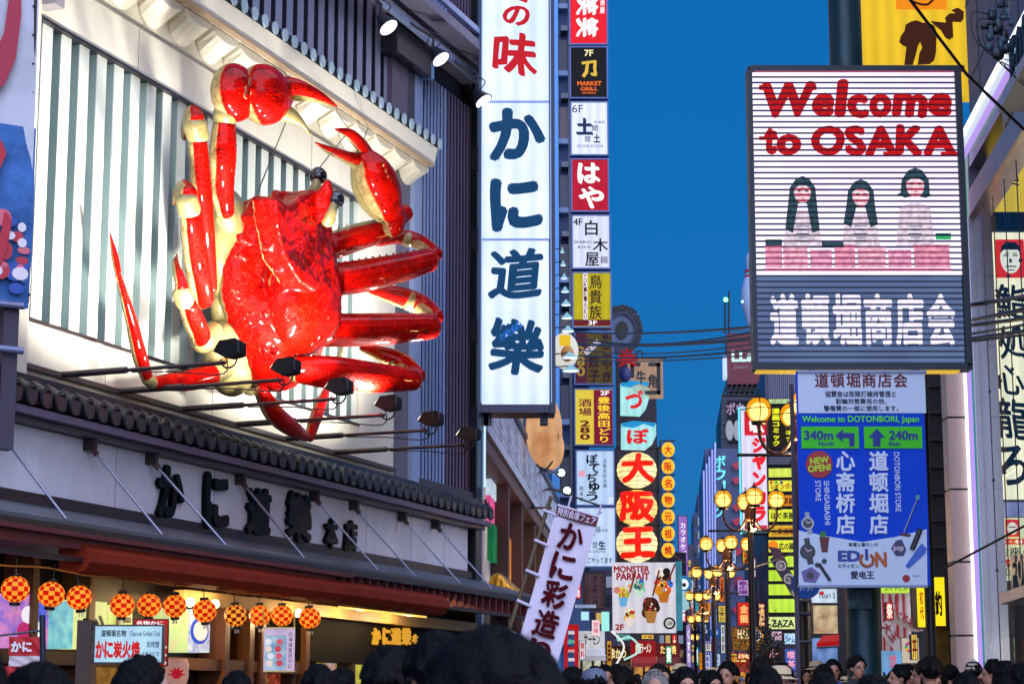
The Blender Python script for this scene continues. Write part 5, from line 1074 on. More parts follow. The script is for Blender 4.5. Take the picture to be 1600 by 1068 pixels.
# beige column at its corner
O = front(40.05)
rp('end_wall', mat('#2c2430', .5), -.08, .04, 0, zt, -2.8, -.02)
cx0, _ = O.uv(1486, 800); cx1, _ = O.uv(1530, 1000)
col_ = thing('stone_column', 'beige panelled corner column beside the neon tube', 'column', O.pt((cx0 + cx1) / 2, 0, 0))
for i in range(9): MB().box(O, cx0, cx1 - .08, .02 + i * 1.42, 1.40 + i * 1.42, -.5, .0).build('stone_panel', mat('#ccb4aa', .45, vary=.15), col_)
MB().box(O, cx0 + .02, cx1 - .1, 0, 12.8, -.48, -.03).build('core', BLACK, col_)
# yellow billboard above the screen
Yb = front(46)
yb = thing('yellow_billboard', 'yellow lit billboard with one huge brown brush character above the screen', 'billboard', Yb.P(1440, 140))
MB().pbox(Yb, 1340, -120, 1530, 150, -.5, 0).build('lit_panel', glow('#f0c428', 1.0, vary=.12, vs=.5), yb)
MB().pbox(Yb, 1399, -60, 1478, 15, 0, .01).build('orange_square', paint('#f08a10', .95), yb)
zz = lambda P_: [(1340 + x / 3.142, y / 3.142) for x, y in P_]
BRN = paint('#4a2410', .6)
MB().ppoly(Yb, zz([(230, 318), (240, 230), (222, 222), (205, 205), (212, 178), (232, 150), (236, 122), (262, 106), (290, 100), (318, 112), (350, 112), (376, 126), (388, 160), (385, 260), (376, 296), (356, 314), (318, 316), (296, 318), (304, 262), (318, 232), (308, 205), (296, 226), (288, 262), (272, 318)]), .002, .03).build('character', BRN, yb)
MB().ppoly(Yb, zz([(360, 104), (436, 112), (430, 86), (452, 66), (484, 66), (462, 50), (492, 38), (522, 58), (520, 94), (508, 108), (466, 106), (470, 182), (452, 194), (432, 184), (410, 148), (385, 128)]), .004, .036).build('character', BRN, yb)
MB().tube(catmull([tuple(Yb.P(x, y, .03)) for x, y in ((1425, 2), (1435, 6), (1450, 7), (1462, -6))], 4), .03, 5).build('outline', BRN, yb)

# ------------------------------------------------------------------ globe lamps along the street
GLOBE = bpy.data.materials.new('frosted_globe'); GLOBE.use_nodes = True; n_ = GLOBE.node_tree; n_.nodes.clear()
o_ = n_.nodes.new('ShaderNodeOutputMaterial'); mx = n_.nodes.new('ShaderNodeMixShader'); tr = n_.nodes.new('ShaderNodeBsdfTransparent'); gs = n_.nodes.new('ShaderNodeEmission'); gs.inputs[0].default_value = (*lin('#ffac1c'), 1); gs.inputs[1].default_value = 1.15; mx.inputs[0].default_value = .42; tr.inputs[0].default_value = (1, .82, .45, 1)
n_.links.new(tr.outputs[0], mx.inputs[1]); n_.links.new(gs.outputs[0], mx.inputs[2]); n_.links.new(mx.outputs[0], o_.inputs[0])
def lamp_post():
    t = thing('street_lamp', 'x', 'street lamp', (0, 0, 0), 'globe street lamps down the middle of the street')
    IR = mat('#1c120e', .4, .3); h = 6.2
    MB().tube([(0, 0, 0), (0, 0, .9), (0, 0, h - .35), (0, 0, h - .1)], [.13, .09, .07, .05], 12).build('post', IR, t)
    MB().lathe((0, 0, h - .5), [(.05, 0), (.14, .05), (.10, .16), (.15, .25), (.06, .38), (.03, .55), (0, .6)], 14).build('crown', mat('#7a4418', .4, .3), t)
    MB().tube([(-1.0, 0, h - .72), (1.0, 0, h - .72)], .028, 6).build('crossbar', IR, t); MB().tube([(0, -1.0, h - .74), (0, 1.0, h - .74)], .028, 6).build('crossbar', IR, t)
    for a in range(4):
        c, s_ = math.cos(a * PI / 2), math.sin(a * PI / 2); q = [(.07, h - .35), (.18, h - .58), (.34, h - .70), (.52, h - .62), (.62, h - .42), (.63, h - .22)]
        MB().tube(catmull([(x * c, x * s_, z) for x, z in q], 5), .028, 8).build('arm', mat('#3a2014', .4, .3), t)
        g = MB().ball((.63 * c, .63 * s_, h + .02), (.2, .2, .21), 20, 14).build('globe', GLOBE, t); MB().ball((.63 * c, .63 * s_, h - .01), (.155, .155, .15), 14, 10).build('lamp_core', glow('#fff0b8', 2.6), g)
        MB().lathe((.63 * c, .63 * s_, h - .24), [(.03, 0), (.12, .02), (.13, .07), (.11, .07)], 14).build('holder', IR, g)
        MB().lathe((.63 * c, .63 * s_, h + .2), [(.11, .0), (.06, .04), (.012, .08), (.012, .16)], 12).build('cap', IR, g)
        mb = MB()
        ringp = [Vector((.63 * c + .208 * math.cos(b), .63 * s_ + .208 * math.sin(b), h + .03)) for b in (2 * PI * i / 20 for i in range(21))]; mb.tube(ringp, .009, 5)
        for b in range(4):
            b_ = b * PI / 2 + PI / 4 - a * PI / 2 + .0
            mb.tube([Vector((.63 * c + .209 * math.sin(q_) * math.cos(b_ + PI / 4), .63 * s_ + .209 * math.sin(q_) * math.sin(b_ + PI / 4), h + .02 - .219 * math.cos(q_))) for q_ in (.3 + 2.5 * i / 10 for i in range(11))], .009, 5)
        mb.build('cage', IR, g)
    return t
lamps = [(1256, 33, 'nearest, partly behind the blue direction banner'), (1177, 48, 'second from the blue banner, before the white kana sign'), (1139, 62, 'third from the blue banner'), (1117, 76, 'fourth from the blue banner'), (1100, 93, 'fifth from the blue banner, over a blue round sign'), (1087, 118, 'sixth from the blue banner'), (1076, 150, 'farthest but one'), (1066, 200, 'farthest one down the street')]
lp0 = lamp_post(); pl_ = []
for i, (px, Yd, lab) in enumerate(lamps):
    p = at(px, 1040, Yd); p.z = 0
    lab = 'globe street lamp with yellow balls, ' + lab
    if i < 5: pl_.append((p.copy(), i))
    if i == 0: lp0.location = p; lp0['label'] = lab
    else: dup(lp0, p, lab, rz=.05 * i, scale=(1, 1, 1 + .012 * i))

for p, i in pl_:
    l_ = bpy.data.lights.new('lamp_light', 'POINT'); l_.energy = 260; l_.color = (1, .62, .25); l_.shadow_soft_size = .2
    o = bpy.data.objects.new('lamp_light', l_); C.objects.link(o); o.location = p + Vector((0, 0, 5.6))
# ------------------------------------------------------------------ far side of the street, right
def block(name, lab, fr, x0, x1, ytop, depth, m, cat='building', y1=1055, base=0):
    t = thing(name, lab, cat, fr.P((x0 + x1) / 2, 1000)); t.location.z = base; XF[t.name] = Matrix.Translation(t.location)
    u0, _ = fr.uv(x0, 800); u1, v1 = fr.uv(x1, ytop)
    MB().box(fr, u0, u1, base, v1, -depth, 0).build('wall', m, t)
    return t, (u0, u1, v1)
def wins(t, fr, x0, y0, x1, y1, nx, ny, cols, n=.0, fr_=None):
    for j in range(ny):
        for i in range(nx):
            a = x0 + (x1 - x0) * i / nx; b = y0 + (y1 - y0) * j / ny
            f = MB().pbox(fr, a, b, a + (x1 - x0) / nx * .75, b + (y1 - y0) / ny * .6, n, n + .08).build('window', random.choice(cols), t)
DW = [mat('#18202e', .15), mat('#243048', .15), glow('#e8c070', .6), glow('#b8c8e8', .35)]
fd = sfront(46.5)
t, _ = block('dark_building', 'black narrow building with yellow lit signs between the blue banner and beige column', fd, 1448, 1500, 560, .9, mat('#100e14', .5, vary=.3))
for i in range(7): MB().pbox(fd, 1452, 600 + i * 42, 1481, 604 + i * 42, 0, .12).build('ledge', mat('#2c2430', .4), t)
MB().pbox(fd, 1452, 900, 1482, 1060, .0, .1).build('dim_window', glow('#584018', .5, vary=.8, vs=2, h2='#08060a'), t)
bp_ = thing('black_post', 'thick black post right of the blue banner', 'post', (at(1455, 1000, 30).x, 30, zg(30)))
MB().tube([(at(1455, 1000, 30).x, 30, 0), (at(1455, 1000, 30).x, 30, 11)], .075, 12).build('shaft', BLACK, bp_)
f55 = front(44.8)
box_sign('yellow_sign', 'narrow yellow lit sign with red plaque just left of the black post', 'sign', f55, 1432, 912, 1447, 980, .5, glow('#f8e020', 1.0), DARK, bw=1)
write(bpy.data.objects['yellow_sign'], f55, '初代', 1437, 922, 1443, 968, paint('#c02010', .8), ('bold', .03), vert=True)
box_sign('yellow_sign', 'wider yellow lit sign with one black brush character right of the black post', 'sign', f55, 1459, 900, 1478, 978, .5, glow('#f8e020', 1.0), DARK, bw=1)
write(bpy.data.objects['yellow_sign.001'], f55, '釣', 1461, 922, 1472, 962, paint('#201008', .5), ('brush', .05))
box_sign('yellow_sign', 'small slanted yellow sign high up between banner and beige column', 'sign', front(50), 1458, 765, 1470, 800, .3, glow('#e8c020', .8), DARK, bw=1)
f60 = sfront(62)
t, _ = block('back_shop', 'shop building with green sign behind the steel pole and blue banner', f60, 1262, 1452, 700, 2, mat('#241c28', .5, vary=.3))
MB().pbox(f60, 1378, 912, 1421, 925, .0, .3).build('green_sign', glow('#b8e048', .95), t); write(t, f60, 'エイトビル', 1382, 914, 1418, 922, paint('#203010', .5), ('bold', .02), n=.31)
for i in range(8): MB().pbox(f60, 1380 + i * 5.4, 927, 1383 + i * 5.4, 1050, .02, .1).build('red_stripe', mat(('#c02038', '#e0d0d4')[i % 2], .5), t)
MB().pbox(f60, 1378, 926, 1424, 1052, .0, .015).build('lit_wall', glow('#e8dcd8', .6, vary=.6, vs=2, h2='#8c2c38'), t)
tri = MB().ppoly(f60, [(1387, 946), (1400, 960), (1444, 984), (1430, 987), (1380, 965)], .5, .53).build('pennant', mat('#b09884', .6), t)
write(t, Turn(f60, 1412, 967, -28), 'まぐろ寿司', 0, 0, 0, 0, mat('#a01828'), ('brush', .03), uvb=(-.5, -.12, .5, .12), n=.56)
MB().ppoly(f60, [(1378, 972), (1392, 970), (1412, 1012), (1400, 1018), (1378, 990)], .5, .53).build('pennant', mat('#c8bcb0', .6), t)
write(t, Turn(f60, 1388, 988, -55), '大玉', 0, 0, 0, 0, mat('#a01828'), ('brush', .03), uvb=(-.3, -.14, .3, .14), n=.56)
wb = box_sign('white_sign', 'square cream sign with a ring of coloured petals beside the steel pole', 'sign', front(58), 1408, 995, 1437, 1036, .1, glow('#d8c8b0', .7), DARK, bw=1)
for i in range(12):
    a = 2 * PI * i / 12; MB().pdisc(front(58), 1423 + 7 * math.cos(a), 1010 + 7 * math.sin(a), 2.4, .003, .01 + .001 * i, 10).build('petal', paint(('#d83050', '#e8b020', '#40a050', '#8050a0')[i % 4], .8), wb)
for i, (x0, y0, x1, y1, c_, lab, tx_) in enumerate(((1266, 918, 1309, 942, '#c0dcf4', 'pale blue lit shop sign left of the steel pole', 'Tsuri S'), (1270, 944, 1310, 990, '#e8d8a8', 'cream lit picture sign under the pale blue one', ''), (1268, 995, 1310, 1040, '#88b0e8', 'blue-white lit panel near the crowd left of the steel pole', '本日'), (1322, 700, 1340, 720, '#30303c', 'dim', ''))):
    if i == 3: break
    t2 = box_sign('shop_sign', lab, 'sign', front(57), x0, y0, x1, y1, .3, glow(c_, .8, vary=.6, vs=3, h2=('#f0f8ff', '#a06848', '#405088')[i]), DARK, bw=1)
    if tx_: write(t2, front(57), tx_, x0 + 12, y0 + 7, x1 - 4, y0 + 16, paint('#204878', .7), ('bold', .01))
    if i == 0: MB().pdisc(front(57), 1284, 926, 3.5, .002, .01, 12).build('flower_print', paint('#d03030', .8), t2)
ra = thing('red_awning', 'bright red shop awning left of the steel pole', 'awning', front(55).P(1296, 1012))
F5 = front(55); MB().add([F5.P(1276, 1004, 0), F5.P(1311, 1000, 0), F5.P(1311, 990, -.8), F5.P(1286, 992, -.8), F5.P(1276, 1011, 0), F5.P(1311, 1009, 0)], [(0, 1, 2, 3), (4, 5, 1, 0)]).build('canvas', glow('#d01018', .5), ra)
MB().tube([F5.P(1276, 1011), F5.P(1311, 1009)], .03, 6).build('rail', STEEL, ra)
# blue round pedestrian sign and its post, lamp post in front
for x, y, r, Yd, lab in ((1259, 912, 23, 31, 'large blue round pedestrian sign on the dark lamp post by the blue banner'), (1118, 988, 9, 88, 'small blue round pedestrian sign far down the street')):
    f_ = front(Yd); t = thing('pedestrian_sign', lab, 'road sign', (f_.P(x, y).x, Yd, zg(Yd)))
    MB().pdisc(f_, x, y, r, -.02, 0, 32).build('disc', mat('#0c58b0', .4) if Yd < 50 else glow('#1c58a8', .6), t)
    k2 = r / 23
    for dx in (-6, 6):
        MB().pdisc(f_, x + dx * k2, y - 9 * k2, 2.2 * k2, .001, .008, 10).build('figure_print', mat('#c8dcf4', .5), t); MB().ppoly(f_, [(x + (dx - 2.5) * k2, y - 6 * k2), (x + (dx + 2.5) * k2, y - 6 * k2), (x + (dx + 4) * k2, y + 11 * k2), (x + (dx + 1) * k2, y + 4 * k2), (x + (dx - 3) * k2, y + 12 * k2)], .001, .008).build('figure_print', mat('#c8dcf4', .5), t)
    if Yd > 50: MB().tube([(f_.P(x, y).x, Yd + .05, 0), (f_.P(x, y).x, Yd + .05, f_.P(x, y).z)], .05, 8).build('post', STEEL, t)
    else:
        for yy in (938, 958, 1002): MB().tube([f_.P(1247, yy, -1.7), f_.P(1268, yy, -1.7)], .03, 6).build('clamp', STEEL, t)
        MB().tube([f_.P(x, y, -.03), f_.P(x, y, -1.9)], .03, 6).build('bracket', STEEL, t)
# yellow floor-sign stack
f9 = sfront(98)
t, _ = block('tall_grey_building', 'grey ribbed building behind the video screen with yellow floor signs on its corner', f9, 1200, 1300, 560, 30, mat('#565a74', .5, vary=.2))
for i in range(16): MB().pbox(f9, 1201 + i * 3, 560, 1202.3 + i * 3, 625, 0, .12).build('rib', mat('#7c809c', .4), t)
MB().pbox(f9, 1199, 625, 1246, 1060, .0, .3).build('sign_tower_core', mat('#241c34', .5), t)
rows = [(622, 631, '#c8e8a0', 'コミック・ネット', '#204030'), (634, 700, '#1c1408', '', '#000000'), (703, 726, '#60607c', '', ''), (730, 746, '#e0f058', '', ''), (749, 768, '#f0f040', 'レインボー', '#c02818'), (772, 791, '#e08820', '千房茶屋', '#3c1408'), (794, 815, '#e8f038', 'ほぐ茶屋', '#103018'),
        (819, 839, '#e0b028', '大衆酒場', '#803010'), (842, 863, '#e8ec40', '広の蔵', '#182818'), (867, 886, '#c8f040', '', ''), (889, 908, '#c0e838', '', ''), (911, 930, '#c8f040', '', ''), (934, 957, '#c8f048', '', ''), (962, 983, '#e0f098', 'ZAZA', '#101810')]
names9 = 'pale green top strip;black panel with yellow vertical kana;blank lilac panel;plain yellow-green panel under the lilac one;yellow panel with red kana for rainbow;orange panel with dark brown writing;yellow panel with dark tea-house writing;amber panel with brown pub writing;yellow panel with orange sun and brush writing;plain lime panel behind the slanted dark banner top;plain lime panel second below the sun panel;plain lime panel third below the sun panel;plain lime panel just above the ZAZA one;pale green panel reading ZAZA'.split(';')
for (y0, y1, c_, tx_, tc_), nm in zip(rows, names9):
    t2 = box_sign('floor_panel', nm + ' in the right-hand stack', 'sign', f9, 1200, y0, 1244, y1, .3, glow(c_, 1.0 if c_ != '#60607c' else .6, vary=.2, vs=1.0), DARK, bw=1, group='yellow floor panels on the grey building', n=.6)
    if tx_: write(t2, f9, tx_, 1205 if tx_ != '広の蔵' else 1217, y0 + (y1 - y0) * .25, 1241, y1 - (y1 - y0) * .2, paint(tc_, .8), ('bold', .035), n=.615)
    if tx_ == '広の蔵': MB().pdisc(f9, 1208, 852, 8, .6, .615, 16).build('sun_print', paint('#f08018', 1), t2)
    if c_ == '#1c1408':
        for x, st in ((1206, '漫画コミック'), (1226, 'インターネット')): write(t2, f9, st, x, 637, x + 13, 697, paint('#f0f020', 1), ('bold', .04), vert=True, n=.615)
    if tx_ == 'レインボー':
        for j, cc in enumerate(('#d03020', '#20a040', '#203080')): plate(t2, f9, 1203 + j * 8, 751, 1207 + j * 8, 755, paint(cc, 1), .615)
sl = thing('slanted_dark_banner', 'dark slanted banner with pale ring crests across the yellow panels', 'banner', front(92).P(1240, 960))
T9 = Turn(front(92), 1212, 872, 30); k9 = 92 / 3251
sm_ = MB().add([T9.pt(a * k9, b * k9, .0) for a, b in ((-9, 4), (10, 6), (10, -95), (-8, -92))], [(0, 3, 2, 1)]); sm_.build('cloth', mat('#2c2230', .6, vary=.3), sl)
for j in range(4): 
    MB().tube([T9.pt((1 + 7 * math.cos(a)) * k9, (-14 - 24 * j + 7 * math.sin(a)) * k9, .02) for a in (2 * PI * q / 18 for q in range(19))], .05, 5).build('ring_print', mat('#b8b0a0', .6), sl); write(sl, T9, '祭王龍丸'[j], 0, 0, 0, 0, mat('#b8b0a0'), ('bold', .03), uvb=(-3 * k9, (-18 - 24 * j) * k9, 5 * k9, (-10 - 24 * j) * k9), n=.03)
MB().add([T9.pt(a * k9, b * k9, .03) for a, b in ((0, 22), (14, 10), (12, -18), (-4, -12))], [(0, 3, 2, 1)]).build('cloth', mat('#4c1c30', .6, vary=.5, vs=3), sl)
# white kana tower sign, bowling building
f14 = sfront(97)
t = box_sign('kana_sign', 'tall white lit sign with big red karaoke kana and cyan neon edge', 'sign', f14, 1157, 638, 1200, 833, 1.2, glow('#e8e0f4', .95, vary=.1), DARK, bw=2)
plate(t, f14, 1163, 642, 1199, 680, paint('#d01828', .95), .01); write(t, f14, '歌', 1170, 646, 1194, 676, W, ('round', .03), n=.02, name='character')
for i, ch in enumerate('ジャンカラ'): write(t, f14, ch, 1173 + 2, 682 + i * 27, 1197, 707 + i * 27, paint('#e01828', 1), ('round', .07), n=.02, name='character')
plate(t, f14, 1163, 820, 1199, 826, paint('#d03048', .9), .01)
for q in ((1155, 636, 1158, 834), (1155, 635, 1186, 638), (1158, 828, 1200, 831)): MB().pbox(f14, *q, .05, .15).build('neon_tube', glow('#60e0ff' if q[1] > 700 or q[2] < 1170 else '#a8d8ff', 1.1), t)
f17 = sfront(163)
t, _ = block('bowling_building', 'blue-grey bowling building with upright silver tubes and cyan neon kana', f17, 1103, 1165, 700, 30, mat('#3c5078', .5, vary=.2))
for i in range(5): MB().tube([f17.P(1103 + i * 3.6, 1045, .3), f17.P(1099 + i * 4.4, 735 - i * 11, .3)], .14, 8).build('silver_tube', mat('#8890b8', .25, .9), t)
for i, ch in enumerate('ボウリング'): write(t, f17, ch, 1115, 711 + i * 19.5, 1134, 730 + i * 19.5, glow('#70e0f0', 1.1), ('round', .03), n=.3, name='neon_letter')
for i, y in enumerate((725, 748, 790, 812, 860, 905, 950)): MB().ppoly(f17, [(1143, y), (1158, y - 6), (1162, y + 2), (1150, y + 9)], .3, .6).build('red_fin', mat('#b01838', .4), t)
f16 = sfront(178)
t, _ = block('upper_block', 'dark block with bowling pin pictures and outlined kana above the neon building', f16, 1131, 1200, 618, 20, mat('#202438', .5))
MB().pbox(f16, 1137, 625, 1200, 692, 0, .2).build('picture_board', glow('#1c2030', .5, vary=.3), t); write(t, f16, 'ボウリ', 1135, 628, 1176, 648, paint('#a890b0', .8), ('bold', .03), n=.22)
for x in (1140, 1152): MB().ball(f16.P(x, 672, .25), (.35, .1, .9), 12, 8).build('pin_picture', paint('#b0b8c8', .6), t)
for i in range(6): MB().tube([f16.P(1128, 1000 - i * 2, .2), f16.P(1128, 640, .2)], .05, 5).build('ladder_rail', STEEL, t) if i == 0 else MB().tube([f16.P(1128, 640 + i * 22, .2), f16.P(1134, 640 + i * 22, .2)], .05, 5).build('ladder_rung', STEEL, t)
t = thing('rooftop_billboard', 'dark red rooftop billboard with white block letters beside the video screen', 'billboard', f16.P(1170, 612))
MB().pbox(f16, 1136, 520, 1206, 600, -1, 0).build('board', mat('#6c1428', .5, vary=.15), t)
MB().pbox(f16, 1136, 519, 1206, 612, -6, -1.01).build('back_frame', mat('#2c3048', .4), t)
write(t, f16, 'LLa', 1143, 547, 1178, 565, glow('#c8f4f4', 1.0), ('round', .04), n=.1, name='letter', thick=.1); write(t, f16, 'Japan Osaka', 1146, 569, 1200, 577, paint('#a08898', .7), ('bold', 0), n=.03)
for i in range(9): MB().tube([f16.P(1130 + i * 8, 616), f16.P(1136 + i * 8, 600)], .1, 5).build('truss_bar', BLACK, t)
MB().tube([f16.P(1128, 617), f16.P(1205, 617)], .12, 6).build('truss_bar', BLACK, t)
MB().pbox(f16, 1130, 556, 1136, 588, -2, .1).build('side_light', glow('#d0e8ff', .8), t)
for x, y0 in ((1133, 468), (1139, 455)): MB().tube([f16.P(x, 520), f16.P(x, y0)], .1, 6).build('mast', BLACK, t)
MB().ball(f16.P(1134, 468, .2), .22, 10, 8).build('green_beacon', glow('#90ffb0', 2), t); MB().ball(f16.P(1160, 471, .2), .12, 10, 8).build('beacon', glow('#d0e8ff', 2), t)
for i in range(9): MB().tube([f16.P(1130 + i * 9, 520), f16.P(1130 + i * 9, 514)], .06, 5).build('railing', STEEL, t)
MB().tube([f16.P(1130, 515), f16.P(1206, 515)], .05, 5).build('railing', STEEL, t)
t = thing('bowling_pin', 'giant white bowling pin with two red stripes standing on the rooftop', 'bowling pin', f16.P(1178, 512))
c = f16.P(1176, 512, -1); k6 = 178 / 3251
prof = [(.0, 0), (6, 0), (10, 10), (16, 32), (18, 52), (15, 72), (10, 88), (8, 100), (9, 112), (6, 122), (0, 126)]
pc = catmull([(a, b) for a, b in prof], 4); MB().lathe(c, [(max(a, 0) * k6, b * k6) for a, b in pc], 24).build('body', mat('#a8b8d8', .3), t)
for z in (82, 91): MB().lathe(c, [(12.0 * k6 - (z - 82) * .04 * k6, z * k6), (10.8 * k6, (z + 4) * k6)], 24).build('stripe', mat('#b02038', .4), t)
# far end of the street
f25 = sfront(260)
for i, (x0, x1, yt, c_, lab) in enumerate(((1083, 1104, 800, '#2c4470', 'blue-grey tower at the far end left of the silver tubes'), (1068, 1088, 850, '#3c3860', 'low violet building at the far end'), (1104, 1160, 830, '#4c4868', 'wide violet-grey building closing the street'), (1090, 1098, 772, '#283a60', 'slim rooftop block at the far end'))):
    t, _ = block('far_building', lab, f25 if i != 3 else sfront(265), x0, x1, yt, 20, mat(c_, .6, vary=.2)); 
    if i != 3: wins(t, f25, x0 + 1, yt + 8, x1 - 1, 1040, max(2, int((x1 - x0) / 6)), 11, DW)
for i, (x0, y0, x1, y1, Yd, c_, tx_, tc_, lab) in enumerate((
    (1060, 805, 1075, 902, 125, '#a878d0', 'カラオケパセラ', '#f4f0ff', 'purple vertical karaoke sign left of the lamp row'),
    (1093, 940, 1111, 961, 100, '#f09828', '本店', '#a03010', 'orange square sign under the lamp globes'),
    (1096, 962, 1109, 968, 100, '#c07820', '', '', 'thin amber strip below the orange square sign'),
    (1098, 971, 1109, 1000, 104, '#2c3860', 'EDI', '#e0e8f4', 'navy vertical sign with white latin letters'),
    (1096, 1004, 1112, 1017, 104, '#e8e0e0', '矢印', '#303030', 'small white sign under the navy vertical one'),
    (1152, 940, 1173, 977, 96, '#e02818', '金龍', '#ffc070', 'red neon framed sign with golden dragon characters'),
    (1144, 978, 1191, 1016, 90, '#8c5818', 'HALAL', '#f0d8a0', 'brown food sign reading HALAL'),
    (1174, 905, 1180, 978, 110, '#f0f0f4', '中華料理', '#d02828', 'thin white vertical sign with red characters'),
    (1085, 1010, 1092, 1040, 118, '#48c8c0', '薬', '#ffffff', 'teal lit vertical sign near the crowd'),
    (1072, 975, 1080, 1042, 112, '#b898e0', 'くすり', '#ffffff', 'violet-white vertical pharmacy sign'),
    (1079, 905, 1084, 970, 122, '#f0e8f0', 'たこ焼', '#c03040', 'slim white vertical sign with red characters left of the lamps'),
    (1122, 945, 1134, 972, 130, '#e8c858', 'うまい', '#402010', 'pale yellow round-topped sign between lamp posts'),
    (1116, 1020, 1126, 1046, 110, '#c8e8f8', '入口', '#204080', 'white-blue lit panel low between lamp posts'),
    (1198, 1028, 1215, 1036, 85, '#80c8ff', 'OPEN', '#ffffff', 'small blue glowing strip above the crowd under ZAZA'),
    (1226, 1012, 1246, 1048, 80, '#3c60b8', '喫茶', '#f0a0b8', 'blue and pink lit sign above the crowd'),
    (1183, 985, 1200, 1010, 104, '#402038', '焼肉', '#f09040', 'dim plum sign with orange characters'),
    (1134, 885, 1148, 925, 160, '#584878', '', '', 'dim violet panel behind the third lamp'),
    )):
    f_ = front(Yd); t = box_sign('street_sign', lab, 'sign', f_, x0, y0, x1, y1, .4, glow(c_, .9, vary=.3, vs=2), DARK, bw=.8)
    if tx_: 
        vt = (y1 - y0) > (x1 - x0) * 1.2
        write(t, f_, tx_, x0 + (x1 - x0) * .18, y0 + (y1 - y0) * .1, x1 - (x1 - x0) * .18, y1 - (y1 - y0) * (.1 if vt else .5 if tx_ == 'HALAL' else .2), paint(tc_, 1), ('bold', .03), vert=vt, n=.012)
    if tx_ == 'HALAL':
        MB().pdisc(f_, 1181, 992, 8.5, .02, .05, 24).build('round_seal', paint('#f0f4f0', .9), t); MB().pdisc(f_, 1181, 992, 7.4, .05, .06, 24).build('round_seal', paint('#203028', .6), t); write(t, f_, 'حلال', 1176, 988, 1186, 996, W, ('bold', .03), n=.07)
        for j in range(5): MB().pdisc(f_, 1150 + j * 6, 1006, 3, .01, .03 + .001 * j, 10).build('dish_print', paint(('#b08828', '#6c7020', '#a04818')[j % 3], .7), t)
ms = thing('ball_mascot', 'blue and white round-eyed mascot sign beside the dessert poster', 'sign', front(100).P(1068, 955))
MB().ball(front(100).P(1068, 912), (.42, .3, .42), 18, 12).build('head', glow('#2c80b8', .7), ms); MB().ball(front(100).P(1068, 912, .22), (.26, .15, .26), 16, 10).build('eye', glow('#f0f8ff', .9), ms); MB().ball(front(100).P(1069, 913, .38), .1, 10, 8).build('pupil', BLACK, ms); MB().ball(front(100).P(1068, 936), (.36, .25, .55), 16, 10).build('body', glow('#a8dce8', .7), ms)
t, _ = block('left_row', 'low shops on the left side behind the dessert poster', sfront(115), 1028, 1072, 862, 60, mat('#3a2c48', .5, vary=.3)); wins(t, sfront(115), 1030, 905, 1070, 1035, 4, 6, DW)
t, _ = block('back_row', 'dim building under the floor signs at the left of the street', sfront(82), 884, 964, 888, 10, mat('#48425c', .5, vary=.3)); wins(t, sfront(82), 888, 900, 960, 985, 5, 3, DW)
SMALL = ((1030, 900, 1052, 915, 78, '#f0f0e8', 'うどん', '#202020'), (893, 905, 908, 935, 68, '#e83048', '寿司', '#ffffff'), (1064, 908, 1071, 940, 118, '#f8f8f0', '牛丼', '#c01818'), (1050, 990, 1058, 1040, 96, '#e02030', '土産', '#fff0c0'), (962, 990, 985, 1000, 64, '#60c8c0', '茶', '#104040'),
    (1092, 1018, 1100, 1046, 118, '#f09020', 'カレー', '#401000'), (1101, 1022, 1110, 1044, 124, '#e8e8ff', '薬局', '#2040a0'), (1112, 1000, 1120, 1018, 128, '#d82030', '鳥', '#ffffff'), (1126, 975, 1133, 1020, 134, '#f0f0f0', '居酒屋', '#202020'), (1136, 1020, 1150, 1034, 96, '#ffd040', '両替', '#a01010'),
    (1152, 1018, 1172, 1030, 92, '#f04820', 'お好焼', '#fff0b0'), (1180, 1020, 1190, 1044, 90, '#f0e8c8', '麺', '#201010'), (1205, 985, 1222, 1000, 84, '#e8c0d8', 'カフェ', '#702040'), (1225, 988, 1243, 1006, 82, '#c8f0ff', 'ゲーム', '#1030a0'), (1174, 870, 1182, 903, 112, '#e01828', '焼鳥', '#ffffff'),
    (1140, 845, 1150, 880, 150, '#c8d8f8', '旅', '#203070'), (1152, 905, 1170, 930, 104, '#d0a0e8', '歌広場', '#501060'), (1064, 945, 1072, 972, 112, '#f04060', '餅', '#ffffff'), (1040, 1008, 1050, 1036, 84, '#50c070', '薬', '#ffffff'), (1002, 990, 1022, 998, 70, '#f8d050', '千客', '#901010'),
    (1160, 850, 1171, 880, 105, '#f0c030', '金', '#a01010'), (1110, 905, 1117, 935, 140, '#e8d0f0', '占い', '#402060'), (1124, 900, 1132, 940, 145, '#ff8030', '鍋', '#501000'), (1184, 940, 1196, 980, 100, '#602040', '酒', '#f0c080'), (1168, 985, 1176, 1010, 106, '#f8f0d0', '肉', '#b01010'),
    (1086, 925, 1092, 955, 130, '#60d0e0', '魚', '#103050'), (905, 1000, 915, 1030, 60, '#f8f8ff', '無料', '#c02030'), (948, 1000, 956, 1040, 62, '#e8a030', '串', '#401008'), (1384, 940, 1396, 968, 58, '#f03040', '祭', '#fff8e0'), (1424, 990, 1434, 1030, 55, '#ffd860', '丼', '#701010'))
ENG = {'うどん': 'udon noodles', '寿司': 'sushi', '牛丼': 'beef bowl', '土産': 'souvenirs', '茶': 'tea', 'カレー': 'curry', '薬局': 'pharmacy', '鳥': 'chicken', '居酒屋': 'tavern', '両替': 'money exchange', 'お好焼': 'savoury pancake', '麺': 'noodles', 'カフェ': 'cafe', 'ゲーム': 'game arcade', '焼鳥': 'grilled chicken', '旅': 'travel', '歌広場': 'karaoke square', '餅': 'rice cake', '薬': 'medicine', '千客': 'thousand guests', '金': 'gold', '占い': 'fortune teller', '鍋': 'hot pot', '酒': 'sake', '肉': 'meat', '魚': 'fish', '無料': 'free entry', '串': 'skewers', '祭': 'festival', '丼': 'rice bowl'}
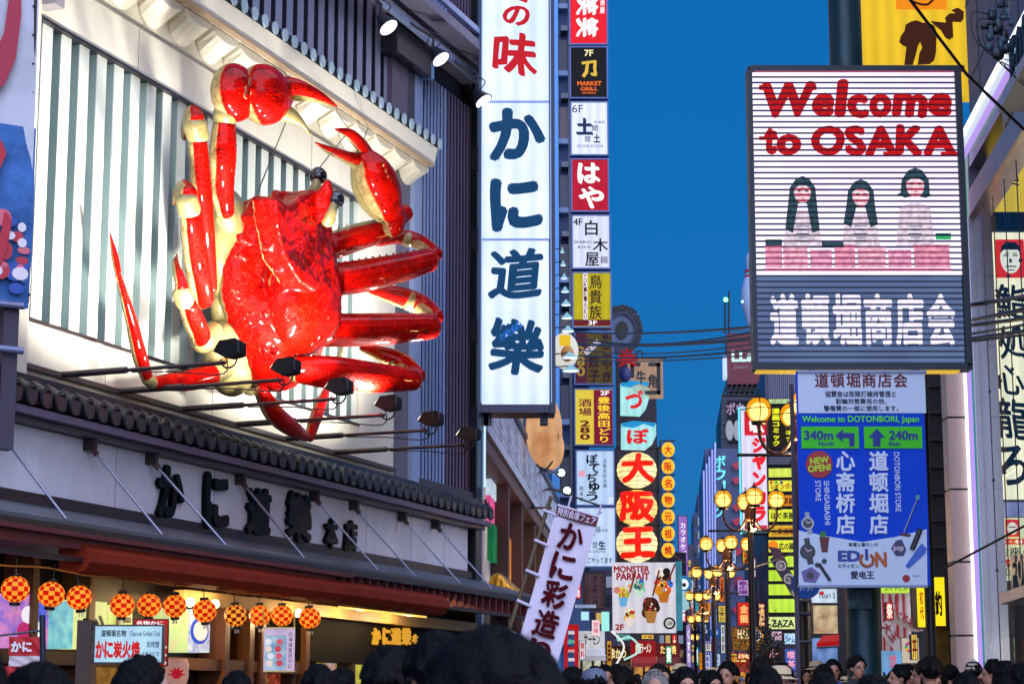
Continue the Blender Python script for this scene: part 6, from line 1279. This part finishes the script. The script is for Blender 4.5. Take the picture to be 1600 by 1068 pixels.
for x0, y0, x1, y1, Yd, c_, tx_, tc_ in SMALL:
    f_ = front(Yd); rgb = [int(c_[i:i + 2], 16) for i in (1, 3, 5)]
    nm = 'white' if min(rgb) > 200 else 'red' if rgb[0] > 200 and rgb[1] < 90 else 'orange' if rgb[0] > 200 and rgb[2] < 90 and rgb[1] < 170 else 'yellow' if rgb[0] > 200 and rgb[2] < 110 else 'green' if rgb[1] > rgb[0] and rgb[1] > rgb[2] + 20 else 'blue' if rgb[2] > rgb[0] else 'pale pink'
    t = box_sign('shop_sign', 'small %s lit shop sign with characters for %s' % (nm, ENG[tx_]), 'sign', f_, x0, y0, x1, y1, .3, glow(c_, 1.0, vary=.35, vs=3), DARK, bw=.8, group='small lit shop signs')
    vt = (y1 - y0) > (x1 - x0) * 1.2 and len(tx_) > 1; write(t, f_, tx_, x0 + 1.6, y0 + 2, x1 - 1.6, y1 - 2, paint(tc_, 1), ('bold', .03), vert=vt, n=.012)
    MB().tube([f_.P(x0 - 3, (y0 + y1) / 2, -.15), f_.P(x0, (y0 + y1) / 2, -.15)], .03, 5).build('bracket', DARK, t)
# stalls and shop fronts near the crowd
def stall(x0, x1, yt, Yd, aw, li, tx_, tc_, lab, ya=None):
    f_ = front(Yd); t = thing('shop_stall', lab, 'stall', f_.P((x0 + x1) / 2, 1060)); u0 = f_.uv(x0, 1000)[0]; u1 = f_.uv(x1, 1000)[0]; v1 = f_.uv(x0, yt)[1]; va_ = v1 - .55
    MB().box(f_, u0, u1, zg(Yd), va_, -1.2, -.5).build('lit_interior', glow(li, .9, vary=.85, vs=2.2, h2='#2c1410'), t)
    MB().box(f_, u0, u1, va_, v1, -.6, 0).build('sign_board', glow(aw, .75, vary=.3, vs=2), t)
    MB().add([f_.pt(u0, va_, 0), f_.pt(u1, va_, 0), f_.pt(u1, va_ - .25, .7), f_.pt(u0, va_ - .25, .7), f_.pt(u0, va_ - .4, .72), f_.pt(u1, va_ - .4, .72)], [(0, 3, 2, 1), (3, 4, 5, 2)]).build('awning', mat(aw, .6, vary=.3), t)
    for q in (u0 + .04, u1 - .12, (u0 + u1) / 2): MB().box(f_, q, q + .08, zg(Yd), va_, -.45, -.35).build('post', DARK, t)
    if tx_: write(t, f_, tx_, 0, 0, 0, 0, paint(tc_, 1), ('bold', .03), uvb=(u0 + .15, va_ + .1, u1 - .15, v1 - .08), n=.01)
    for q in range(4): MB().ball(f_.pt(u0 + (u1 - u0) * (q + .5) / 4, va_ - .3, .4), .07, 8, 6).build('bulb', glow('#ffe0a0', 5), t)
    return t
stall(905, 945, 985, 66, '#e8e8ec', '#e8e8d0', 'サーモン', '#202020', 'stall with white awning and kana board next to the red post frame')
stall(946, 985, 1008, 70, '#3a2418', '#f09030', '串かつ', '#f8e0a0', 'stall with brown awning and amber lights under the dessert poster')
stall(986, 1024, 1000, 74, '#a81c20', '#e8a050', '金龍ラーメン', '#f8f0e0', 'red awning noodle stall below the right half of the dessert poster')
stall(1026, 1062, 1004, 86, '#701820', '#f0b860', 'たこ焼', '#ffe080', 'dark red octopus-ball stall left of the lamp row')
stall(1140, 1170, 1018, 98, '#c03018', '#f0a040', '龍', '#ffe080', 'small orange stall right of the second lamp post')
stall(1196, 1222, 1010, 84, '#301c20', '#c04050', 'バー', '#f0a0b0', 'dark stall with pink light under the ZAZA panel')
stall(1380, 1408, 1016, 56, '#80b8e8', '#a0d8f8', 'さかな', '#e83030', 'blue fish stall right of the steel pole')
rf = thing('red_gate_frame', 'bright red upright frame standing beside the slanted white banner', 'frame', front(52).P(895, 1060))
for q in ((898, 975, 904, 1085), (882, 978, 887, 1085), (882, 975, 904, 983), (882, 1010, 904, 1014)): MB().pbox(front(52), *q, -.3, 0).build('beam', glow('#d81820', .6), rf)
for i in range(5): MB().pbox(front(52), 888, 985 + i * 14, 898, 990 + i * 14, -.2, -.1).build('shelf_picture', glow(('#e8e0f0', '#60c0a0', '#f0b0b0')[i % 3], .7), rf)
dz = thing('small_sign', 'small pink sign with red characters glowing under the floor signs', 'sign', front(64).P(931, 990))
for i, (x0, y0, x1, y1, c_) in enumerate(((925, 968, 937, 992, '#f0d0d8'), (908, 955, 920, 968, '#b0e8f0'), (940, 955, 952, 985, '#a0f0e8'))): MB().pbox(front(64 + i), x0, y0, x1, y1, -.1, 0).build('lit_panel', glow(c_, .9), dz)
write(dz, front(64), '甘味', 927, 971, 935, 989, paint('#d03048', .9), ('bold', .02), vert=True)
for i, (pts, c_, lab) in enumerate((([(955, 985), (975, 1010), (955, 1050)], '#f0f0f0', 'white curved arm of light on the left stalls'), ([(965, 1000), (985, 995), (1000, 1015), (975, 1030)], '#b8e8e0', 'pale curved tube light under the dessert poster'))):
    MB().tube(catmull([tuple(front(63).P(*p)) for p in pts], 6), .03, 8).build('curved_light', glow(c_, .9), None, label=lab, cat='light')
bush = MB(); cc = front(82).P(1190, 1040)
for i in range(700):
    p = cc + Vector((random.gauss(0, .55), random.gauss(0, .4), random.gauss(.7, .55))); a = Vector((random.gauss(0, 1), random.gauss(0, 1), random.gauss(0, 1))).normalized() * .07; b = a.cross(Vector((random.random(), random.random(), .3))).normalized() * .04
    bush.add([p - a, p + b, p + a, p - b], [(0, 1, 2, 3)])
tr_ = thing('street_tree', 'small dark leafy tree standing above the crowd under the yellow panels', 'tree', (cc.x, cc.y, zg(82)))
bush.build('crown', mat('#182c10', .7), tr_); MB().tube([(cc.x, cc.y, zg(82)), (cc.x, cc.y, cc.z + .6)], [.1, .05], 8).build('trunk', mat('#2c2018', .8), tr_)

# ------------------------------------------------------------------ overhead cables
def cable(pts, r, lab, sag=.0, name='cable'):
    a = [Vector(p) for p in pts]; q = []
    for i in range(len(a) - 1):
        for j in range(12): t = j / 12; p = a[i].lerp(a[i + 1], t); p.z -= sag * 4 * t * (1 - t); q.append(p)
    q.append(a[-1]); MB().tube(q, r, 5).build(name, BLACK, None, label=lab, cat='cable', group='overhead cables')
cable([at(1392, -40, 24), at(1512, 118, 25), at(1610, 212, 26)], .022, 'thick black cable crossing in front of the yellow billboard')
for i, (y0, y1, sg, Yd) in enumerate(((504, 476, .1, 44), (520, 498, .15, 45), (524, 512, .1, 46), (531, 520, .2, 47), (540, 531, .15, 48), (548, 538, .1, 49), (512, 492, .3, 50))):
    cable([at(896, y0 + 14, Yd + 24), at(1180, y0 + 6, Yd), at(1640, y1 - 20, Yd - 20)], .020 if i % 2 else .03, ('topmost', 'second', 'third', 'fourth', 'fifth', 'sixth', 'lowest')[i] + ' of the bundled cables crossing the street behind the screen', sg)
cable([at(1640, 800, 30), at(1476, 887, 33)], .02, 'thin pale stay crossing the glass wall near the menu sign', name='stay')
cable([at(860, 775, 45), at(940, 800, 60)], .015, 'thin cable above the slanted white banner', .3)
cable([at(1040, 857, 90), at(1260, 852, 50)], .02, 'long low cable crossing the lamp row', .8)
cb = thing('cable_cluster', 'tangle of black connectors and looping cables at the top right of the glass building', 'cable junction', at(1568, 60, 31))
for i in range(26):
    p = at(1568 + random.gauss(0, 9) - i * .6, 5 + i * 3.2 + random.gauss(0, 3), 31); MB().ball(p, (random.uniform(.04, .1), .06, random.uniform(.04, .13)), 8, 6).build('connector', mat(random.choice(['#101820', '#1c2c3c', '#3c5468']), .35), cb)
for i in range(6):
    q = [tuple(at(1565 + 3 * i, 30 + 6 * i, 31)), tuple(at(1520 + 8 * i, 20 + 12 * i, 31)), tuple(at(1530 + 10 * i, 70 + 9 * i, 31)), tuple(at(1600 + 4 * i, 90 + 12 * i, 31))]; MB().tube(catmull(q, 8), .009, 5).build('loop_cable', BLACK, cb)

# ------------------------------------------------------------------ people
SK = mat('#b08068', .55); BMESH = {}
def person(style, label, loc, rz, h, shirt, hairc, skin=None):
    t = thing('person', label, 'person', (0, 0, 0))
    def part(name, m, make, mods):
        key = name if name != 'hair' else 'hair' + style
        if key not in BMESH:
            o = make().build(name, m, t, mods=mods); BMESH[key] = o.data
        else:
            o = bpy.data.objects.new(name, BMESH[key]); C.objects.link(o); o.parent = t; XF[o.name] = Matrix()
        o.material_slots[0].link = 'OBJECT'; o.material_slots[0].material = m; return o
    def body():
        b = MB(); b.ball((0, .01, 1.615), (.076, .093, .092), 20, 14); b.ball((0, .035, 1.545), (.060, .068, .078), 18, 12); b.ball((0, .055, 1.495), (.036, .040, .032), 12, 8)
        b.tube([(0, .105, 1.60), (0, .128, 1.562), (0, .112, 1.55)], [.010, .017, .010], 8)
        for s_ in (-1, 1):
            b.ball((s_ * .078, .0, 1.58), (.012, .022, .034), 10, 8); b.ball((s_ * .032, .092, 1.607), (.024, .014, .008), 8, 6)
            b.tube([(s_ * .15, 0, 1.38), (s_ * .205, -.01, 1.34), (s_ * .24, -.02, 1.10), (s_ * .25, .03, .86)], [.05, .05, .038, .026], 10); b.ball((s_ * .252, .045, .80), (.02, .04, .055), 10, 8)
            b.tube([(s_ * .09, 0, .92), (s_ * .10, .01, .5), (s_ * .10, -.02, .09)], [.085, .06, .04], 12); b.ball((s_ * .10, .05, .045), (.04, .12, .04), 10, 8)
        b.ball((0, .098, 1.522), (.026, .014, .009), 8, 6)
        b.tube([(0, -.015, 1.50), (0, -.02, 1.38)], [.052, .062], 12)
        b.tube([(0, 0, 1.40), (0, 0, 1.25), (0, 0, 1.05), (0, 0, .90)], [.13, .155, .13, .15], 16, flat=1.0)
        return b
    def shirt_():
        b = MB()
        for z, rx, ry in ((1.36, .17, .095), (1.25, .18, .12), (1.12, .165, .115), (1.0, .165, .115), (.92, .17, .12)): b.ball((0, 0, z), (rx, ry, .12), 18, 10)
        b.tube([(0, -.015, 1.43), (0, -.01, 1.36)], [.068, .09], 14)
        for s_ in (-1, 1): b.tube([(s_ * .10, 0, 1.375), (s_ * .185, -.005, 1.345), (s_ * .232, -.018, 1.16), (s_ * .244, -.015, 1.02)], [.07, .068, .054, .05], 12)
        return b
    def legs():
        b = MB(); b.ball((0, 0, .92), (.165, .125, .12), 16, 10)
        for s_ in (-1, 1): b.tube([(s_ * .085, 0, .9), (s_ * .10, .01, .5), (s_ * .10, -.015, .08)], [.10, .078, .062], 12)
        return b
    def hair():
        b = MB(); random.seed(len(style) * 7)
        rr = {'afro': .052, 'short': .018, 'bob': .024, 'long': .024, 'cap': .012, 'bun': .02, 'beanie': .01, 'sunhat': .016}[style]
        b.ball((0, -.012, 1.632), (.083 + rr * .5, .100 + rr * .4, .084 + rr * .7), 20, 14)
        for i in range(70):
            a = random.uniform(0, 2 * PI); e_ = random.uniform(-.1, 1.4)
            if math.sin(a) > .35 and e_ < .75: continue
            x, y, z = math.cos(a) * math.cos(e_), math.sin(a) * math.cos(e_), math.sin(e_)
            p = Vector((x * (.076 + rr), y * (.094 + rr) - .01, 1.625 + z * (.082 + rr))); d = Vector((x * .3 + random.gauss(0, .2), y * .3 + random.gauss(0, .2), -.75)).normalized()
            b.tube([p - d * .02, p + d * .02, p + d * (.05 if style != 'afro' else .03)], [.012, .017, .004], 6)
        if style == 'afro':
            for i in range(220): 
                v = Vector((random.gauss(0, 1), random.gauss(0, 1), random.gauss(.25, 1))).normalized()
                if v.y > .5 and v.z < .3: continue
                b.ball(Vector((0, -.02, 1.635)) + Vector((v.x * .135, v.y * .14, v.z * .125)), random.uniform(.02, .034), 7, 5)
        lo = {'bob': 1.50, 'long': 1.30}.get(style)
        if lo:
            for i in range(26):
                a = PI * .95 + PI * 1.10 * i / 25; x = math.cos(a) * .088; y = math.sin(a) * .102 - .012
                b.tube([(x * .9, y * .9, 1.65), (x * 1.12, y * 1.08, 1.56), (x * 1.1, y * 1.15, (1.56 + lo) / 2), (x * .95, y * 1.1, lo + random.gauss(0, .01))], [.022, .024, .022, .008], 6)
        if style == 'bun': b.ball((0, -.12, 1.66), (.045, .04, .045), 12, 8)
        return b
    part('body', skin or SK, body, [('REMESH', dict(mode='VOXEL', voxel_size=.0105)), ('SMOOTH', dict(iterations=4, factor=.5))])
    part('shirt', mat(shirt, .75, vary=.25, vs=9, bump=.4, bs=14), shirt_, [('REMESH', dict(mode='VOXEL', voxel_size=.018)), ('SMOOTH', dict(iterations=4, factor=.6))])
    part('trousers', mat('#14161e', .8), legs, [('REMESH', dict(mode='VOXEL', voxel_size=.02)), ('SMOOTH', dict(iterations=3, factor=.6))])
    hm_ = mat(hairc, .65, spec=.15, vary=.4, vs=40, bump=.5, bs=90)
    part('hair', hm_, hair, [('REMESH', dict(mode='VOXEL', voxel_size=.008 if style != 'afro' else .01)), ('SMOOTH', dict(iterations=5, factor=.5))])
    def strands():
        b = MB(); random.seed(5 + len(style)); k_ = {'afro': 1.42, 'short': 1.06, 'bob': 1.12, 'long': 1.12, 'bun': 1.06}[style]
        for i in range(650):
            v = Vector((random.gauss(0, 1), random.gauss(0, 1), random.gauss(.35, 1))).normalized()
            if v.y > .35 and v.z < .55 or v.z < -.35: continue
            p = Vector((v.x * .094 * k_, v.y * .112 * k_ - .012, 1.63 + v.z * .104 * k_)); d = (Vector((random.gauss(0, .5), random.gauss(0, .5), -.9 if style != 'afro' else random.gauss(0, .6))) + v * (.45 if style != 'afro' else 1)).normalized() * random.uniform(.015, .038)
            a = d.cross(v).normalized() * .0016; c_ = v.cross(a).normalized() * .0016
            b.add([p + a, p - a, p + c_, p + d], [(0, 1, 3), (1, 2, 3), (2, 0, 3)])
        return b
    if style in ('afro', 'short', 'bob', 'long', 'bun'):
        if 'st' + style not in BMESH: o = strands().build('hair_strands', hm_, t); BMESH['st' + style] = o.data
        else: o = bpy.data.objects.new('hair_strands', BMESH['st' + style]); C.objects.link(o); o.parent = t
        o['kind'] = 'stuff'
    def eyes():
        b = MB()
        for s_ in (-1, 1): b.ball((s_ * .031, .096, 1.588), (.012, .006, .006), 8, 6); b.box(front(0), s_ * .031 - .016, s_ * .031 + .016, 1.607, 1.612, -.104, -.1)
        return b
    def face(nm, mk, m):
        if nm not in BMESH: o = mk().build(nm, m, t); BMESH[nm] = o.data
        else: o = bpy.data.objects.new(nm, BMESH[nm]); C.objects.link(o); o.parent = t
    face('eyes', eyes, BLACK); face('lips', lambda: MB().ball((0, .1105, 1.522), (.02, .006, .006), 10, 6), mat('#8c4440', .5))
    def fingers():
        b = MB()
        for s_ in (-1, 1):
            for q, (dy, ln) in enumerate(((.075, .06), (.055, .075), (.036, .07), (.018, .055))): b.tube([(s_ * .252, dy - .005, .77), (s_ * .25, dy, .77 - ln * .6), (s_ * .242, dy + .006, .77 - ln)], [.0095, .009, .006], 6)
            b.tube([(s_ * .25, .07, .82), (s_ * .24, .098, .79), (s_ * .238, .10, .765)], [.011, .01, .007], 6)
        return b
    face('fingers', fingers, skin or SK)
    for s_ in (-1, 1):
        nm = 'shoe'; key = 'shoe%d' % s_
        if key not in BMESH: o = MB().ball((s_ * .10, .05, .045), (.05, .135, .05), 14, 10).build(nm, mat('#16161a', .5), t); BMESH[key] = o.data
        else: o = bpy.data.objects.new(nm, BMESH[key]); C.objects.link(o); o.parent = t
    if style == 'cap':
        MB().lathe((0, -.01, 1.625), [(.103, 0), (.105, .03), (.095, .07), (.06, .10), (0, .112)], 20).build('cap', mat('#5a6478', .7), t); MB().ball((0, .11, 1.635), (.07, .07, .008), 14, 8).build('peak', mat('#4a5468', .7), t)
    if style == 'beanie':
        for j in range(6): z0 = j * .022; r0 = .108 * math.cos(j * .22); r1 = .108 * math.cos((j + 1) * .22); MB().lathe((0, -.012, 1.615), [(r0, z0), (r1, z0 + .0215)] + ([(0, .145)] if j == 5 else []), 20).build('knit_band', mat(('#283028', '#b8b0a0')[j % 2], .9), t)
    if style == 'sunhat':
        MB().lathe((0, -.01, 1.635), [(.17, -.02), (.105, 0), (.10, .07), (.06, .10), (0, .105)], 20).build('straw_hat', mat('#c8b490', .8), t); MB().lathe((0, -.01, 1.635), [(.1062, .004), (.1045, .025)], 20).build('hat_band', mat('#30201c', .8), t)
    t.location = loc; t.rotation_euler = (0, 0, rz); t.scale = (h / 1.72,) * 3
    return t
taken = []
def put(px, ytop, Yd, deg, style, shirt, label, hairc='#050508', skin=None, wide=1):
    p = at(px, ytop, Yd); zz_ = zg(Yd); h = (p.z - zz_) * 1.72 / {'afro': 1.80, 'bun': 1.75, 'beanie': 1.76}.get(style, 1.74); h = max(1.38, min(1.86, h))
    taken.append((p.x, Yd)); t = person(style, label, (p.x, Yd, zz_), math.radians(deg), h, shirt, hairc, skin)
    if wide != 1: t.scale = (t.scale[0] * wide, t.scale[1] * wide, t.scale[2])
    return t
put(768, 966, 3.9, 8, 'afro', '#14141c', 'person with big bushy black hair in front of the slanted banner')
put(686, 984, 6.4, -15, 'short', '#14141c', 'dark-haired person directly left of the big bushy head')
put(612, 1008, 7.6, -40, 'short', '#20202c', 'man with short black hair below the gold wall letters')
put(226, 1021, 8.6, -62, 'short', '#24242e', 'young man with fringe in profile beside the grilled-crab box sign', skin=mat('#c09890', .55))
put(62, 1036, 5.2, 10, 'bob', '#1c1c28', 'round dark head below the red and white stall banner at the left')
put(-50, 990, 5.0, 10, 'short', '#103038', 'dark head cut off by the left picture edge')
put(370, 1046, 13, 20, 'short', '#1c2028', 'small dark head below the checked lanterns, near the wooden posts')
put(498, 1036, 12, 10, 'short', '#22202c', 'dark head left of the lit yellow door')
put(536, 1044, 14, -80, 'bob', '#2a2430', 'person in side view just right of the head by the yellow door')
put(582, 1045, 16, 30, 'bun', '#2a2430', 'small head between the yellow door and the short-haired man')
people = [(893, 1040, 17, 60, 'short', '#402838', 'person facing the stalls at the right foot of the slanted banner'), (928, 1041, 15.5, 0, 'cap', '#303848', 'person in a grey baseball cap seen from behind beside the slanted banner'),
 (962, 1036, 24, 10, 'short', '#382c2c', 'dark head right of the grey baseball cap'), (1023, 1044, 15.5, 175, 'short', '#4c4448', 'elderly man with grey hair and glasses facing the camera'), (1070, 1041, 15.5, 190, 'bob', '#242430', 'person with black hair facing the camera next to the elderly man'),
 (1137, 1031, 20, 150, 'short', '#b02828', 'man in a red shirt facing half right under the second lamp post'), (1113, 1046, 19, 200, 'bob', '#2c2838', 'person with dark bob left of the man in red'), (1195, 1040, 12.5, 5, 'bob', '#58602c', 'large dark head in an olive top right of the man in red'),
 (1222, 1033, 20, 170, 'short', '#20242c', 'broad man facing the camera under the ZAZA panel'), (1275, 1031, 30, 160, 'sunhat', '#c8c0b0', 'person in a pale straw hat left of the steel pole'), (1301, 1028, 26, 180, 'short', '#2858a0', 'person in a bright blue shirt facing the camera left of the steel pole'),
 (1285, 1050, 12, 0, 'short', '#18181e', 'black head near the foot of the steel pole on its left'), (1362, 1052, 8.5, 0, 'short', '#18181e', 'large blurred black head right before the steel pole'), (1405, 1036, 21, 100, 'short', '#3878c0', 'person in a light blue top turned right beyond the pole'), (1398, 1046, 23, 140, 'bob', '#50505c', 'person with dark hair beside the light blue top'),
 (1443, 1030, 20, 70, 'short', '#282830', 'man in profile below the wide yellow sign'), (1460, 1036, 23, 80, 'bob', '#5c4038', 'person with dark bob facing left below the wide yellow sign'), (1484, 1036, 26, 20, 'bun', '#8c7448', 'person in a tan jacket before the beige column'), (1519, 1028, 24, 40, 'beanie', '#3c4038', 'person in a striped knit cap at the foot of the neon tube'),
 (1508, 1048, 14, 10, 'short', '#181c20', 'dark-haired person below the striped knit cap'), (1551, 1028, 20, 80, 'short', '#8c90a8', 'man in a grey-blue shirt in profile before the glass wall'), (1569, 1032, 17, 0, 'long', '#a8b0c8', 'long-haired person in a white-blue top before the glass wall'), (1597, 1034, 16, 20, 'bob', '#302c30', 'dark head at the right picture edge')]
for q in people: put(*q, hairc='#8c8884' if 'elderly man with' in q[6] else '#050508')
ge = bpy.data.objects['person']
SH = (('#20242c', 'black'), ('#2c3c5c', 'navy'), ('#6c2430', 'dark red'), ('#8c8c98', 'grey'), ('#b8b4b0', 'white'), ('#3c5040', 'green'), ('#a08058', 'tan'), ('#4878a8', 'blue'))
ST = {'short': 'short black hair', 'bob': 'a dark bob', 'long': 'long dark hair', 'cap': 'a cap', 'bun': 'a hair bun', 'sunhat': 'a straw hat'}
random.seed(11); n_p = 0; tries = 0; seen = set()
while n_p < 78 and tries < 4000:
    tries += 1
    Yd = random.choice((random.uniform(17, 30), random.uniform(26, 60), random.uniform(30, 70))); px = random.uniform(880, 1600)
    p = at(px, 1050, Yd)
    if p.x > 5.6 + Yd * math.tan(math.radians(4.2)) + (.0 if Yd > 34 else 3) or p.x < -2.6 + Yd * math.tan(math.radians(4.2)): continue
    if abs(px - 1348) < 24 and Yd > 26 or any(math.hypot(p.x - a, Yd - b) < .62 for a, b in taken): continue
    if any(math.hypot(p.x - at(a, 1040, b).x, Yd - b) < .5 for a, b, _ in lamps): continue
    st = random.choice(('short', 'short', 'bob', 'bob', 'long', 'cap', 'bun', 'short', 'sunhat')); sh = random.choice(SH); fc = random.choice((0, 0, 0, 180, 180, 90, -90)) + random.uniform(-25, 25)
    zone = 'near the left stalls' if px < 960 else 'below the dessert poster' if px < 1056 else 'under the row of globe lamps' if px < 1190 else 'below the yellow floor panels' if px < 1250 else 'around the steel pole' if px < 1400 else 'in front of the yellow signs' if px < 1482 else 'before the glass building'
    dist = 'far back ' if Yd > 45 else 'midway ' if Yd > 28 else ''
    lab = '%s, %s top, %s, %s%s' % (ST[st], sh[1], 'facing away' if abs(fc) < 40 else 'facing the camera' if fc > 130 else 'in profile', dist, zone)
    if lab in seen: continue
    seen.add(lab); h = random.gauss(1.66, .06); taken.append((p.x, Yd))
    o = person(st, lab, (p.x, Yd, zg(Yd)), math.radians(fc), h, sh[0], random.choice(('#050508', '#0a0606', '#180e0a'))); o['group'] = 'people crowding the street'; n_p += 1

# ------------------------------------------------------------------ things standing before the shop front
f24 = front(24.5)
gs_ = box_sign('menu_sign', 'framed light-blue box sign reading Charcoal Grilled Crab beside the dark head', 'sign', f24, 145, 975, 255, 1036, .18, glow('#b8e0f4', 1.0, vary=.2, vs=1.5), mat('#241c24', .4), bw=2.5)
write(gs_, f24, '道頓堀名物', 158, 983, 197, 994, paint('#182c48', .5), ('bold', .03)); write(gs_, f24, 'Charcoal Grilled Crab', 203, 985, 250, 993, paint('#283868', .7), ('bold', .01))
for i, ch in enumerate('かに炭火焼'): write(gs_, f24, ch, 149 + i * 14, 1000, 163 + i * 14, 1028, paint('#c01818', 1), ('brush', .05), n=.012, name='character')
write(gs_, f24, '炭烤蟹', 229, 1001, 249, 1011, paint('#283868', .7), ('bold', .01)); write(gs_, f24, '숯불구이 게', 222, 1017, 248, 1025, paint('#283868', .7), ('bold', .01))
MB().pbox(f24, 118, 968, 141, 1120, -.4, -.05).build('wooden_side', mat('#3c2818', .5, vary=.3), gs_)
rs = box_sign('red_sign', 'red lit sign with white strokes behind the grilled-crab box sign', 'sign', front(25.2), 208, 966, 262, 1040, .1, glow('#d02018', .7, vary=.3, vs=4), mat('#601410'), bw=1.2)
write(rs, front(25.2), '名物かに', 213, 969, 255, 976, W, ('brush', .02)); 
for i in range(3): MB().tube(catmull([tuple(front(25.2).P(257 - i * 2, 985 + i * 16, .02)), tuple(front(25.2).P(250, 1000 + i * 14, .02)), tuple(front(25.2).P(259, 1012 + i * 12, .02))], 5), .02, 5).build('white_stroke', paint('#f0e0d0', .9), rs)
rw = thing('stall_banner', 'small red and white stall banner with white crab kana at the lower left', 'banner', front(20).P(36, 1068))
cloth(front(20), 14, 994, 62, 1024, mat('#b80c18', .6), rw, amp=.01); cloth(front(20), 14, 1024, 62, 1040, mat('#c8bcc0', .6), rw, amp=.01); cloth(front(20), 6, 1040, 40, 1075, mat('#b80c18', .6), rw, amp=.01)
write(rw, front(20), 'かに', 17, 1001, 50, 1018, mat('#e8e4e8'), ('brush', .05), n=.02); MB().tube([front(20).P(66, 960), front(20).P(68, 1080)], .03, 8).build('pole', mat('#202838', .4, .5), rw); MB().tube([front(20).P(0, 992), front(20).P(68, 984)], .012, 6).build('rod', STEEL, rw)
f30 = front(30)
hp = thing('hanging_poster', 'framed blue and pink seafood poster hanging from wires under the lanterns', 'poster', f30.P(437, 1048))
MB().pbox(f30, 412, 981, 460, 1048, -.05, 0).build('board', glow('#d8c0e0', .8, vary=.15), hp); plate(hp, f30, 414, 992, 447, 1046, glow('#3c8cb8', .8, vary=.7, vs=6, h2='#d8e8f0'), .006, 'picture')
for i in range(8): MB().pdisc(f30, 420 + (i % 2) * 17 + random.uniform(-3, 3), 1002 + (i // 2) * 11, 5, .006, .012 + .001 * i, 14, 5).build('crab_picture', paint(('#e8e8f0', '#d86070', '#f0d8d0', '#d04858')[i % 4], .8), hp)
write(hp, f30, '北海道直送かに', 450, 986, 457, 1044, paint('#402858', .6), ('bold', .01), vert=True)
for q in ((411, 979, 461, 981), (411, 1047, 461, 1049)): MB().pbox(f30, *q, -.05, .02).build('frame', mat('#c8b060', .4, .5), hp)
for x in (412, 460): MB().tube([f30.P(x, 981), f30.P(x, 950)], .012, 6).build('hanger_wire', mat('#c8a040'), hp)
cbr = thing('crab_drum', 'pale paper drum printed with a red crab below the dish pictures', 'lantern', f30.P(275, 1066))
MB().lathe(f30.P(276, 1068), [(.0, 0), (.14, 0), (.17, .1), (.17, .28), (.14, .36), (0, .36)], 20).build('shade', glow('#d8a090', .6, vary=.2), cbr)
MB().pdisc(front(29.8), 276, 1052, 8, .0, .01, 14).build('crab_print', paint('#b01828', .8), cbr)
for a in range(6): MB().tube([front(29.8).P(276, 1052, .02), front(29.8).P(276 + 13 * math.cos(PI * a / 5), 1053 - 12 * math.sin(PI * a / 5), .02)], .012, 4).build('crab_leg_print', paint('#b01828', .8), cbr)
